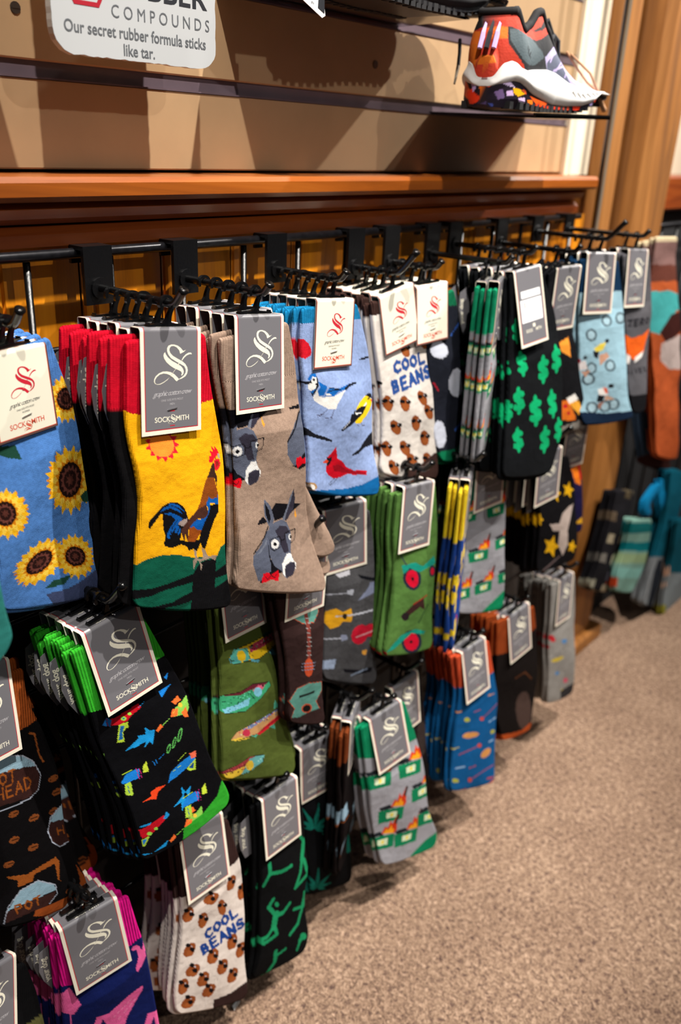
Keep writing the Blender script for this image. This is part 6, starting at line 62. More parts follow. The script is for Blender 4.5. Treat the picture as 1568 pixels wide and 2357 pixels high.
{"id":"yoga","T":[0.5592,0.5232,0.3012],"r":[-1.08,-3.8,0.76],"n":4,"lab":"black print of green posing figures","base":"0a0b0d","back":"0a0b0d","cuff":"0a0b0d","h":0,"card":"g","ch":79,"L":[-33.7,0.8,-31.5,42.0,-31.9,84.6,-35.8,162.4,-44.1,212.3,-53.7,239.9],"R":[34.5,14.2,42.7,95.0,46.6,138.5,38.2,178.7,40.0,214.1,45.0,245.9,34.4,264.5],"fl":-3.3,"res":1,"X":0.55,"art":[["1c8a5a",4.8,-192,916,-197,1052,-285,1169],["1c8a5a",4.83,-197,1052,-20,1134,140,1163],["1c8a5a",7.24,403,993,339,1217],["1c8a5a",5.19,339,1217,288,1369,190,1519,432,1490,375,1242],["1c8a5a",4.14,403,993,334,886],["1c8a5a",4.95,-155,1456,-225,1528,-130,1714],["1c8a5a",5.16,91,1689,-16,1747,-130,1714],["1c8a5a",9.05,-129,1693,-180,1843],["1c8a5a",5.03,-180,1843,-295,1901,-438,1855,-343,1959,-139,1981,-159,1881],["1c8a5a",7.5,385,1756,338,1937],["1c8a5a",4.3,338,1937,170,1844],["1c8a5a",5.37,313,1983,236,2121,91,2161],["1c8a5a",7.66,317,2372,260,2383],["1c8a5a",4.35,260,2383,192,2484],["1c8a5a",6.16,-170,2225,-176,2384,-272,2479],["1c8a5a",4.12,-173,2299,-9,2312],["1c8a5a",3.74,-384,843,-380,1002,-377,1183],["1c8a5a",4.5,-512,431,-498,573,-525,707],["1c8a5a",0,417,1779,413,1796,402,1805,386,1802,369,1790,353,1769,343,1745,340,1722,344,1705,355,1697,370,1699,388,1711,403,1731,414,1755],["1c8a5a",0,372,2415,366,2433,350,2440,328,2433,304,2414,283,2387,269,2357,264,2330,270,2311,285,2305,306,2311,330,2330,352,2357,367,2387],["1c8a5a",0,-78,1586,-81,1599,-90,1605,-103,1603,-117,1593,-129,1577,-138,1557,-140,1539,-136,1526,-127,1520,-115,1522,-101,1532,-89,1548,-80,1567]]},
{"id":"leafy","T":[0.651,0.5471,0.3007],"r":[-8.36,-1.82,-0.05],"n":3,"lab":"black print of green pointed leaves","base":"090a0d","back":"090a0d","cuff":"090a0d","h":0,"card":"g","ch":79,"L":[-32.9,4.6,-27.2,65.4,-17.6,152.4,-10.2,236.6],"R":[33.4,11.3,44.0,76.5,52.2,143.8,64.6,232.3,65.8,263.8],"fl":-1.6,"res":1.1,"X":0.62,"art":[["127264",0,-50,1285,5,1180,5,905,-65,1125],["127264",0,-50,1285,75,1290,240,1185,25,1210],["127264",0,-50,1285,-85,1140,-235,880,-145,1140],["127264",0,-50,1285,70,1370,275,1410,55,1290],["127264",0,-50,1285,-120,1170,-295,1020,-155,1215],["127264",0,-50,1285,0,1370,125,1450,25,1315],["127264",0,-50,1285,-115,1220,-220,1200,-105,1295],["127264",0,435,1940,435,1750,305,1345,345,1710],["127264",0,435,1940,560,1880,655,1625,470,1785],["127264",0,435,1940,335,1740,70,1430,275,1775],["127264",0,435,1940,590,2000,805,1945,535,1885],["127264",0,435,1940,315,1805,75,1675,305,1890],["127264",0,435,1940,525,2040,685,2090,520,1945],["127264",0,435,1940,345,1875,230,1905,385,1985],["127264",0,10,2310,40,2195,5,1930,-25,2155],["127264",0,10,2310,110,2300,225,2175,60,2225],["127264",0,10,2310,-35,2170,-190,1930,-85,2180],["127264",0,10,2310,115,2375,285,2390,95,2300],["127264",0,10,2310,-60,2205,-220,2075,-80,2250],["127264",0,10,2310,60,2385,170,2450,75,2330],["127264",0,10,2310,-50,2250,-135,2245,-35,2325],["127264",0,-145,715,-130,650,-150,505,-165,630],["127264",0,-145,715,-85,705,-20,625,-120,665],["127264",0,-145,715,-170,640,-260,510,-200,645],["127264",0,-145,715,-85,745,10,745,-100,705],["127264",0,-145,715,-185,660,-280,595,-200,685],["127264",0,-145,715,-120,755,-55,780,-110,720],["127264",0,-145,715,-180,685,-230,685,-170,725]]},
{"id":"coffeepotb","T":[0.7,0.53,0.33],"r":[27.0,0.0,0.0],"n":2,"lab":"edge-on black coffee-pot print","base":"100a0b","back":"100a0b","cuff":"6e3417","h":0,"card":"g","ch":79,"L":[-40.0,6.0,-41.0,60.0,-39.0,110.0,-42.0,170.0,-38.0,232.0],"R":[40.0,6.0,42.0,60.0,41.0,110.0,43.0,170.0,41.0,235.0],"fl":0.0,"res":1.4,"X":0.7,"art":[["6e3417",0,-600,-100,600,-100,600,500,-600,500],["88a4b8",0,-420,1220,-260,1200,-260,1380,-400,1400],["8a4a20",1.5,-420,1420,-240,1420],["88a4b8",0,-80,1420,80,1400,80,1580,-60,1600],["8a4a20",1.5,-80,1620,100,1620],["88a4b8",0,220,1120,380,1100,380,1280,240,1300],["8a4a20",1.5,220,1320,400,1320],["88a4b8",0,-380,1820,-220,1800,-220,1980,-360,2000],["8a4a20",1.5,-380,2020,-200,2020],["88a4b8",0,120,1920,280,1900,280,2080,140,2100],["8a4a20",1.5,120,2120,300,2120]]},
{"id":"dumpsterc","T":[0.7375,0.5121,0.3172],"r":[-8.76,-6.18,-6.58],"n":2,"lab":"bright green cuffed burning-dumpster print","base":"9a9aa2","back":"88888e","cuff":"0e7e55","h":0,"card":"g","ch":79,"L":[-41.1,2.7,-41.9,60.6,-44.1,130.7,-38.2,195.5,-34.9,231.2],"R":[35.1,5.5,47.3,58.2,57.4,123.5,59.2,201.8,75.4,260.2,66.0,272.7],"fl":-5.3,"res":1,"X":0.725,"art":[["0e7e55",0,-655,-843,1216,152,1159,755,483,713,-144,642,-823,252],["0f7a50",0,-308,1407,106,1569,61,1765,-325,1611],["d5e4c4",0,-181,1512,-10,1575,-35,1668,-193,1601],["e8d860",0,-121,1554,-70,1571,-83,1628,-128,1610],["22262c",0,-297,1354,-121,1403,-66,1494,-268,1423],["d03a18",0,-107,1448,-30,1365,3,1417,56,1317,80,1394,167,1286,145,1528,106,1563],["f0a020",0,-76,1463,-17,1419,12,1456,66,1399,82,1486,104,1470,88,1550],["30201c",0,114,1386,183,1266,205,1311,142,1435],["0f7a50",0,-82,1962,351,2144,306,2350,-99,2176],["d5e4c4",0,51,2076,230,2148,205,2244,39,2169],["e8d860",0,114,2122,168,2141,154,2201,107,2180],["22262c",0,-72,1907,113,1963,170,2061,-40,1980],["d03a18",0,128,2011,207,1926,242,1982,296,1879,322,1959,412,1849,391,2103,351,2138],["f0a020",0,160,2028,221,1983,252,2024,307,1965,325,2056,348,2041,332,2124],["30201c",0,358,1953,429,1829,452,1876,388,2005],["0f7a50",0,259,1398,700,1564,657,1766,245,1608],["d5e4c4",0,395,1506,578,1571,553,1666,385,1597],["e8d860",0,460,1549,515,1566,501,1625,454,1606],["22262c",0,269,1344,457,1393,516,1487,302,1414],["d03a18",0,473,1440,552,1354,589,1408,642,1305,669,1384,760,1273,741,1522,701,1558],["f0a020",0,506,1456,567,1410,599,1448,655,1389,674,1478,697,1463,681,1545],["30201c",0,706,1376,776,1253,800,1298,737,1426],["0f7a50",0,85,899,510,1047,467,1242,70,1100],["d5e4c4",0,215,999,392,1057,367,1149,205,1087],["e8d860",0,278,1039,330,1054,317,1111,271,1094],["22262c",0,95,847,276,890,333,978,126,913],["d03a18",0,290,934,368,850,403,901,455,801,481,875,569,767,549,1006,510,1042],["f0a020",0,323,948,382,903,412,939,467,881,484,966,507,950,491,1030],["30201c",0,516,868,585,747,608,790,545,915],["0f7a50",0,-441,765,-44,905,-87,1093,-459,959],["d5e4c4",0,-320,860,-155,915,-180,1003,-331,945],["e8d860",0,-262,898,-212,912,-226,967,-269,951],["22262c",0,-431,714,-261,755,-209,839,-403,778],["d03a18",0,-248,797,-174,716,-142,765,-91,668,-68,739,17,634,-6,865,-43,899],["f0a020",0,-218,811,-161,767,-134,801,-81,745,-66,827,-45,811,-61,888],["30201c",0,-34,732,32,615,53,657,-8,777],["0f7a50",0,356,1910,810,2095,766,2305,342,2128],["d5e4c4",0,496,2026,684,2099,659,2197,486,2121],["e8d860",0,563,2073,619,2092,605,2153,557,2132],["22262c",0,366,1855,559,1911,621,2010,400,1928],["d03a18",0,575,1960,657,1873,695,1930,749,1825,778,1907,870,1794,851,2052,811,2089],["f0a020",0,610,1977,673,1931,705,1972,762,1912,782,2005,806,1990,790,2075],["30201c",0,815,1900,887,1773,912,1821,847,1953],["0f7a50",0,-485,1764,-75,1936,-121,2135,-504,1971],["d5e4c4",0,-360,1873,-190,1940,-216,2034,-372,1963],["e8d860",0,-300,1916,-250,1935,-264,1993,-308,1973],["22262c",0,-475,1711,-300,1763,-246,1857,-445,1780],["d03a18",0,-286,1810,-209,1726,-176,1780,-123,1680,-100,1757,-12,1650,-36,1895,-75,1930],["f0a020",0,-255,1826,-196,1781,-168,1820,-114,1763,-98,1851,-76,1836,-93,1917],["30201c",0,-66,1751,3,1630,25,1675,-38,1801],["0e7e55",0,178,2529,508,2477,712,2476,907,2598,852,3168,164,2649]]},
{"id":"darkknit","T":[0.8029,0.53,0.3215],"r":[-1.8,-3.55,-2.95],"n":1,"lab":"black and brown melange","base":"1a1516","back":"1a1516","cuff":"1a1516","h":1,"card":"g","ch":79,"L":[-34.5,3.8,-18.8,125.2,-0.6,205.2],"R":[34.9,7.0,49.0,107.8,55.5,188.1,50.5,240.5],"fl":-3.0,"res":2,"X":0.79,"art":[["3a302e",0,510,1240,495,1365,455,1445,400,1465,335,1425,280,1335,245,1205,230,1070,245,950,280,875,340,850,400,885,455,975,495,1100]]},
{"id":"lure","T":[0.9241,0.5016,0.3332],"r":[-3.32,-6.37,-2.16],"n":4,"lab":"teal blue fishing-lure print with orange cuffs","base":"0e5086","back":"0c3e6c","cuff":"bc482a","h":0,"card":"g","ch":79,"L":[-39.5,-0.3,-32.1,63.1,-45.7,114.9,-54.5,170.4,-59.8,209.8],"R":[39.0,9.3,50.9,65.4,63.3,117.4,58.8,187.6,49.5,238.1,47.1,258.3],"fl":-5.5,"res":1.2,"X":0.9,"art":[["bc482a",0,-1040,-885,970,-35,980,770,520,660,85,665,-1090,250],["c88a4c",0,90,1495,80,1510,30,1510,-45,1490,-135,1455,-215,1410,-270,1370,-295,1340,-280,1325,-235,1325,-160,1345,-75,1380,5,1420,65,1465],["c88a4c",0,420,1955,430,1990,410,2015,360,2030,295,2020,225,2000,170,1965,130,1930,125,1895,145,1870,195,1860,255,1865,325,1885,385,1920],["c88a4c",0,-255,-330,-255,-330,-255,-330,-260,-330,-260,-330,-260,-330,-265,-335,-265,-335,-265,-335,-260,-335,-260,-335,-260,-335,-255,-335,-255,-330],["a8403a",1.41,-370,1605,95,1695],["a8403a",1.47,-150,2165,465,2265],["a8403a",1.46,165,1285,610,1255],["c04838",0,220,1310,215,1325,200,1325,180,1325,155,1310,135,1290,120,1270,115,1250,120,1240,135,1235,155,1240,180,1250,200,1270,215,1290],["c04838",0,-95,2200,-100,2210,-115,2215,-140,2210,-160,2195,-185,2175,-195,2155,-200,2135,-195,2120,-180,2115,-160,2120,-135,2135,-115,2155,-100,2180],["c04838",0,150,1730,145,1740,130,1745,105,1740,80,1725,60,1705,45,1685,40,1665,45,1655,60,1650,80,1655,105,1665,130,1685,145,1710],["a8a840",0,-115,1150,-125,1160,-145,1165,-170,1155,-200,1140,-230,1120,-250,1095,-255,1075,-245,1065,-230,1065,-200,1070,-170,1085,-140,1110,-125,1130],["a8a840",0,-400,2035,-405,2050,-425,2050,-455,2040,-485,2020,-510,2000,-530,1975,-535,1955,-525,1940,-510,1940,-480,1950,-450,1970,-425,1990,-405,2015],["a8a840",0,565,1740,560,1750,535,1750,505,1740,470,1725,440,1700,420,1675,415,1655,420,1640,440,1640,470,1650,505,1670,535,1690,560,1715],["a8a840",0,-230,2525,-240,2535,-260,2535,-290,2525,-320,2505,-350,2480,-365,2455,-375,2435,-365,2420,-345,2420,-320,2430,-285,2450,-260,2475,-240,2500],["c88a4c",1.87,-440,875,-305,915],["a8403a",1.96,-15,1070,130,1110],["c88a4c",2.02,345,985,495,1025],["b8b050",1.9,-500,1440,-365,1480],["88a8c8",2.09,365,1805,515,1850],["a8403a",2.0,-160,1945,-20,1990],["a8403a",2.12,290,2410,445,2460],["a8403a",1.98,-390,2220,-250,2265],["88a8c8",2.34,370,1445,570,1490],["88a8c8",2.2,-450,1795,-260,1870],["bc482a",0,85,2525,320,2505,510,2490,710,2610,710,3050,80,2655]]},
{"id":"rustknit","T":[1.0511,0.5025,0.3355],"r":[-4.4,-3.85,-6.62],"n":3,"lab":"black and rust brown patterned","base":"130e0d","back":"130e0d","cuff":"863a16","h":0,"card":"g","ch":79,"L":[-54.3,-8.6,-57.4,56.6,-60.7,134.3,-50.3,211.5],"R":[43.5,13.0,54.7,86.8,54.1,170.4,35.1,246.6],"fl":-3.3,"res":1.5,"X":1.03,"art":[["863a16",0,-1005,-905,770,-55,790,590,540,540,-170,635,-1040,305],["453530",0,385,2085,360,2245,290,2340,190,2350,80,2280,-20,2140,-85,1960,-110,1775,-90,1625,-20,1535,75,1520,185,1585,285,1720,355,1900],["4e2c18",2.99,-110,1150,125,1165,310,1400],["a8481c",0,-525,1980,75,2285,580,2345,595,3090,-530,2325]]},
{"id":"greyknit","T":[1.2153,0.5058,0.3304],"r":[1.86,-3.15,4.76],"n":4,"lab":"light grey flecked print","base":"86837f","back":"6e6c6a","cuff":"86837f","h":1,"card":"g","ch":79,"L":[-55.5,-3.4,-41.4,67.6,-25.3,157.7,-11.8,228.9],"R":[38.7,8.5,66.2,92.8,86.5,166.5,112.9,259.5],"fl":-2.7,"res":1.5,"X":1.2,"art":[["a82028",0,-665,770,-640,810,-645,835,-675,850,-730,840,-795,815,-860,780,-910,740,-935,700,-930,675,-900,660,-845,670,-780,690,-715,730],["a82028",0,-155,1035,-125,1075,-120,1100,-140,1115,-185,1110,-235,1085,-290,1050,-335,1010,-360,975,-365,945,-345,935,-305,940,-255,960,-200,995],["a82028",0,-305,1140,-290,1165,-305,1185,-340,1190,-390,1180,-445,1165,-500,1135,-535,1110,-550,1085,-535,1065,-500,1060,-450,1070,-395,1085,-340,1110],["c8b038",0,265,1525,260,1545,210,1550,125,1545,25,1525,-75,1505,-155,1475,-195,1455,-190,1435,-145,1430,-60,1435,40,1450,140,1475,220,1505],["c85068",0,690,2140,710,2170,705,2190,675,2195,630,2185,580,2165,525,2135,490,2100,470,2070,475,2050,500,2045,545,2055,600,2075,650,2105],["c8b038",0,695,2390,735,2445,745,2480,725,2495,680,2490,615,2455,550,2405,490,2350,450,2295,440,2260,455,2245,500,2255,565,2285,635,2335],["4878a8",0,310,1230,320,1250,310,1265,275,1270,225,1265,175,1245,125,1225,90,1195,80,1175,90,1160,125,1155,170,1165,225,1180,275,1205],["4878a8",0,205,1810,215,1830,210,1845,185,1845,150,1840,105,1825,70,1805,40,1780,30,1760,35,1750,60,1745,100,1750,140,1770,180,1790],["302c30",0,-460,1350,-420,1405,-405,1450,-420,1470,-465,1460,-530,1430,-600,1375,-665,1315,-705,1260,-720,1220,-705,1200,-660,1205,-595,1240,-525,1290],["2c2a2c",0,430,2265,1110,2365,1430,3035,550,2660]]},
{"id":"farorange","T":[1.62,0.54,0.83],"r":[0.0,0.0,0.0],"n":2,"lab":"rust orange wool sock with a turquoise heel band","base":"a84e26","back":"a84e26","cuff":"a84e26","h":0,"card":"n","ch":63,"L":[-186.0,-19.3,-180.1,45.6,-152.3,119.5,-90.7,211.7,-36.0,303.2,15.7,400.2],"R":[-92.6,-14.9,-58.6,55.5,-1.6,137.5,56.4,235.5,104.2,331.6,148.5,440.2],"fl":0.0,"res":2,"X":1.62,"bg":1,"art":[["c0b090",0,-2135,-240,-780,-175,-715,-60,-2080,-130],["7a5c58",0,-2260,-140,-505,-50,-275,355,-2040,335],["5a3026",0,-2270,215,-275,355,-100,670,-2140,495],["a85028",0,-2140,495,-125,630,35,910,-2040,710],["3f9a9a",0,-2070,655,-900,735,-195,890,360,1100,420,1200,-355,1140,-780,1360,-1020,1480,-1570,1335],["341410",0,-1035,1440,-665,1185,170,1160,365,1500,-610,1690],["b0a09c",0,-830,1660,-15,1610,735,1750,1130,2445,-115,2245,-660,2000]]},
{"id":"farslate","T":[1.56,0.565,0.81],"r":[0.0,0.0,0.0],"n":1,"lab":"slate blue wool sock with a brown toe","base":"34465c","back":"34465c","cuff":"34465c","h":0,"card":"n","ch":63,"L":[-65.7,40.4,-53.6,115.6,-33.4,220.1,3.2,293.2,76.9,399.9],"R":[12.1,47.0,42.3,127.4,93.3,242.1,137.2,320.8,270.9,468.4],"fl":0.0,"res":2,"X":1.56,"bg":1,"art":[["c06a40",0,-925,310,295,410,420,650,-820,535],["3f9a9a",0,-820,535,420,650,325,870,-735,725],["a84e26",0,-735,725,545,895,945,1665,-760,1505],["3a1c18",0,-5,3680,715,3875,1470,3965,2865,4400,3185,4995,220,4205]]},
{"id":"farplaid","T":[1.53,0.56,0.35],"r":[0.0,0.0,0.0],"n":2,"lab":"black and white plaid sock","base":"17161a","back":"17161a","cuff":"17161a","h":0,"card":"n","ch":63,"L":[-13.0,-31.9,-22.4,28.3,-35.6,69.9,-45.0,122.7,-61.7,156.3],"R":[80.5,-5.8,79.1,59.8,87.9,121.0,79.1,177.8,42.4,208.3],"fl":0.0,"res":2,"X":1.53,"bg":1,"art":[["948a74",0,-220,735,-185,560,80,640,80,845],["b0a488",0,335,940,370,760,650,840,650,1060],["a09880",0,135,1325,175,1140,450,1230,450,1445],["6a6660",0,-420,1085,-385,910,-120,990,-125,1200],["a8a088",0,-20,1930,20,1745,295,1840,295,2060],["8a8878",0,-650,1585,-610,1405,-350,1490,-355,1705],["50505c",0,55,1665,90,1480,365,1570,365,1790],["565664",0,495,690,530,510,815,590,815,805],["55483a",0,-285,250,-250,75,10,145,5,350],["4a4030",0,325,-35,360,-205,630,-140,630,65],["4a4436",0,690,-5,725,-185,1005,-115,1010,95]]},
{"id":"farmint","T":[1.64,0.54,0.35],"r":[0.0,0.0,0.0],"n":2,"lab":"mint and teal banded sock","base":"6c8f84","back":"6c8f84","cuff":"6c8f84","h":0,"card":"n","ch":63,"L":[-71.4,36.2,-74.4,68.0,-75.1,105.7,-93.0,137.9,-92.5,185.0],"R":[46.9,72.7,66.8,124.0,67.3,165.0,48.2,210.0,11.8,231.6],"fl":0.0,"res":2,"X":1.64,"bg":1,"art":[["0a5a5c",0,-1260,270,850,930,975,1185,-1150,540],["00666e",0,-1065,745,1115,1470,1240,1725,-975,965],["7f9470",0,-1100,970,1270,1790,1405,2065,-995,1230],["76a8a0",0,-1450,1165,1485,2230,1640,2540,-1345,1425],["a83c1c",0,-1345,1425,-835,1615,-785,1845,-1255,1665]]},
{"id":"farteal","T":[1.7,0.54,0.57],"r":[0.0,0.0,0.0],"n":2,"lab":"teal sock with a striped grey foot","base":"0a5468","back":"0a5468","cuff":"0a5468","h":0,"card":"n","ch":63,"L":[43.2,201.7,69.0,323.2,59.4,403.2,45.9,451.5,28.2,507.4],"R":[161.2,232.4,160.8,351.8,168.3,441.1,171.1,498.1,129.3,557.1],"fl":0.0,"res":2,"X":1.7,"bg":1,"art":[["777c80",0,-295,3765,1775,4445,2820,6435,-145,5200],["20242c",0,830,4205,695,4475,710,4940,695,5360,1095,5520,1105,5095,1155,4645,1090,4295]]},
{"id":"farblue","T":[1.63,0.55,0.47],"r":[0.0,0.0,0.0],"n":1,"lab":"bright turquoise folded sock","base":"0b76a6","back":"0b76a6","cuff":"0b76a6","h":0,"card":"n","ch":63,"L":[85.7,113.6,95.8,143.5,107.3,176.4,142.0,217.1],"R":[132.3,130.0,166.7,158.3,176.6,196.7,189.9,242.2],"fl":0.0,"res":2,"X":1.63,"bg":1,"art":[]},
{"id":"farblueleg","T":[1.6,0.548,0.47],"r":[0.0,0.0,0.0],"n":1,"lab":"bright turquoise sock toe hooked sideways","base":"0b70a0","back":"0b70a0","cuff":"0b70a0","h":0,"card":"n","ch":63,"L":[98.7,118.1,71.2,127.7,45.2,139.3,45.1,163.1,57.5,175.5],"R":[125.9,125.4,115.1,141.9,91.4,150.7,79.2,163.6,105.8,190.2],"fl":0.0,"res":2,"X":1.6,"bg":1,"art":[]},
{"id":"fargrey","T":[1.76,0.52,0.37],"r":[0.0,0.0,0.0],"n":2,"lab":"pale grey wool sock with a peach stripe","base":"7c8488","back":"7c8488","cuff":"7c8488","h":0,"card":"n","ch":63,"L":[31.9,123.9,54.9,215.5,55.7,292.1,59.6,366.8],"R":[232.5,186.4,271.5,291.0,288.0,381.0,321.6,481.9],"fl":0.0,"res":2,"X":1.76,"bg":1,"art":[["0a4c5c",0,-1485,490,2900,1815,4225,3915,-705,2125],["c8a088",0,130,2190,530,2330,655,2675,185,2500],["d0b09c",0,45,2540,495,2685,630,2950,155,2765],["8a8830",0,380,3325,795,3490,900,3800,545,3655]]}]
EMBLEM=[[0,13.71,15.91,11.19,17.54,8.0,18.71,7.14,16.22,4.76,13.83,1.9,12.68,-0.48,12.83,-1.9,14.01,-2.29,15.69,-1.43,17.72,0.95,19.92,5.24,22.15,10.0,24.44,12.86,26.51,14.67,29.03,15.24,31.4,14.52,34.01,12.62,36.09,9.52,37.46,6.76,38.1,6.57,37.69,8.57,36.77,11.43,35.18,13.1,33.07,13.24,30.78,11.9,28.32,8.57,26.58,3.81,24.29,-0.95,21.62,-3.33,18.84,-4.38,16.41,-4.29,14.11,-3.1,12.33,-0.48,11.56,2.38,11.62,5.71,12.52,8.57,14.27,10.95,16.67],[0,-6.29,17.03,-5.62,18.57,-3.81,20.9,0.0,23.65,4.76,25.94,8.57,27.93,10.48,29.88,11.33,32.1,10.95,33.98,9.29,35.4,8.57,34.85,9.43,33.8,8.81,32.19,6.19,30.92,1.9,29.26,-1.9,27.08,-5.24,24.39,-7.14,21.86,-7.81,19.66,-7.38,17.98],[0,6.76,37.91,4.38,39.36,3.33,38.66,0.95,36.27,-1.43,34.64,-4.76,33.29,-8.1,32.82,-11.43,33.47,-14.29,35.25,-15.81,37.19,-16.1,38.69,-15.48,39.92,-13.81,40.54,-11.43,40.39,-8.1,39.24,-4.76,37.52,-2.62,36.04,0.0,33.46,3.81,29.48,4.05,29.7,0.48,33.32,-1.9,35.35,-4.29,37.77,-7.62,39.57,-10.95,40.83,-13.81,40.92,-15.95,40.13,-16.86,38.6,-16.67,36.7,-15.24,34.56,-12.38,32.59,-8.57,31.38,-4.76,31.37,-0.95,32.2,2.38,33.93,5.24,36.38],[0,5.62,27.2,6.19,25.73,7.14,26.03,6.1,27.33],[0,9.29,23.4,10.95,21.09,13.33,19.25,16.19,18.05,18.57,18.14,19.38,19.39,17.14,19.32,14.29,20.13,11.9,21.78,9.76,23.91]]
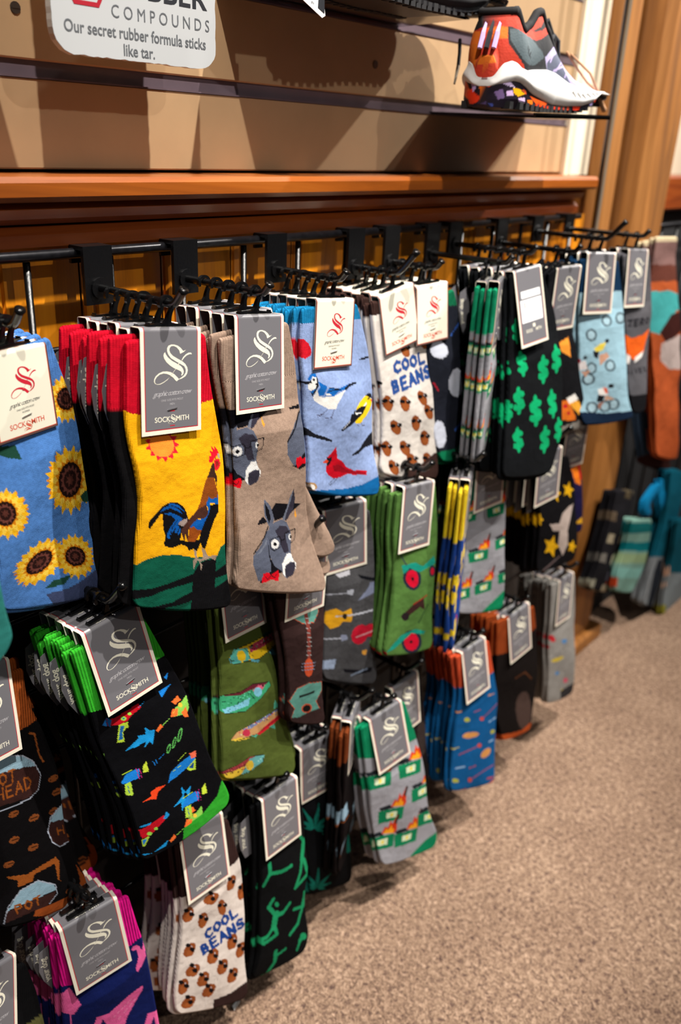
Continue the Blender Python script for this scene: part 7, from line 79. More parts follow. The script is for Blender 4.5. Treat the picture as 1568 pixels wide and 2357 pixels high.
SHOE={"up":[["c63418",0.0,764.5,1097.5,1125.3,1144.4,1183.1,1000.2,782.5,985.4],["b6aed6",0.0,968.2,1087.0,998.0,1092.3,1119.2,1078.7,1137.5,1030.6,986.9,1021.9],["5a6076",0.0,981.2,1059.9,1002.0,1070.6,1048.1,1039.7,1017.5,1046.9,983.8,1051.2],["1d1f24",0.0,886.7,1086.1,910.0,1085.1,940.7,1077.8,974.3,1065.9,983.8,1051.2,934.0,1047.3,929.9,1053.4,895.3,1069.2,889.6,1078.8],["1f2126",0.0,940.7,1077.8,964.1,1083.4,982.7,1099.3,1000.0,1094.7,1013.2,1078.3,992.2,1076.3,979.4,1066.3,974.9,1063.8],["c8361e",0.0,888.5,1097.8,902.0,1098.4,912.5,1093.5,928.2,1088.0,948.3,1086.0,964.8,1089.9,974.9,1099.5,980.2,1103.3,985.2,1099.6,980.4,1089.4,962.3,1081.0,950.4,1078.3,935.1,1080.4,900.4,1086.1,861.0,1082.6,855.7,1087.1],["4e5c62",0.0,893.1,1083.1,910.0,1084.9,940.2,1079.4,968.3,1068.6,973.6,1063.6,954.5,1054.4,943.5,1053.5,928.9,1057.6,896.6,1073.4],["ee7418",0.0,855.7,1082.0,888.8,1084.8,890.7,1074.1,856.0,1070.9],["ee7418",0.0,803.3,1070.8,837.0,1075.3,839.3,1063.8,805.5,1058.6],["e07010",0.0,805.5,1058.6,827.1,1062.6,844.8,1067.8,859.9,1067.8,872.1,1061.9,880.1,1051.4,808.7,1041.5],["141418",0.0,817.2,1071.3,825.4,1081.8,837.8,1091.8,857.4,1099.0,896.1,1103.7,901.8,1099.4,888.5,1097.6,872.0,1091.9,858.8,1082.5,842.4,1079.8],["141418",0.0,896.1,1103.7,906.8,1097.9,922.8,1090.6,943.1,1087.0,958.9,1092.9,968.1,1105.1,976.5,1111.4,987.8,1108.5,981.8,1102.4,964.8,1089.9,948.4,1085.8,923.3,1088.5,902.0,1098.4],["c4b4e8",2.2,981.2,1059.9,1002.3,1087.2],["c4b4e8",2.2,999.3,1088.0,998.1,1074.7,989.0,1060.5],["c4b4e8",2.2,1005.6,1076.5,1022.0,1067.9,1004.7,1052.8],["c4b4e8",2.2,1023.3,1072.5,1037.1,1064.6,1028.4,1047.7],["c4b4e8",2.2,1039.9,1064.8,1060.6,1054.8,1050.2,1042.2],["c4b4e8",2.2,999.3,1088.0,1013.2,1078.3,1026.7,1070.5,1047.0,1060.8,1075.4,1046.4],["c4b4e8",2.2,999.4,1052.4,1029.6,1061.6]],"out":[["1c1420",0,772.4,1048.0,1150.5,1081.5,1180.5,1006.7,781.7,990.4],["f05a18",0,811.5,1025.9,819.0,1029.4,826.4,1022.9,826.3,1012.8,817.3,1016.3],["e83818",0,820.8,1019.5,830.6,1023.2,846.9,1016.0,841.5,1010.5,829.1,1008.8],["b89cd0",0,825.9,1031.4,833.0,1032.4,838.9,1023.7,833.2,1020.3],["f07018",0,837.3,1033.8,849.1,1034.6,855.7,1023.8,848.8,1022.3],["f05030",0,857.1,1034.7,867.9,1035.8,867.6,1031.8,862.4,1025.3,856.1,1029.0],["e83818",0,835.9,1017.4,848.6,1018.2,847.3,1014.0],["262c2c",0,869.0,1036.1,884.8,1035.7,883.8,1029.8,868.5,1027.7],["c8b4dc",0,884.8,1035.7,903.1,1036.4,917.0,1029.9,899.7,1030.9,887.9,1032.2],["f0b010",0,912.3,1029.6,926.3,1029.4,939.8,1024.8,925.8,1021.7,915.5,1024.4],["f06030",0,929.9,1029.7,941.9,1028.2,943.8,1023.9],["d0b0e0",0,898.7,1025.5,912.5,1026.9,916.0,1022.2,902.2,1020.3],["d8bce8",0,926.2,1020.1,940.7,1021.5,942.1,1016.0,929.7,1015.9],["f07a18",0,946.6,1019.6,958.8,1019.8,960.3,1014.2,950.4,1013.1],["f05a18",0,950.0,1024.3,993.2,1018.8,989.2,1014.0,967.5,1016.3],["e84018",0,965.2,1015.0,974.5,1019.0,981.6,1012.5,969.0,1010.7],["e83c18",0,985.9,1016.1,1002.2,1015.8,1000.8,1011.1,987.5,1010.5],["f04020",0,1007.5,1016.1,1026.8,1016.9,1025.4,1012.3,1011.6,1011.6],["f05028",0,1032.5,1016.8,1052.3,1017.9,1051.0,1013.0,1036.6,1012.9],["f03818",0,1057.9,1018.8,1078.5,1019.6,1074.4,1014.1,1062.6,1013.5],["202028",0,1078.7,1019.2,1102.2,1022.3,1097.8,1017.1,1080.3,1014.4],["b8a8e8",0,1101.8,1023.6,1110.6,1025.3,1109.2,1020.2],["f04828",0,1109.2,1028.9,1119.9,1034.6,1120.4,1024.6],["6a5480",0,874.1,1022.9,891.3,1027.1,897.9,1019.0,884.6,1016.1],["3a4488",0,863.1,1011.7,876.6,1011.4,872.8,1008.0],["4a3a68",0,845.6,1011.8,858.1,1014.6,861.5,1008.5]],"prof":{"bot":[[808.2,1023.7],[810.7,1016.9],[818.6,1009.3],[834.2,1004.5],[858.1,1003.6],[919.9,1006.2],[995.9,1009.5],[1066.2,1011.6],[1095.4,1015.1],[1114.6,1023.0],[1121.4,1032.1]],"ot":[[809.5,1025.8],[814.0,1029.1],[824.7,1032.0],[866.8,1035.9],[894.2,1034.7],[923.7,1030.3],[965.6,1023.0],[1001.8,1017.0],[1035.3,1017.0],[1078.5,1019.6],[1107.5,1025.1],[1120.5,1034.6]],"mt":[[819.4,1038.4],[825.2,1045.8],[835.4,1052.1],[858.3,1055.1],[878.5,1053.3],[900.1,1048.9],[929.2,1046.9],[958.4,1049.2],[983.8,1051.2],[1005.7,1049.5],[1041.7,1041.7],[1072.1,1038.3],[1099.0,1040.1],[1117.0,1038.1]],"up":[[825.0,1046.8],[823.7,1064.3],[825.9,1079.0],[834.5,1087.6],[853.5,1097.0],[878.5,1102.0],[896.2,1103.5],[909.3,1097.2],[927.8,1089.6],[944.4,1086.8],[961.3,1093.5],[973.0,1105.7],[982.7,1107.9],[994.5,1095.2],[1017.8,1081.0],[1045.5,1065.3],[1072.9,1053.4],[1096.2,1047.8],[1112.5,1041.6]]}}

# ------------------------------------------------------------------ helpers
def lin(h):
    r = []
    for i in (0, 2, 4):
        c = int(h[i:i + 2], 16) / 255.
        r.append(c / 12.92 if c <= .04045 else ((c + .055) / 1.055) ** 2.4)
    return r
def nodes(name):
    m = bpy.data.materials.new(name); m.use_nodes = True; nt = m.node_tree
    return m, nt, nt.nodes['Principled BSDF'], nt.nodes.new, nt.links.new
def mat(name, hexc, rough=.5, metal=0., spec=.5, noise=0., scale=60., bump=0., coat=0., trans=0.):
    m, nt, b, N, K = nodes(name); c = lin(hexc) + [1]
    b.inputs['Base Color'].default_value = c; b.inputs['Roughness'].default_value = rough; b.inputs['Metallic'].default_value = metal
    b.inputs['Specular IOR Level'].default_value = spec; b.inputs['Coat Weight'].default_value = coat; b.inputs['Transmission Weight'].default_value = trans
    if noise or bump:
        tc = N('ShaderNodeTexCoord'); n = N('ShaderNodeTexNoise'); n.inputs['Scale'].default_value = scale; n.inputs['Detail'].default_value = 5
        K(tc.outputs['Object'], n.inputs['Vector'])
        if noise:
            r = N('ShaderNodeValToRGB'); r.color_ramp.elements[0].position = .3; r.color_ramp.elements[1].position = .7
            r.color_ramp.elements[0].color = [v * (1 - noise) for v in c[:3]] + [1]; r.color_ramp.elements[1].color = [min(1, v * (1 + noise)) for v in c[:3]] + [1]
            K(n.outputs['Fac'], r.inputs['Fac']); K(r.outputs['Color'], b.inputs['Base Color'])
        if bump:
            bp = N('ShaderNodeBump'); bp.inputs['Strength'].default_value = bump; bp.inputs['Distance'].default_value = .002
            K(n.outputs['Fac'], bp.inputs['Height']); K(bp.outputs['Normal'], b.inputs['Normal'])
    return m
def wood(name, a, b_, c_, along='X', sc=9., rough=.4, knots=0., coat=0.):
    m, nt, b, N, K = nodes(name); tc = N('ShaderNodeTexCoord'); mp = N('ShaderNodeMapping'); K(tc.outputs['Object'], mp.inputs['Vector'])
    s = {'X': (.06, 1, 1), 'Z': (1, 1, .06)}[along]; mp.inputs['Scale'].default_value = [v * sc for v in s]
    oi = N('ShaderNodeObjectInfo'); ad = N('ShaderNodeVectorMath'); ad.operation = 'ADD'; mu = N('ShaderNodeMath'); mu.operation = 'MULTIPLY'; mu.inputs[1].default_value = 37
    K(oi.outputs['Random'], mu.inputs[0]); cb = N('ShaderNodeCombineXYZ'); K(mu.outputs[0], cb.inputs[0]); K(mu.outputs[0], cb.inputs[1]); K(mp.outputs[0], ad.inputs[0]); K(cb.outputs[0], ad.inputs[1])
    n = N('ShaderNodeTexNoise'); n.inputs['Scale'].default_value = 3.5; n.inputs['Detail'].default_value = 7; n.inputs['Roughness'].default_value = .65; n.inputs['Distortion'].default_value = .8
    K(ad.outputs[0], n.inputs['Vector']); r = N('ShaderNodeValToRGB'); e = r.color_ramp.elements
    e[0].position = .3; e[0].color = lin(a) + [1]; e[1].position = .72; e[1].color = lin(c_) + [1]; x = e.new(.5); x.color = lin(b_) + [1]
    K(n.outputs['Fac'], r.inputs['Fac']); out = r.outputs['Color']
    if knots:
        v = N('ShaderNodeTexVoronoi'); mp2 = N('ShaderNodeMapping'); K(tc.outputs['Object'], mp2.inputs['Vector']); mp2.inputs['Scale'].default_value = [6, 6, 2.2] if along == 'Z' else [2.2, 6, 6]
        K(mp2.outputs[0], v.inputs['Vector']); v.inputs['Scale'].default_value = 1; r2 = N('ShaderNodeValToRGB'); r2.color_ramp.elements[0].color = (.12, .05, .02, 1); r2.color_ramp.elements[0].position = .03; r2.color_ramp.elements[1].position = .03 + knots; r2.color_ramp.elements[1].color = (1, 1, 1, 1)
        K(v.outputs['Distance'], r2.inputs['Fac']); mx = N('ShaderNodeMix'); mx.data_type = 'RGBA'; mx.blend_type = 'MULTIPLY'; mx.inputs['Factor'].default_value = .9
        K(out, mx.inputs['A']); K(r2.outputs['Color'], mx.inputs['B']); out = mx.outputs['Result']
    K(out, b.inputs['Base Color']); b.inputs['Roughness'].default_value = rough; b.inputs['Coat Weight'].default_value = coat; b.inputs['Coat Roughness'].default_value = .3
    bp = N('ShaderNodeBump'); bp.inputs['Strength'].default_value = .25; bp.inputs['Distance'].default_value = .001; K(n.outputs['Fac'], bp.inputs['Height']); K(bp.outputs['Normal'], b.inputs['Normal'])
    return m
def knitmat():
    m, nt, b, N, K = nodes('knit_cotton')
    at = N('ShaderNodeVertexColor'); at.layer_name = 'Col'; uv = N('ShaderNodeUVMap'); uv.uv_map = 'UVMap'
    sp = N('ShaderNodeSeparateXYZ'); K(uv.outputs[0], sp.inputs[0])
    def sine(src, per):
        a = N('ShaderNodeMath'); a.operation = 'MULTIPLY'; a.inputs[1].default_value = 2 * math.pi / per; K(src, a.inputs[0])
        s = N('ShaderNodeMath'); s.operation = 'SINE'; K(a.outputs[0], s.inputs[0]); return s.outputs[0]
    def op(o, a, c):
        x = N('ShaderNodeMath'); x.operation = o
        for i, v in enumerate((a, c)):
            if isinstance(v, (int, float)): x.inputs[i].default_value = v
            else: K(v, x.inputs[i])
        return x.outputs[0]
    fine = sine(sp.outputs[0], 1.15); row = sine(sp.outputs[1], 1.3); rib = sine(sp.outputs[0], 2.6); al = at.outputs['Alpha']
    st = op('ADD', op('MULTIPLY', fine, .6), op('MULTIPLY', row, .07))
    hcuff = op('ADD', op('MULTIPLY', rib, 1.9), op('MULTIPLY', row, .12))
    inv = op('SUBTRACT', 1.0, al)
    nz = N('ShaderNodeTexNoise'); nz.inputs['Scale'].default_value = .9; nz.inputs['Detail'].default_value = 3; K(uv.outputs[0], nz.inputs['Vector'])
    nl = N('ShaderNodeTexNoise'); nl.inputs['Scale'].default_value = .035; nl.inputs['Detail'].default_value = 3; K(uv.outputs[0], nl.inputs['Vector'])
    h = op('ADD', op('ADD', op('MULTIPLY', st, inv), op('MULTIPLY', hcuff, al)), op('MULTIPLY', nz.outputs['Fac'], .8))
    bp = N('ShaderNodeBump'); bp.inputs['Strength'].default_value = .55; bp.inputs['Distance'].default_value = .0005; K(h, bp.inputs['Height'])
    bp2 = N('ShaderNodeBump'); bp2.inputs['Strength'].default_value = .5; bp2.inputs['Distance'].default_value = .006; K(nl.outputs['Fac'], bp2.inputs['Height']); K(bp2.outputs['Normal'], bp.inputs['Normal'])
    K(bp.outputs['Normal'], b.inputs['Normal'])
    f = op('ADD', op('MULTIPLY', op('ADD', op('MULTIPLY', fine, .35), op('MULTIPLY', nz.outputs['Fac'], .6)), .14), .90)
    mx = N('ShaderNodeVectorMath'); mx.operation = 'SCALE'; K(at.outputs['Color'], mx.inputs[0]); K(f, mx.inputs['Scale']); K(mx.outputs[0], b.inputs['Base Color'])
    b.inputs['Roughness'].default_value = .95; b.inputs['Specular IOR Level'].default_value = .06; b.inputs['Sheen Weight'].default_value = .0
    return m
def paintmat(name, rough=.7, mesh=0):
    m, nt, b, N, K = nodes(name); at = N('ShaderNodeVertexColor'); at.layer_name = 'Col'; K(at.outputs['Color'], b.inputs['Base Color']); b.inputs['Roughness'].default_value = rough
    if mesh:
        tc = N('ShaderNodeTexCoord'); wv = N('ShaderNodeTexVoronoi'); wv.inputs['Scale'].default_value = 420; K(tc.outputs['Object'], wv.inputs['Vector'])
        bp = N('ShaderNodeBump'); bp.inputs['Strength'].default_value = .22; bp.inputs['Distance'].default_value = .0006; K(wv.outputs['Distance'], bp.inputs['Height']); K(bp.outputs['Normal'], b.inputs['Normal'])
    return m
M = dict(knit=knitmat(), black=mat('black_plastic', '0a0a0b', .22, spec=.6), steel=mat('black_coated_steel', '0c0c0e', .32, .3, .6, bump=.15, scale=300), rail=mat('worn_rail_steel', '1c1c20', .3, .6, .6, noise=.5, scale=160),
    cream=mat('cream_card', 'ddd7c6', .42), grey=mat('grey_card_print', '68676c', .38), red=mat('red_ink', 'b81e30', .45), coral=mat('coral_ink', 'cc4a32', .45), taupe=mat('taupe_ink', '55403c', .45), white=mat('cream_ink', 'dedac8', .45), pale=mat('pale_grey_ink', 'aaa8ac', .45), dark=mat('dark_ink', '4a4a48', .5),
    label=mat('white_label', 'f2f2f4', .4), staple=mat('staple_wire', 'c8c8cc', .25, 1),
    slat=mat('slatwall_laminate', 'b4946f', .55, noise=.08, scale=14, bump=.05), groove=mat('groove_insert', '62545c', .3, spec=.6, noise=.12, scale=30), screw=mat('screw_steel', '55504c', .4, .8),
    ledge=wood('varnished_ledge', '6c3409', '9a5014', 'b46822', 'X', 8, .33, coat=.4), mould=wood('dark_moulding', '5c240a', '803810', 'a0501a', 'X', 8, .35, coat=.3),
    plank=wood('pine_plank', 'a0560a', 'd98412', 'f09c1c', 'Z', 7, .4, .06, coat=.2), post=wood('rough_post', '5a3410', '8c5820', 'b0763a', 'Z', 6, .6, .05), trimw=wood('dark_trim', '5c3208', '7c480c', '945a14', 'Z', 6, .5),
    wallw=mat('cream_wall', 'e8dac0', .8, noise=.03, scale=5), pole=mat('pole_metal', '4a4850', .3, .8), silver=mat('silver_strip', '9a9080', .35, .6), shelf=mat('dark_shelf', '171312', .12, spec=.6), sign=mat('white_acrylic', 'b0b2b4', .25, coat=.3), signedge=mat('frosted_edge', 'd8d4cc', .3),
    ink=mat('sign_black_ink', '202228', .5), ink2=mat('sign_grey_ink', '55585c', .5), inkr=mat('sign_red_ink', '9c1024', .5), upper=paintmat('shoe_upper', .75, 1), sole=paintmat('shoe_rubber', .35), foam=mat('white_foam', 'e9e8e6', .5, bump=.05, scale=200), lace=mat('shoe_lace', '24262c', .8, noise=.6, scale=500), leather=mat('tan_cord', 'c09068', .7), lining=mat('shoe_lining', '101014', .85), scrap=mat('paper_white', 'f0f0f0', .6), tan=mat('kraft_panel', 'd8ab7c', .6, noise=.05, scale=12))

def newmesh(name, V, Fc, m=None, smooth=False):
    me = bpy.data.meshes.new(name); me.from_pydata([tuple(v) for v in V], [], Fc)
    if m: me.materials.append(m)
    if smooth: me.polygons.foreach_set('use_smooth', [True] * len(me.polygons))
    me.update(); return me
def put(name, me, parent=None, loc=(0, 0, 0), rot=None):
    o = bpy.data.objects.new(name, me); COL.objects.link(o); o.location = loc
    if rot: o.rotation_euler = rot
    if parent: o.parent = parent
    return o
def tag(o, label=None, cat=None, group=None, kind=None):
    if label: o['label'] = label
    if cat: o['category'] = cat
    if group: o['group'] = group
    if kind: o['kind'] = kind
    return o
class MB:
    def __init__(s): s.V = []; s.F = []; s.I = []
    def add(s, V, Fc, i=0):
        b = len(s.V); s.V += [tuple(v) for v in V]; s.F += [tuple(q + b for q in f) for f in Fc]; s.I += [i] * len(Fc)
    def box(s, x0, x1, y0, y1, z0, z1, i=0, bev=0):
        if bev:
            c = bev
            V = []; 
            for sx, x in ((1, x0), (-1, x1)):
                V += [(x, y0 + c, z0), (x, y1 - c, z0), (x, y1, z0 + c), (x, y1, z1 - c), (x, y1 - c, z1), (x, y0 + c, z1), (x, y0, z1 - c), (x, y0, z0 + c)]
            s.add(V, [(7, 6, 5, 4, 3, 2, 1, 0), tuple(range(8, 16))] + [(k, (k + 1) % 8, 8 + (k + 1) % 8, 8 + k) for k in range(8)], i); return
        s.add([(x0, y0, z0), (x1, y0, z0), (x1, y1, z0), (x0, y1, z0), (x0, y0, z1), (x1, y0, z1), (x1, y1, z1), (x0, y1, z1)],
              [(3, 2, 1, 0), (4, 5, 6, 7), (0, 1, 5, 4), (1, 2, 6, 5), (2, 3, 7, 6), (3, 0, 4, 7)], i)
    def tube(s, P, r, n=10, i=0, cap=True):
        P = [Vector(p) for p in P]; rs = r if isinstance(r, (list, tuple)) else [r] * len(P); base = len(s.V); up = None
        for k, p in enumerate(P):
            d = (P[min(k + 1, len(P) - 1)] - P[max(k - 1, 0)]).normalized()
            if up is None: up = d.orthogonal().normalized()
            up = (up - d * up.dot(d)).normalized(); q = d.cross(up)
            for j in range(n):
                a = 2 * math.pi * j / n; s.V.append(tuple(p + (up * math.cos(a) + q * math.sin(a)) * rs[k]))
        for k in range(len(P) - 1):
            for j in range(n):
                a = base + k * n + j; b = base + k * n + (j + 1) % n; s.F.append((a, b, b + n, a + n)); s.I.append(i)
        if cap: s.F.append(tuple(base + j for j in range(n))[::-1]); s.I.append(i); s.F.append(tuple(base + (len(P) - 1) * n + j for j in range(n))); s.I.append(i)
    def prism(s, pts, d0, d1, i=0, f=None):
        f = f or (lambda u, v, d: (u, d, v)); n = len(pts); V = [f(u, v, d0) for u, v in pts] + [f(u, v, d1) for u, v in pts]
        T = tessellate_polygon([[Vector((u, v, 0)) for u, v in pts]])
        s.add(V, [tuple(t) for t in T] + [tuple(q + n for q in t)[::-1] for t in T] + [(k, (k + 1) % n, n + (k + 1) % n, n + k) for k in range(n)], i)
    def mesh(s, name, mats, smooth=False):
        me = bpy.data.meshes.new(name); me.from_pydata(s.V, [], s.F)
        for m in (mats if isinstance(mats, (list, tuple)) else [mats]): me.materials.append(m)
        me.polygons.foreach_set('material_index', s.I)
        if smooth: me.polygons.foreach_set('use_smooth', [True] * len(me.polygons))
        me.update(); return me
_tc = {}
def text2d(s_, size, shear=0., spacing=1., off=0.):
    key = (s_, size, shear, spacing, off)
    if key in _tc: return _tc[key]
    c = bpy.data.curves.new('t', 'FONT'); c.body = s_; c.size = size; c.shear = shear; c.space_character = spacing; c.align_x = 'CENTER'; c.offset = off; c.resolution_u = 3; c.fill_mode = 'FRONT'
    o = bpy.data.objects.new('t', c); COL.objects.link(o); dg = bpy.context.evaluated_depsgraph_get(); me = o.evaluated_get(dg).to_mesh()
    V = [(v.co.x, v.co.y) for v in me.vertices]; Fc = [tuple(p.vertices) for p in me.polygons]
    o.evaluated_get(dg).to_mesh_clear(); bpy.data.objects.remove(o); bpy.data.curves.remove(c); _tc[key] = (V, Fc); return V, Fc

# ------------------------------------------------------------------ flat knitted pictures, painted per vertex
def inpoly(P, U, V):
    n = len(P); ins = np.zeros(U.shape, bool)
    for i in range(n):
        x0, y0 = P[i]; x1, y1 = P[(i + 1) % n]
        if y0 == y1: continue
        c = ((y0 > V) != (y1 > V)) & (U < (x1 - x0) * (V - y0) / (y1 - y0) + x0); ins ^= c
    return ins
def paint(art, U, V, C, sc=.1):
    for a in art:
        P = np.array(a[2:], float).reshape(-1, 2) * sc; wd = a[1]; x0, y0 = P.min(0) - wd; x1, y1 = P.max(0) + wd
        k = np.nonzero((U >= x0) & (U <= x1) & (V >= y0) & (V <= y1))[0]
        if not len(k): continue
        u, v = U[k], V[k]
        if wd:
            hit = np.zeros(u.shape, bool); r = max(wd / 2, .35)
            for i in range(len(P) - 1):
                d = P[i + 1] - P[i]; L2 = max(d @ d, 1e-9); t = np.clip(((u - P[i, 0]) * d[0] + (v - P[i, 1]) * d[1]) / L2, 0, 1)
                hit |= (u - P[i, 0] - t * d[0]) ** 2 + (v - P[i, 1] - t * d[1]) ** 2 < r * r
        else: hit = inpoly(P, u, v)
        C[k[hit]] = lin(a[0])
    return C
def polyline(P, n):
    P = np.array(P, float).reshape(-1, 2); d = np.r_[0, np.cumsum(np.hypot(*np.diff(P, axis=0).T))]; t = np.linspace(0, d[-1], n)
    # smooth resample
    q = np.stack([np.interp(t, d, P[:, 0]), np.interp(t, d, P[:, 1])], 1); k = max(1, n // 14); ker = np.ones(2 * k + 1) / (2 * k + 1)
    for c in (0, 1):
        e = np.r_[2 * q[0, c] - q[1:k + 1, c][::-1], q[:, c], 2 * q[-1, c] - q[-k - 1:-1, c][::-1]]; q[:, c] = np.convolve(e, ker, 'valid')
    return q
def cutoff(o):
    # where the ribbed cuff ends: first painted polygon in the cuff colour
    for a in o['art']:
        if a[0] == o['cuff'] and o['cuff'] != o['base']: return a
    return None
def sockmesh(o, res, th=6.2, back=False, seed=0, name='sock'):
    rg = np.random.RandomState(seed)
    Lp = np.array(o['L']).reshape(-1, 2); H = max(Lp[-1, 1] - Lp[0, 1], 60); nv = max(int(H / res), 16)
    Lq = polyline(o['L'], nv + 1); Rq = polyline(o['R'], nv + 1); W = float(np.mean(Rq[:, 0] - Lq[:, 0])); nu = max(int(W / res), 10)
    s = np.linspace(0, 1, nu + 1); e = np.array([.35, 1.0, 2.2]) / W; s = np.unique(np.r_[s, e, 1 - e]); s = s[np.r_[True, np.diff(s) > .15 / W]]; s[-1] = 1.0; nf = len(s)
    sb = np.array([.985, .94, .8, .6, .4, .2, .06, .015]); S = np.r_[s, sb]; nr = len(S)
    tt = np.linspace(0, 1, nv + 1); ex = np.array([.4, 1.2, 2.5]) / H; tt = np.unique(np.r_[tt, ex, 1 - ex]); nv = len(tt) - 1
    Lq = np.stack([np.interp(tt, np.linspace(0, 1, len(Lq)), Lq[:, c]) for c in (0, 1)], 1); Rq = np.stack([np.interp(tt, np.linspace(0, 1, len(Rq)), Rq[:, c]) for c in (0, 1)], 1)
    T, SS = np.meshgrid(tt, S, indexing='ij'); LU, RU, LV, RV = [np.repeat(a[:, None], nr, 1) for a in (Lq[:, 0], Rq[:, 0], Lq[:, 1], Rq[:, 1])]
    Wd = RU - LU; dv = (1 - T) * H; r = 11.; ins = np.where(dv < r, r - np.sqrt(np.maximum(r * r - (r - dv) ** 2, 0)), 0) ; dt = T * H; r2 = 4.; ins += np.where(dt < r2, (r2 - np.sqrt(np.maximum(r2 * r2 - (r2 - dt) ** 2, 0))), 0)
    s2 = SS * (1 - 2 * ins / Wd) + ins / Wd
    U = LU + (RU - LU) * s2; V = LV + (RV - LV) * s2
    bow = np.where(T > .9, (T - .9) / .1, 0); V += bow * 4 * np.sin(np.pi * SS) ** .6
    d = np.minimum(SS, 1 - SS) * Wd; px = np.clip(d / (th * .5), 0, 1); prof = np.sqrt(np.maximum(1 - (1 - px) ** 2, 0)); dd = np.minimum(T, 1 - T) * H; pv = np.clip(dd / (th * .5), 0, 1); prof *= np.sqrt(np.maximum(1 - (1 - pv) ** 2, .0))
    front = np.zeros(nr, bool); front[:nf] = True; sign = np.where(front, -1., 1.)[None, :]
    Wc = th / 2 + 1.0
    wr = np.zeros_like(U)
    for k in range(6): a, b_, c, ph = rg.uniform(.02, .06), rg.uniform(.02, .07), rg.uniform(.15, .5), rg.uniform(0, 6.3); wr += c * np.sin(a * U * rg.choice([-1, 1]) + b_ * V + ph)
    under = np.clip((V - o['ch'] * (o['card'] != 'n') + 6) / 26, 0, 1); belly = 3.4 * under * np.sin(np.pi * np.clip(SS, 0, 1)) * np.sin(np.pi * np.clip((T * 1.0), 0, 1)) ** .7
    Y = Wc + sign * prof * th / 2
    Y = np.where(front[None, :], Y - prof * (belly + wr * under * 1.7), Y)
    # gentle sideways sway shared by front and back so edges look soft
    Y += (1.5 * np.sin(V * .022 + seed) * under)
    co = np.stack([U, Y, -V], -1).reshape(-1, 3) * .001
    i0 = np.arange(nv)[:, None] * nr + np.arange(nr)[None, :]; j = (np.arange(nr) + 1) % nr; i1 = np.arange(nv)[:, None] * nr + j[None, :]
    F4 = np.stack([i0, i0 + nr, i1 + nr, i1], -1).reshape(-1, 4)
    caps = [list(range(nr)), [nv * nr + k for k in range(nr)][::-1]]
    me = bpy.data.meshes.new(name); nvt = len(co); nl = len(F4) * 4 + 2 * nr
    me.vertices.add(nvt); me.vertices.foreach_set('co', co.ravel()); me.loops.add(nl); lv = np.r_[F4.ravel(), caps[0], caps[1]].astype(np.int32); me.loops.foreach_set('vertex_index', lv)
    npol = len(F4) + 2; me.polygons.add(npol); ls = np.r_[np.arange(len(F4)) * 4, len(F4) * 4, len(F4) * 4 + nr].astype(np.int32); me.polygons.foreach_set('loop_start', ls)
    me.polygons.foreach_set('use_smooth', np.ones(npol, bool)); me.update(calc_edges=True)
    Uf, Vf = U.ravel(), V.ravel(); C = np.tile(np.array(lin(o['back'] if back and o.get('sideback') else o['base'])), (nvt, 1))
    if o['h']:
        n1 = rg.rand(nvt); n2 = np.sin(Uf * .9 + 3 * np.sin(Vf * .31)) * np.sin(Vf * .53 + 2 * np.sin(Uf * .27)); C *= (1 + .10 * (n1 - .5)[:, None] + .07 * n2[:, None])
    if back and o.get('sideback'):
        C[Vf < 62] = lin(o['cuff'])
    else:
        fm = np.tile(front, nv + 1) | (np.ones(nvt, bool)); C = paint(o['art'], Uf, Vf, C)
    A = np.zeros(nvt); cu = cutoff(o)
    if cu is not None:
        P = np.array(cu[2:], float).reshape(-1, 2) * .1; A = inpoly(P, Uf, Vf).astype(float)
    elif not o.get('bg'): A = (Vf < 52).astype(float)
    if o['cuff'] == o['base'] and not o.get('bg'): C[Vf < 52] *= .93
    ca = me.color_attributes.new('Col', 'FLOAT_COLOR', 'POINT'); ca.data.foreach_set('color', np.c_[C, A].ravel())
    uvl = me.uv_layers.new(name='UVMap'); uvl.data.foreach_set('uv', np.stack([Uf[lv], Vf[lv]], 1).ravel())
    me.materials.append(M['knit']); me.validate(); return me

# ------------------------------------------------------------------ card header, print and hanger
SD = 12.5
def cardmap(k):
    def f(u, q, lift=0.):
        # q > 0: down the front panel; -SD < q < 0: across the saddle; q < -SD: down the back
        if q >= 0:
            b = max(0, 1 - q / 2.2); return (u * .001, (-k * max(q - 2, 0) - lift + .9 * b * b) * .001, -q * .001)
        e = min(1., -q / 1., (q + SD) / 1.) if q >= -SD else 0
        if q >= -SD: return (u * .001, (.9 - lift * (1 - min(1, -q)) + lift * (1 - min(1, q + SD)) - q * (SD - .9) / SD) * .001, (.9 * e + lift) * .001)
        return (u * .001, (SD + lift) * .001, (q + SD) * .001)
    return f
def strip(mb, f, u0, u1, q0, q1, lift, i, n=10):
    qs = sorted(set([q0, q1] + [q for q in (0, -SD, 1, 2, 2.2, .5, 1.6, -1, -SD + 1, -SD - 1) if min(q0, q1) < q < max(q0, q1)] + [q0 + (q1 - q0) * t / n for t in range(n + 1)])); V = []
    for q in qs: V += [f(u0, q, lift), f(u1, q, lift)]
    mb.add(V, [(2 * t, 2 * t + 2, 2 * t + 3, 2 * t + 1) for t in range(len(qs) - 1)], i)
def prints(mb, f, V, Fc, ox, oq, lift, i, slope=0.): mb.add([f(ox + x, oq - y + slope * x, lift) for x, y in V], Fc, i)
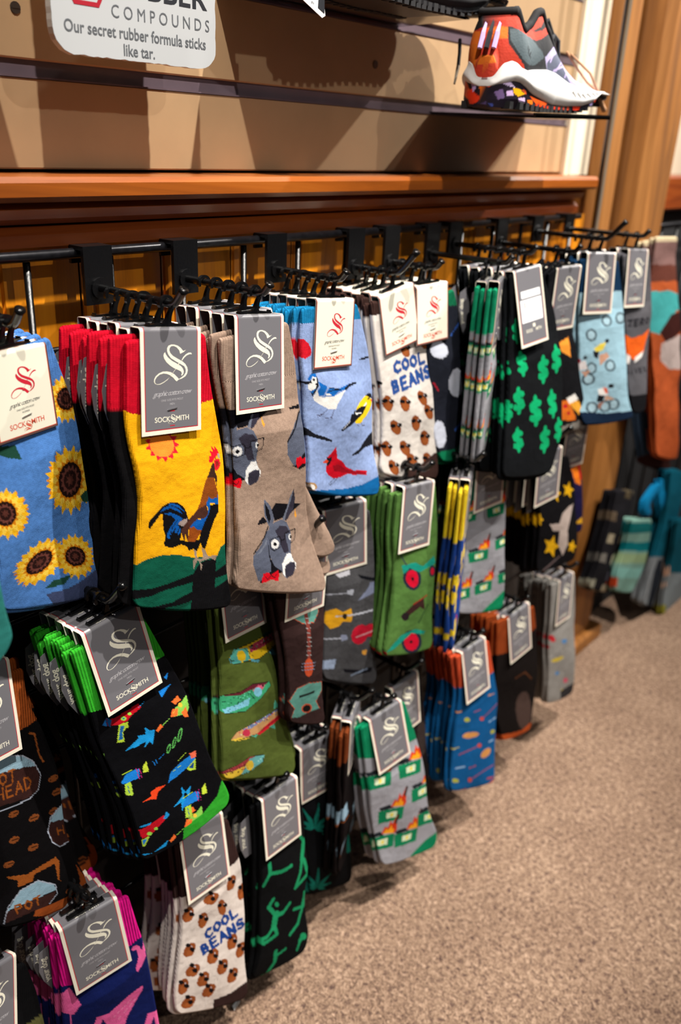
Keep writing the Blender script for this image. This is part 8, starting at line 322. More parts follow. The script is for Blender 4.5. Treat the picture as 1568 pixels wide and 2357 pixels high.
def cardmeshes(kind, ch, fl, price=False):
    k = math.tan(math.radians(-fl)); f = cardmap(k); b = MB(); hw = 28.5
    # body with thickness
    qs = [-SD - 92, -SD - 1, -SD, -SD + 1, -1, 0, .5, 1, 1.6, 2, 2.2, ch * .5, ch]; V = []
    for q in qs: V += [f(-hw, q, 0), f(hw, q, 0), f(-hw, q, -.45), f(hw, q, -.45)]
    Fc = []
    for t in range(len(qs) - 1):
        a = 4 * t; c = a + 4; Fc += [(a, c, c + 1, a + 1), (a + 2, a + 3, c + 3, c + 2), (a, a + 2, c + 2, c), (a + 1, c + 1, c + 3, a + 3)]
    Fc += [(0, 1, 3, 2), (4 * len(qs) - 4, 4 * len(qs) - 2, 4 * len(qs) - 1, 4 * len(qs) - 3)]
    b.add(V, Fc, 0); b.I = [1 if j < 4 * (len(qs) - 1) and j % 4 == 1 else 0 for j in range(len(Fc))]; body = b.mesh('header_card', [M['cream'], M['grey']])
    p = MB(); S_ = (ch / 79.)
    if kind == 'g':
        strip(p, f, -hw + 3.2, hw - 3.2, -SD - 88, ch - 3.4, .1, 1); strip(p, f, -hw + 3.9, hw - 3.9, -SD - 87, ch - 4.1, .18, 0); em, tx, sm, rd = 2, 3, 3, 1
    else:
        strip(p, f, -hw, hw, -SD - 92, ch, .08, 4); strip(p, f, -hw + 1.3, hw - 1.3, -SD - 90, ch - 1.5, .14, 5); strip(p, f, -hw + 1.8, hw - 1.8, -SD - 89, ch - 2.1, .2, 2); em, tx, sm, rd = 1, 6, 5, 5
    L = .28
    if not price:
        ez = 1. if kind == 'g' else .78; sc = 1. if kind == 'g' else .72; ox = 0 if kind == 'g' else 1; oy = 0 if kind == 'g' else 4
        def emb(s_, x0, y0, i, lift):
            for e in EMBLEM:
                P = [(e[t], -e[t + 1]) for t in range(1, len(e), 2)]; T = tessellate_polygon([[Vector((x, y, 0)) for x, y in P]])
                prints(p, f, [(x * s_ + x0, y * s_ + y0) for x, y in P], [tuple(t) for t in T], 0, 0, lift, i)
        emb(sc, ox, -oy, em, L)
        sy = ch / 79.
        for s_, size, sh, q, i, spc in (('graphic cotton crew', 5.6, .55, 49.5, tx, .80), ('ONE SIZE FITS MOST', 2.3, 0, 53.8, tx, 1), ('MEN' if kind == 'g' else 'WOMEN', 2.3, 0, 57, tx, 1)):
            T = text2d(s_, size * (sy if kind != 'g' else 1), sh, spc, .0); prints(p, f, T[0], T[1], 0, q * sy, L, i, -.03)
        for s_, x in (('SOCK', -9.5), ('MITH', 9.8)):
            T = text2d(s_, 5.6, 0, .98, .06); prints(p, f, T[0], T[1], x, 69.5 * sy, L, em if kind == 'g' else 5)
        emb(.24, 0, -(61.5 * sy), em if kind == 'g' else 5, L + .02)
        for q in (61.2 if kind == 'g' else 60, 72.5): strip(p, f, -2.3, 2.3, q * sy, q * sy + .7, L, rd, 1)
        for s_, x in (('SOCK', -6.5), ('MITH', 6.8)):
            T = text2d(s_, 4.2, 0, .98, .05); prints(p, f, T[0], T[1], x, -2.2, .25, em if kind == 'g' else 5)
    else:
        strip(p, f, -19, 20, 24, 32, L, 7, 1); strip(p, f, -22, 21, 34, 60, L, 7, 1); strip(p, f, -17, 18, 25.5, 26.3, L + .06, 6, 1); strip(p, f, -17, 18, 28, 28.8, L + .06, 6, 1)
        T = text2d('$', 9, 0, 1, 0); prints(p, f, T[0], T[1], -14, 43, L + .06, 6)
        for q, n in ((52, 10), (55, 8)):
            for x in range(n): strip(p, f, -12 + x * 2.6, -10.8 + x * 2.6, q, q + 2, L + .06, 6, 1)
        for s_, x in (('SOCK', -9.5), ('MITH', 9.8)):
            T = text2d(s_, 5.2, 0, .98, .06); prints(p, f, T[0], T[1], x, 72, L, 2)
        strip(p, f, -1.5, 3.5, 63, 67, L, 2, 1)
    pr = p.mesh('card_print', [M['grey'], M['red'], M['white'], M['pale'], M['taupe'], M['coral'], M['dark'], M['label']])
    st = MB(); q = 60 * S_; c0 = f(0, q, .8); st.tube([f(-4.6, q + .6, -.2), f(-4.4, q + .6, .7), f(4.4, q - .6, .7), f(4.6, q - .6, -.2)], .00035, 6)
    return body, pr, st.mesh('staple', M['staple'])
def hangermesh():
    b = MB(); f = lambda u, v, d: (u * .001, d * .001, v * .001)
    def band(P, W_, d0=5.2, d1=8.2):
        n = len(P); Lf = []; Rt = []
        for i, (x, y) in enumerate(P):
            x0, y0 = P[max(i - 1, 0)]; x1, y1 = P[min(i + 1, n - 1)]; dx, dy = x1 - x0, y1 - y0; l = math.hypot(dx, dy); wv = W_[i] / 2
            Lf.append((x - dy / l * wv, y + dx / l * wv)); Rt.append((x + dy / l * wv, y - dx / l * wv))
        V = [f(x, y, d) for i in range(n) for (x, y), d in ((Lf[i], d0), (Rt[i], d0), (Rt[i], d1), (Lf[i], d1))]
        Fc = [(4 * i + j, 4 * i + (j + 1) % 4, 4 * i + 4 + (j + 1) % 4, 4 * i + 4 + j) for i in range(n - 1) for j in range(4)] + [(3, 2, 1, 0), (4 * n - 4, 4 * n - 3, 4 * n - 2, 4 * n - 1)]
        b.add(V, Fc)
    C = (0, 17.2); R_ = 5.9
    ring = [(C[0] + R_ * math.cos(math.radians(a)), C[1] + R_ * math.sin(math.radians(a))) for a in range(200, -31, -15)]
    band(ring + [(3.6, 11.6), (2.4, 8.6), (1.6, 5.4), (1.0, 2.2)], [2.2] + [2.6] * (len(ring) - 1) + [3.2, 3.8, 4.8, 8.5])
    band([(-18, 2.0), (-15, 1.7), (-8, 1.9), (0, 2.3), (8, 1.9), (15, 1.7), (18, 2.0)], [1.2, 2.2, 2.6, 3.6, 2.6, 2.2, 1.2], 4.0, 9.4)
    b.box(-.0175, -.0165, .0045, .0088, .0005, .004); b.box(.0165, .0175, .0045, .0088, .0005, .004)
    return b.mesh('hanger', M['black'])
HANG = hangermesh()
def flapmesh():
    # narrow tongue of the folded card standing out beside the cuffs, lettered up its length
    b = MB(); y0, y1 = .0142, .0147; P = [(-30, -20), (-47, -26), (-51, -46), (-49, -60), (-43, -76), (-30, -76)]
    b.add([(u * .001, y, v * .001) for y in (y0, y1) for u, v in P], [(0, 1, 2, 3, 4, 5), (11, 10, 9, 8, 7, 6)] + [(k, 6 + k, 6 + (k + 1) % 6, (k + 1) % 6) for k in range(6)], 0)
    T = text2d('your dog', 8.4, 0, .95, .2); b.add([((-42.6 - y) * .001, y0 - .0002, (-48 + x) * .001) for x, y in T[0]], T[1], 1)
    return b.mesh('card_tongue', [M['grey'], M['white']])
FLAP = flapmesh()
CARDC = {}
def ordin(i): return ['front', 'second', 'third', 'fourth', 'fifth', 'sixth', 'seventh'][i]
ROWN = {0: 'top', 1: 'middle', 2: 'bottom'}
def where(o):
    z = o['T'][2]; row = 0 if z > .75 else 1 if z > .5 else 2; return row
rods = []
def makepack(o, oi):
    rg = random.Random(oi * 7 + 1); row = where(o); n = o['n']; y0 = o['T'][1]; gap = min(.0155, (.592 - y0) / max(n, 1)); gap = max(gap, .0118)
    hi = sockmesh(o, o['res'], seed=oi, th=5.6); lo = sockmesh(o, max(2.2, o['res']), seed=oi, th=5.0) if n > 1 else hi; bk = sockmesh(o, 3.2, seed=oi + 50, back=True, th=5.0)
    body, pr, stp = (None,) * 3
    if o['card'] != 'n': body, pr, stp = cardmeshes(o['card'], o['ch'], o['fl'], o.get('price'))
    rot = Euler([math.radians(v) for v in (o['r'][1], o['r'][2], o['r'][0])], 'XYZ')
    Rm = Matrix.Rotation(math.radians(o['r'][0]), 4, 'Z') @ Matrix.Rotation(math.radians(o['r'][1]), 4, 'X') @ Matrix.Rotation(math.radians(o['r'][2]), 4, 'Y')
    ringo = Rm @ Vector((0, .0067, .0172)); ring = Vector(o['T']) + ringo
    names = o['lab']; place = o.get('q') or ('beyond the wooden post' if o.get('bg') else '%s row' % ROWN[row])
    body2 = pr2 = None
    for i in range(n):
        if i == 0: R_ = Rm
        else: R_ = Matrix.Rotation(math.radians(o['r'][0] + rg.uniform(-2.5, 2.5)), 4, 'Z') @ Matrix.Rotation(math.radians(o['r'][1] * (1 if o['r'][1] > -8 else 1)), 4, 'X') @ Matrix.Rotation(math.radians(o['r'][2] * .7 + rg.uniform(-3, 2)), 4, 'Y')
        base = ring + Vector((0, i * gap, rg.uniform(-.0035, .0005) if i else 0)) - R_ @ Vector((0, .0067, .0172))
        e = bpy.data.objects.new('sock_pack', None); COL.objects.link(e); e.empty_display_size = .02; e.matrix_world = Matrix.Translation(base) @ R_
        if n == 1: lab = '%s sock pair %s' % (names, place)
        elif i == 0: lab = 'foremost %s sock pair, %s' % (names, place)
        else: lab = '%s sock pair, %s from the front, %s' % (names, ordin(i), place)
        if i and o.get('q'): lab = '%s sock pair, %s from the front' % (names, ordin(i))
        if o.get('bg'): lab = '%s %s%s' % (names, place, ', behind its twin' if i else '')
        assert len(lab.replace('-', ' ').split()) <= 17, lab
        if len(lab.split()) > 16: print('LONG', lab)
        tag(e, lab, 'socks', '%s socks %s' % (names.split(',')[0], place))
        s1 = put('sock', hi if i == 0 else (bk if o.get('sideback') and i > 1 else lo), e)
        s2 = put('sock', bk, e, (((-.010 if o.get('sideback') else -.0045) if i == 0 else (-.008 if o.get('sideback') else rg.uniform(-.006, .001))), .0060, rg.uniform(-.004, .003)))
        if o.get('sideback'): s2['label'] = 'black backed sock with red cuff'
        if o['card'] != 'n':
            c = put('header_card', body, e); put('card_print', pr, c)
            if i == 0 and not o.get('price'): put('staple', stp, c)
            put('hanger', HANG, e)
            if o['id'] in ('rooster', 'raygun', 'yoga', 'dollar', 'flamingo'): put('card_tongue', FLAP, c)
        if i == 0 and o.get('toeflap'):
            f = dict(o); f['L'], f['R'] = o['toeflap']; f['art'] = []
            m2 = sockmesh(f, 2.2, seed=3, th=5); fo = put('sock_toe', m2, e, (0, .003, 0))
    if o['card'] != 'n': rods.append((o, ring, n, gap))

# ------------------------------------------------------------------ setting: floor, walls, post
X0, X1 = -.6, 1.307
def carpet():
    m, nt, b, N, K = nodes('speckled_carpet'); tc = N('ShaderNodeTexCoord')
    n = N('ShaderNodeTexNoise'); n.inputs['Scale'].default_value = 185; n.inputs['Detail'].default_value = 3; n.inputs['Roughness'].default_value = .6; n.inputs['Distortion'].default_value = .9; K(tc.outputs['Object'], n.inputs['Vector'])
    r = N('ShaderNodeValToRGB'); e = r.color_ramp.elements; e[0].position = .32; e[0].color = lin('66504a') + [1]; e[1].position = .69; e[1].color = lin('cdae96') + [1]; x = e.new(.5); x.color = lin('a28670') + [1]
    K(n.outputs['Fac'], r.inputs['Fac']); n2 = N('ShaderNodeTexNoise'); n2.inputs['Scale'].default_value = 9; K(tc.outputs['Object'], n2.inputs['Vector'])
    r2 = N('ShaderNodeValToRGB'); r2.color_ramp.elements[0].color = (.82, .8, .8, 1); r2.color_ramp.elements[0].position = .3; r2.color_ramp.elements[1].position = .7; K(n2.outputs['Fac'], r2.inputs['Fac'])
    mx = N('ShaderNodeMix'); mx.data_type = 'RGBA'; mx.blend_type = 'MULTIPLY'; mx.inputs['Factor'].default_value = 1; K(r.outputs['Color'], mx.inputs['A']); K(r2.outputs['Color'], mx.inputs['B']); K(mx.outputs['Result'], b.inputs['Base Color'])
    b.inputs['Roughness'].default_value = 1; b.inputs['Specular IOR Level'].default_value = .1
    v = N('ShaderNodeTexNoise'); v.inputs['Scale'].default_value = 420; v.inputs['Detail'].default_value = 2; K(tc.outputs['Object'], v.inputs['Vector']); ad_ = N('ShaderNodeMath'); ad_.operation = 'ADD'; K(v.outputs['Fac'], ad_.inputs[0]); K(n.outputs['Fac'], ad_.inputs[1])
    bp = N('ShaderNodeBump'); bp.inputs['Strength'].default_value = .8; bp.inputs['Distance'].default_value = .006; K(ad_.outputs[0], bp.inputs['Height']); K(bp.outputs['Normal'], b.inputs['Normal']); return m
fb = MB(); fb.box(-1.5, 5, -3, 1.2, -.05, 0); tag(put('floor', fb.mesh('floor', carpet())), kind='structure')
wb = MB(); wb.box(X0 - .9, 5, .70, .80, 0, 2.9); tag(put('wall_back', wb.mesh('wall_back', M['wallw'])), kind='structure')
rb = MB(); rb.box(4.9, 5, -3, .70, 0, 2.9); tag(put('wall_right', rb.mesh('wall_right', M['wallw'])), kind='structure')
# slatwall: boards with recessed metal-lined grooves between
slatw = put('wall_panelling', None); tag(slatw, kind='structure')
edges = [(.938, 1.0035), (1.0155, 1.0845), (1.0965, 1.166), (1.178, 1.248), (1.26, 1.33), (1.342, 1.412)]
for a, b_ in edges:
    q = MB(); q.box(X0, X1, .66, .70, a, b_, 0, bev=.0012); put('slat', q.mesh('slat', M['slat']), slatw)
    q = MB(); q.box(X0, X1, .6628, .70, b_, b_ + .012, 0); q.box(X0, X1, .6590, .6628, b_ - .0006, b_ + .0006); put('groove_insert', q.mesh('groove_insert', M['groove']), slatw)
for x, z in ((.835, 1.047), (.403, 1.049)):
    q = MB(); n = 12; q.tube([(x, .6592, z), (x, .6622, z)], [.0042, .0042], n); q.box(x - .003, x + .003, .6588, .6593, z - .0004, z + .0004); put('screw', q.mesh('screw', M['screw']), slatw)
q = MB(); q.box(1.3075, 1.392, .655, .70, .9355, 1.5); tag(put('trim_1', q.mesh('trim', M['wallw'])), kind='structure')
q = MB(); q.box(1.392, 1.475, .650, .70, .86, 1.5); tag(put('trim_2', q.mesh('trim', M['trimw'])), kind='structure')
# ledge cap and mouldings
q = MB(); q.box(X0, 1.315, .600, .70, .9178, .9355, 0, bev=.004); tag(put('trim_3', q.mesh('ledge', M['ledge'])), kind='structure')
q = MB(); P = [(.618, .9178), (.612, .912), (.616, .905), (.624, .9005), (.66, .9005), (.66, .9178)]; q.add([(X0, y, z) for y, z in P] + [(1.30, y, z) for y, z in P], [(0, 1, 2, 3, 4, 5)[::-1], tuple(range(6, 12))] + [(k, (k + 1) % 6, 6 + (k + 1) % 6, 6 + k) for k in range(6)]); tag(put('trim_4', q.mesh('moulding', M['mould'])), kind='structure')
q = MB(); P = [(.627, .899), (.620, .893), (.620, .884), (.630, .878), (.645, .875), (.66, .875), (.66, .899)]; q.add([(X0, y, z) for y, z in P] + [(1.30, y, z) for y, z in P], [tuple(range(7))[::-1], tuple(range(7, 14))] + [(k, (k + 1) % 7, 7 + (k + 1) % 7, 7 + k) for k in range(7)]); tag(put('trim_5', q.mesh('moulding', M['mould'])), kind='structure')
# pine wainscot, every board its own plank with a beaded edge
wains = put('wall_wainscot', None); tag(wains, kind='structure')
def plank():
    P = [(0, 0), (.0015, 0), (.003, .004), (.0045, .0005), (.009, -.0015), (.0135, .0005), (.015, .004), (.0165, 0), (.084, 0), (.0855, .004)]; q = MB(); n = len(P)
    q.add([(x, y, .785) for x, y in P] + [(x, y, .878) for x, y in P] , [(k, k + 1, n + k + 1, n + k) for k in range(n - 1)]); V = [(0, .02, .785), (.0855, .02, .785), (0, .02, .878), (.0855, .02, .878)]; q.add(V, [(0, 2, 3, 1)]); return q.mesh('plank', M['plank'])
PL = plank()
for k in range(int((1.31 - X0) / .086) + 1): put('plank', PL, wains, (X0 + .0857 * k, .640, 0))
q = MB(); q.box(X0, 1.41, .642, .66, 0, .785); put('backing_panel', q.mesh('backing_panel', mat('shade_tone_backing', '140c07', .7)), wains)  # dark sheet stands in for the shade on the lower boards behind the socks
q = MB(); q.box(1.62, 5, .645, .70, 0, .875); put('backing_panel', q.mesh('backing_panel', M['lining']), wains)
# post of rough timber, half-log trim and display pole
def log():
    q = MB(); n = 15; V = []; zs = [i * .1 for i in range(0, 20)]; rg = random.Random(4)
    ang = [math.pi * (1 + i / (n - 1)) for i in range(n)]
    for z in zs: V += [(1.425 + .035 * math.cos(a) * (1 + .04 * rg.uniform(-1, 1)), .655 + .03 * math.sin(a) * (1 + .04 * rg.uniform(-1, 1)), z) for a in ang]
    Fc = [(k * n + j, k * n + j + 1, (k + 1) * n + j + 1, (k + 1) * n + j) for k in range(len(zs) - 1) for j in range(n - 1)]; Fc += [(k * n + n - 1, k * n, (k + 1) * n, (k + 1) * n + n - 1) for k in range(len(zs) - 1)]; q.add(V, Fc); return q
q = log(); tag(put('trim_6', q.mesh('half_log', M['post'], True)), kind='structure')
def timber():
    q = MB(); rg = random.Random(9); P = [(1.492, .70), (1.488, .64), (1.497, .612), (1.512, .600), (1.56, .598), (1.600, .600), (1.610, .61), (1.612, .70)]; n = len(P); zs = [0, .15, .4, .6, .8, 1.0, 1.2, 1.4, 1.7, 1.95]; V = []
    for z in zs: V += [(x + rg.uniform(-.002, .002), y + rg.uniform(-.002, .002), z) for x, y in P]
    q.add(V, [(k * n + j, k * n + (j + 1) % n, (k + 1) * n + (j + 1) % n, (k + 1) * n + j) for k in range(len(zs) - 1) for j in range(n)] + [tuple(range(n))[::-1], tuple(range((len(zs) - 1) * n, len(zs) * n))]); return q
post = put('post', timber().mesh('post', M['post'])); tag(post, 'rough sawn honey brown timber post at the end of the sock rack', 'post')
q = MB(); q.box(1.487, 1.63, .583, .70, .0, .035, 0, bev=.006); put('post_foot', q.mesh('post_foot', M['post']), post)
pole = put('display_pole', None); tag(pole, 'thin grey metal upright strip beside the wooden post', 'pole')
q = MB(); q.tube([(1.357, .615, .84), (1.357, .615, 1.55)], .0045, 10); put('tube', q.mesh('tube', M['pole'], True), pole)
q = MB(); q.box(1.345, 1.352, .606, .6085, .845, 1.55); put('strip', q.mesh('strip', M['silver']), pole)
q = MB(); q.box(1.62, 5, .625, .70, .875, .935, 0, bev=.004); tag(put('trim_7', q.mesh('ledge', M['mould'])), kind='structure')
q = MB(); q.tube([(1.63, .612, .852), (4.5, .612, .852)], .004, 8)
far = put('grid_panel', None); tag(far, 'black wire grid in the bay beyond the wooden post', 'grid panel'); put('rail', q.mesh('rail', M['rail'], True), far)
for k in range(18):
    q = MB(); q.tube([(1.65 + .0762 * k, .616, .08), (1.65 + .0762 * k, .616, .852)], .0025, 6); put('wire', q.mesh('wire', M['steel'], True), far)

# ------------------------------------------------------------------ black wire grid, hooks
grid = put('grid_panel', None); tag(grid, 'long black wire grid hung on the pine boards below the ledge', 'grid panel')
q = MB(); q.tube([(X0, .615, .8785), (1.30, .615, .8785)], .0042, 12); put('rail', q.mesh('rail', M['rail'], True), grid)
wm = MB(); wm.tube([(0, 0, .03), (0, 0, .8775)], .0029, 8); WM = wm.mesh('wire', M['steel'], True)
for k in range(-12, 13): put('wire', WM, grid, (.3673 + .0762 * k, .6185, 0))
hm = MB(); hm.tube([(X0, 0, 0), (1.30, 0, 0)], .0026, 8); HM = hm.mesh('wire', M['steel'], True)
for k in range(1, 11): put('wire', HM, grid, (0, .6235, .8785 - .0762 * k))

for oi, o in enumerate(PACKS): makepack(o, oi)

rgh = random.Random(8)
for o, ring, n, gap in rods:
    row = where(o); zt = {0: .8785, 1: .8785 - .0762 * 3, 2: .8785 - .0762 * 7}[row]; x = ring.x; zr = ring.z + .0013
    h = put('display_hook', None, None, (x, .612, zr)); place = o.get('q') or 'in the %s row' % ROWN[row]
    tag(h, 'black faceout hook %s for %s socks' % ('' if o.get('q') else place, o['lab'].replace(' print', '')), 'display hook', 'black hooks in the %s row' % ROWN[row])
    yf = ring.y - .010; P = [(0, -.004, 0), (0, -.012, 0)]; yy = yf - .612; up = rgh.choice([.35, .5, 1.]); P += [(0, yy + .004, 0), (0, yy, .0008), (0, yy - .006 * up, .006 * up), (0, yy - .018 * up, .020 * up), (0, yy - .022 * up, .0245 * up)]
    q = MB(); q.tube(P, [.0032] * (len(P) - 2) + [.0033, .0040], 12); put('rod', q.mesh('rod', M['black'], True), h)
    q = MB(); top = zt - zr; ht = max(.022, abs(top)); bot = -.013
    if row: top = min(max(top, .03), .06)
    q.box(-.0135, .0135, -.0105, -.0070, bot, top + .003)
    q.box(-.0135, .0135, -.0105, .009, top + .003, top + .0062, 0)
    q.box(-.0135, -.0030, .006, .009, top - .008, top + .004); q.box(.0030, .0135, .006, .009, top - .008, top + .004)
    q.tube([(0, -.0075, 0), (0, -.0125, 0)], .0085, 16); put('bracket', q.mesh('bracket', M['steel']), h)

# ------------------------------------------------------------------ shelves, shoes, sign, price tag
def quad_shelf(name, A, B, Cc, Dd_, th, label):
    # A, B front left and right; C, D back right and left
    P = [Vector(p) for p in (A, B, Cc, Dd_)]; q = MB(); q.add([tuple(p) for p in P] + [tuple(p + Vector((0, 0, th))) for p in P], [(3, 2, 1, 0), (4, 5, 6, 7), (0, 1, 5, 4), (1, 2, 6, 5), (2, 3, 7, 6), (3, 0, 4, 7)])
    q2 = MB(); d = Vector((0, 0, th + .0025)); a, b_ = P[0], P[1]; y = Vector((0, .003, 0)); q2.add([tuple(v) for v in (a, b_, b_ + y, a + y, a + d, b_ + d, b_ + d + y, a + d + y)], [(3, 2, 1, 0), (4, 5, 6, 7), (0, 1, 5, 4), (1, 2, 6, 5), (2, 3, 7, 6), (3, 0, 4, 7)])
    e = put(name, None); put('shelf_board', q.mesh('shelf_board', M['shelf']), e); put('shelf_lip', q2.mesh('shelf_lip', M['black']), e); tag(e, label, 'shelf'); return e
quad_shelf('shoe_shelf', (.915, .500, 1.0005), (1.102, .500, 1.0065), (1.19, .6745, 1.0065), (.952, .6745, 1.0035), .0025, 'thin dark shelf under the orange and white trail shoe')
quad_shelf('shoe_shelf', (.60, .575, 1.0875), (.8765, .575, 1.0915), (.8765, .6745, 1.087), (.60, .6745, 1.087), .0025, 'dark upper shelf above the white sign and its price tag')

quad_shelf('shoe_shelf', (-.10, .575, 1.087), (.362, .575, 1.087), (.362, .6745, 1.087), (-.10, .6745, 1.087), .0025, 'unseen dark shelf added left of the white sign to shade the wall panels')  # out-of-view shelf, added to throw shade on the left slats
def shoe(name, label, off=(0, 0, 0), dark=False):
    pr_ = SHOE['prof']; y0 = .530; hwid = .047
    def curve(k, x):
        P = np.array(pr_[k]); o_ = np.argsort(P[:, 0], kind='stable'); return np.interp(x, P[o_, 0], P[o_, 1])
    L0, L1 = np.array([.843, .524]), np.array([1.130, .550]); AX = L1 - L0; nrm = np.array([-AX[1], AX[0]]) / np.hypot(*AX)
    sm = lambda a: np.convolve(np.r_[a[:1].repeat(2), a, a[-1:].repeat(2)], np.ones(5) / 5, 'valid')
    ss = np.unique(np.r_[np.linspace(0, .12, 90), np.linspace(.12, .84, 260), np.linspace(.84, 1, 26)]); ss[0] = .0004; ss[-1] = .9995
    hwp = np.interp(ss, [0, .10, .22, .36, .50, .66, .80, .92, 1], [32, 34.5, 36, 33, 35, 44, 44, 38, 34]) * .001
    hw = hwp * np.sqrt(1 - (1 - np.minimum(ss / .11, 1)) ** 2) ** .9 * np.sqrt(1 - (1 - np.minimum((1 - ss) / .17, 1)) ** 2) ** .9; hw = np.maximum(hw, .0015)
    Cc = L0[None] + ss[:, None] * AX[None]; near = Cc - hw[:, None] * nrm[None]
    xd = 530 * near[:, 0] / near[:, 1]; wq = np.clip(ss / .16, 0, 1); xd = xd * wq + (815 + (xd[np.searchsorted(ss, .16)] - 815) * (ss / .16)) * (1 - wq); wq = np.clip((ss - .85) / .15, 0, 1); xd = xd * (1 - wq) + (1078 + 42 * wq) * wq
    zfix = lambda k: .97 + (curve(k, xd) * .001 - .97) * (Cc[:, 1] - hwp * .8) / .53
    zb, zo, zm, zu = zfix('bot'), sm(zfix('ot')), sm(zfix('mt')), zfix('up'); zb = np.maximum(zb, 1.0072); zo = np.maximum(zo, zb + .001); zm = np.maximum(zm, zo + .003)
    cx, yc = float(Cc[:, 0].mean()), float(Cc[:, 1].mean()); Z0 = 1.0075
    e = put(name, None, None, (cx + off[0], yc + off[1], Z0 + off[2])); tag(e, label, 'shoe')
    def pt(k, sd, wv, z): p = Cc[k] + sd * wv * nrm; return (p[0] - cx, p[1] - yc, z - Z0)
    def colored(nm, V, Fc, art, base, m_, smooth=True):
        me = newmesh(nm, V, Fc, m_, smooth); A = np.array(V) + np.array([cx, yc, Z0]); UVp = np.stack([A[:, 0] * 530 / A[:, 1], (.97 + (A[:, 2] - .97) * .53 / A[:, 1]) * 1000], 1); C = np.tile(np.array(lin(base)), (len(V), 1)); C = paint(art, UVp[:, 0], UVp[:, 1], C, 1.)
        if dark: C = np.tile(np.array(lin('16171a')), (len(V), 1)) * (1 + .8 * (UVp[:, :1] % 9 < 3))
        ca = me.color_attributes.new('Col', 'FLOAT_COLOR', 'POINT'); ca.data.foreach_set('color', np.c_[C, np.ones(len(V))].ravel()); return put(nm, me, e)
    def loft(cols):
        V = []; m_ = len(cols(0)); n = len(ss)
        for k in range(n): V += cols(k)
        Fc = [(k * m_ + j, (k + 1) * m_ + j, (k + 1) * m_ + (j + 1) % m_, k * m_ + (j + 1) % m_) for k in range(n - 1) for j in range(m_)] + [tuple(range(m_)), tuple(range((n - 1) * m_, n * m_))[::-1]]
        return V, Fc
    hs = np.linspace(0, 1, 22)
    def c_out(k): return [pt(k, -1, hw[k] * (.90 + .12 * min(1, h * 3) ), zb[k] + (zo[k] + .0006 - zb[k]) * h) for h in hs] + [pt(k, 1, hw[k] * (.90 + .12 * min(1, h * 3)), zb[k] + (zo[k] + .0006 - zb[k]) * h) for h in hs[::-1]]
    V, Fc = loft(c_out); colored('outsole', V, Fc, SHOE['out'], '1c1420', M['sole'], False)
    def c_mid(k):
        r = [(hw[k] * (1.03 - .05 * h) + .0035 * math.sin(math.pi * h) + .0014 * math.sin(2 * math.pi * h), zo[k] + (zm[k] - zo[k]) * h) for h in hs]
        return [pt(k, -1, a, b_) for a, b_ in r] + [pt(k, 1, a, b_) for a, b_ in r[::-1]]
    V, Fc = loft(c_mid); put('midsole', newmesh('midsole', V, Fc, M['foam' if not dark else 'lining'], True), e)
    q = MB()
    for t in np.linspace(.04, .96, 24):
        k = int(np.searchsorted(ss, t))
        for sd in (-1, 1): x, y, z = pt(k, sd, hw[k] * .88, zb[k]); q.box(x - .0035, x + .0035, y - .005, y + .005, z - .0009, z + .006)
    lug = put('tread', q.mesh('tread', M['lining']), e); lug['kind'] = 'stuff'
    if not dark:
        q = MB()
        for t in range(8):
            k = int(np.searchsorted(ss, .50 + .035 * t)); P = []
            for h, dk in ((.78, 0), (.5, 8), (.25, 13)): kk = k + dk; P.append(pt(kk, -1, hw[kk] * (1.03 - .05 * h) + .0032, zo[kk] + (zm[kk] - zo[kk]) * h))
            q.tube(P, [.0006, .0017, .0006], 6)
        put('sole_flute', q.mesh('sole_flute', M['foam']), e)
    zl = zm - .002; zt = np.maximum(zu, zl + .003); nn = 45; fac = np.interp(ss, [0, .05, .12, .9, .97, 1], [.95, .96, .93, .92, .9, .85])
    top = np.interp(ss, [0, .08, .2, .35, .5, .62, .75, 1], [.55, .66, .66, .62, .42, .36, .34, .3])
    zt = np.where(ss < .05, zl + (zt - zl) * np.interp(ss, [0, .05], [.80, 1]), zt)
    def side(k):
        H = zt[k] - zl[k]; return [(hw[k] * fac[k] * ((1 - a ** 2.2) * (1 - top[k]) + top[k]) * (1 + .06 * math.sin(math.pi * a)), zl[k] + H * a) for a in np.linspace(0, 1, nn)]
    V, Fc = loft(lambda k: [pt(k, -1, a, b_) for a, b_ in side(k)] + [pt(k, 1, a, b_) for a, b_ in side(k)[::-1]]); m_ = 2 * nn
    Fc = [f for f in Fc if not (len(f) == 4 and (f[0] % m_) == nn - 1 and .05 < ss[f[0] // m_] < .50)]
    colored('upper', V, Fc, SHOE['up'], 'c63418', M['upper'])
    if dark: return e
    ks = [k for k in range(len(ss)) if .05 < ss[k] < .50]
    q = MB(); a, b_ = ks[3], ks[-3]; q.add([pt(k, sd, hw[k] * .6, zl[k] + .012 + d) for k in (a, b_) for sd in (-1, 1) for d in (0, .001)], [(0, 2, 6, 4), (1, 5, 7, 3)]); put('insole', q.mesh('insole', M['lining']), e)
    rim = [pt(k, -1, hw[k] * fac[k] * top[k], zt[k]) for k in ks[::-1][::3]] + [pt(k, 1, hw[k] * fac[k] * top[k], zt[k]) for k in ks[::3]]
    q = MB(); q.tube(rim, .0042, 8); put('collar', q.mesh('collar', M['lining'], True), e)
    q = MB()
    for t in range(6):
        k = int(np.searchsorted(ss, .53 + .05 * t)); w_ = hw[k] * top[k] * .95; q.tube([pt(k - 4, -1, w_ * 1.1, zt[k] - .006), pt(k, -1, w_ * .5, zt[k] + .0025), pt(k + 1, 1, w_ * .5, zt[k] + .0025), pt(k + 4, 1, w_ * 1.1, zt[k] - .006)], .0023, 7)
    put('lace', q.mesh('lace', M['lace'], True), e)
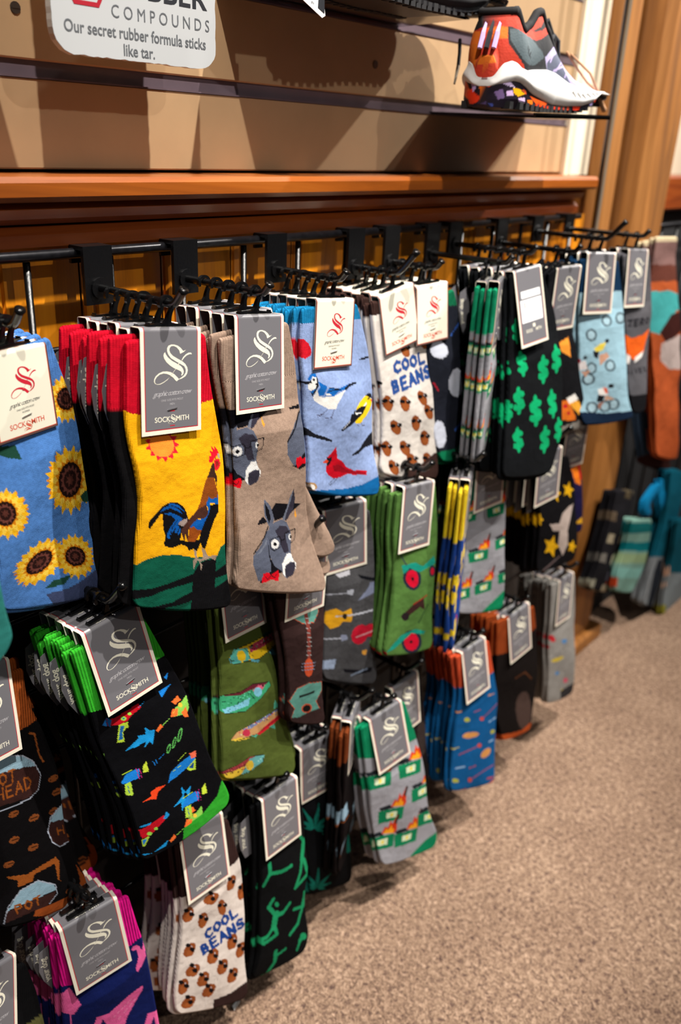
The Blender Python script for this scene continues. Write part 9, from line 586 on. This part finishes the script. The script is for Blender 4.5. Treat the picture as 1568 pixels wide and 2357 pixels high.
    kc = int(np.searchsorted(ss, .46)); kd = int(np.searchsorted(ss, .58))
    b0 = pt(kc, -1, .012, zt[kc] - .004); b1 = pt(kd, -1, .008, zt[kd]); q = MB(); q.tube([b0, (b0[0] + .004, b0[1] + .006, b0[2] + .014), (b0[0] + .02, b0[1] + .01, b0[2] + .024), (b0[0] + .036, b0[1] + .012, b0[2] + .020), b1], .0027, 8); put('tongue_loop', q.mesh('tongue_loop', M['lace'], True), e)
    q = MB(); q.tube([(b0[0] - .012, b0[1] + .02, b0[2]), (b0[0] - .008, b0[1] + .018, b0[2] + .028), (b0[0] + .010, b0[1] + .014, b0[2] + .038), (b0[0] + .022, b0[1] + .010, b0[2] + .02), (b0[0] + .018, b0[1] + .008, b0[2] - .002)], .0026, 8); put('lace_loop', q.mesh('lace_loop', M['lining'], True), e)
    lav = mat('lavender_tape', 'bda8dc', .7)
    for of, mm in ((.0078, lav), (0, M['ink']), (-.0078, lav)):
        q = MB(); P = []
        for t in (.012, .028, .05, .075):
            k = int(np.searchsorted(ss, t)); p_ = Cc[k] + of * nrm; ext = .0025 + (.010 if abs(of) < .001 else .007) * (.075 - t) / .075 * .3; P.append((p_[0] - cx - ext, p_[1] - yc, zt[k] * .5 + (zl[k] + .018 + (zt[-1] * 0) + .62 * t) * .5 - Z0 - .009))
        q.tube(P, .0027, 6); put('pull_tab', q.mesh('pull_tab', mm), e)
    # raised lettering on the side badge, laid on the shell
    T = text2d('MERRELL', 9.0, 0, .95, 0.); q = MB(); VV = []
    for x, y in T[0]:
        X_ = 933 + .78 * x + .62 * y * .9; Zc = 1071.5 - .62 * x + .78 * y * .9
        best = min(range(60, len(ss) - 20), key=lambda k: abs(530 * (Cc[k, 0] + hw[k] * nrm[0] * -1) / (Cc[k, 1] - hw[k] * nrm[1]) - X_)) if False else None
        VV.append((X_, Zc))
    nx = 530 * near[:, 0] / near[:, 1]
    for X_, Zc in VV:
        k = float(np.interp(X_, nx[70:-15], np.arange(len(nx))[70:-15])); k0 = int(k); z = .97 + (Zc * .001 - .97) * near[k0, 1] / .53; sd = side(k0); wv = np.interp(z, [b_ for a, b_ in sd], [a for a, b_ in sd]); fr = k - k0
        p = Cc[k0] * (1 - fr) + Cc[k0 + 1] * fr - (wv + .0006) * nrm; q.V.append((p[0] - cx, p[1] - yc, z - Z0))
    q.F = list(T[1]); q.I = [0] * len(q.F); put('badge_lettering', q.mesh('badge_lettering', M['lining']), e)
    return e
shoe('trail_shoe', 'orange, white and lilac trail running shoe on the lower shelf')
shoe('trail_shoe', 'black soled shoe on the upper shelf, cut off by the frame', (-.175, .05, .0795), True)
q = MB(); q.tube([(.892, .59, 1.075), (.886, .585, 1.062), (.878, .580, 1.048)], .002, 6, 0); q.tube([(.878, .58, 1.048), (.866, .575, 1.030)], [.0022, .0012], 6, 1); tag(put('lace_end', q.mesh('lace_end', [M['lace'], M['silver']])), 'loose dark lace end with a metal tip behind the orange shoe', 'lace')
q = MB(); q.tube([(1.035, .535, 1.075), (1.055, .528, 1.058), (1.075, .524, 1.046), (1.10, .522, 1.038), (1.125, .522, 1.030)], .0014, 6); q.tube([(1.04, .532, 1.073), (1.068, .518, 1.055), (1.092, .515, 1.035), (1.11, .516, 1.022), (1.118, .517, 1.018)], [.0014, .0014, .0014, .003, .0035], 8); tag(put('tan_cord', q.mesh('tan_cord', M['leather'], True)), 'tan cord with a knotted end hanging over the orange shoe toe', 'cord')
# sign
def sign():
    e = put('sign', None, None, (.470, .600, 1.018)); tag(e, 'white acrylic sign about rubber compounds above the sock rack', 'sign')
    W_, H_, r = .152, .16, .016; P = []
    for cx, cy, a0 in ((W_ / 2 - r, r, 270), (W_ / 2 - r, H_ - r, 0), (-W_ / 2 + r, H_ - r, 90), (-W_ / 2 + r, r, 180)):
        P += [(cx + r * math.cos(math.radians(a0 + a)), cy + r * math.sin(math.radians(a0 + a))) for a in range(0, 91, 15)]
    rg = random.Random(5); P2 = []
    for k in range(len(P)):
        a, b_ = P[k], P[(k + 1) % len(P)]; L_ = math.hypot(a[0] - b_[0], a[1] - b_[1]); n = max(1, int(L_ / .004))
        for t in range(n): P2.append((a[0] + (b_[0] - a[0]) * t / n + rg.uniform(-.0004, .0004), a[1] + (b_[1] - a[1]) * t / n + rg.uniform(-.0005, .0005)))
    q = MB(); q.prism(P2, -.0005, 0, 0); put('sign_face', q.mesh('sign_face', M['sign']), e)
    q = MB(); q.prism([(x * 1.0, z) for x, z in P2], .0002, .006, 0); put('acrylic_block', q.mesh('acrylic_block', M['signedge']), e)
    q = MB(); y = -.0007
    def line(s_, size, x, z, i, sp=1., off=0., sx=1.):
        T = text2d(s_, size, 0, sp, off); q.add([(x + a * sx, y, z + b_) for a, b_ in T[0]], T[1], i)
    line('RUBBER', .0205, .019, .0425, 0, 1.05, .0005, 1.25); line('COMPOUNDS', .0122, .0215, .0272, 1, 1.6, 0, .90); line('Our secret rubber formula sticks', .0112, -.001, .0142, 1, 1.0, .00015, .88); line('like tar.', .0112, -.002, .0030, 1, 1.0, .00015, .88)
    hx, hz = -.047, .050
    for r1, r0 in ((.021, .0175), (.0125, 0)):
        A_ = [(hx + r1 * math.cos(math.radians(60 * k)), hz + r1 * math.sin(math.radians(60 * k))) for k in range(6)]; B_ = [(hx + r0 * math.cos(math.radians(60 * k)), hz + r0 * math.sin(math.radians(60 * k))) for k in range(6)]
        q.add([(a, y, b_) for a, b_ in A_ + B_], [(k, (k + 1) % 6, 6 + (k + 1) % 6, 6 + k) for k in range(6)], 2)
    q.add([(hx + a * .001, y - .0001, hz + b_ * .001) for a, b_ in ((-7, 2), (7, 2), (5, -4), (-5, -4))], [(0, 1, 2, 3)], 3)
    put('lettering', q.mesh('lettering', [M['ink'], M['ink2'], M['inkr'], M['sign']]), e)
sign()
q = MB(); q.prism([(-.030, .010), (-.024, -.003), (-.014, -.011), (.010, -.021), (.014, -.019), (.008, .004), (.006, .03), (-.034, .03)], -.0003, .0003, 0); me = q.mesh('tag_card', M['label'])
pt = put('price_tag', me, None, (.622, .56, 1.0855)); tag(pt, 'white price tag dangling from the upper shelf', 'price tag')
q = MB(); q.add([(.004, -.0006, -.014), (.0125, -.0006, -.0175), (.0115, -.0006, .004), (.005, -.0006, .004)], [(0, 1, 2, 3)], 0); T = text2d('7 WMN', .005, 0, 1, 0); q.add([(-.001 - y, -.0006, -.004 + x) for x, y in T[0]], T[1], 1); put('tag_print', q.mesh('tag_print', [M['ink'], M['ink2']]), pt)
q = MB(); q.add([(0, 0, 0), (.012, .003, 0), (.013, .007, .0), (.002, .006, 0), (0, 0, .0006), (.012, .003, .003), (.013, .007, .0012), (.002, .006, .001)], [(3, 2, 1, 0), (4, 5, 6, 7), (0, 1, 5, 4), (1, 2, 6, 5), (2, 3, 7, 6), (3, 0, 4, 7)]); tag(put('paper_scrap', q.mesh('paper_scrap', M['scrap']), None, (.494, .530, .001)), 'tiny white paper scrap on the carpet by the coffee-bean socks', 'scrap')
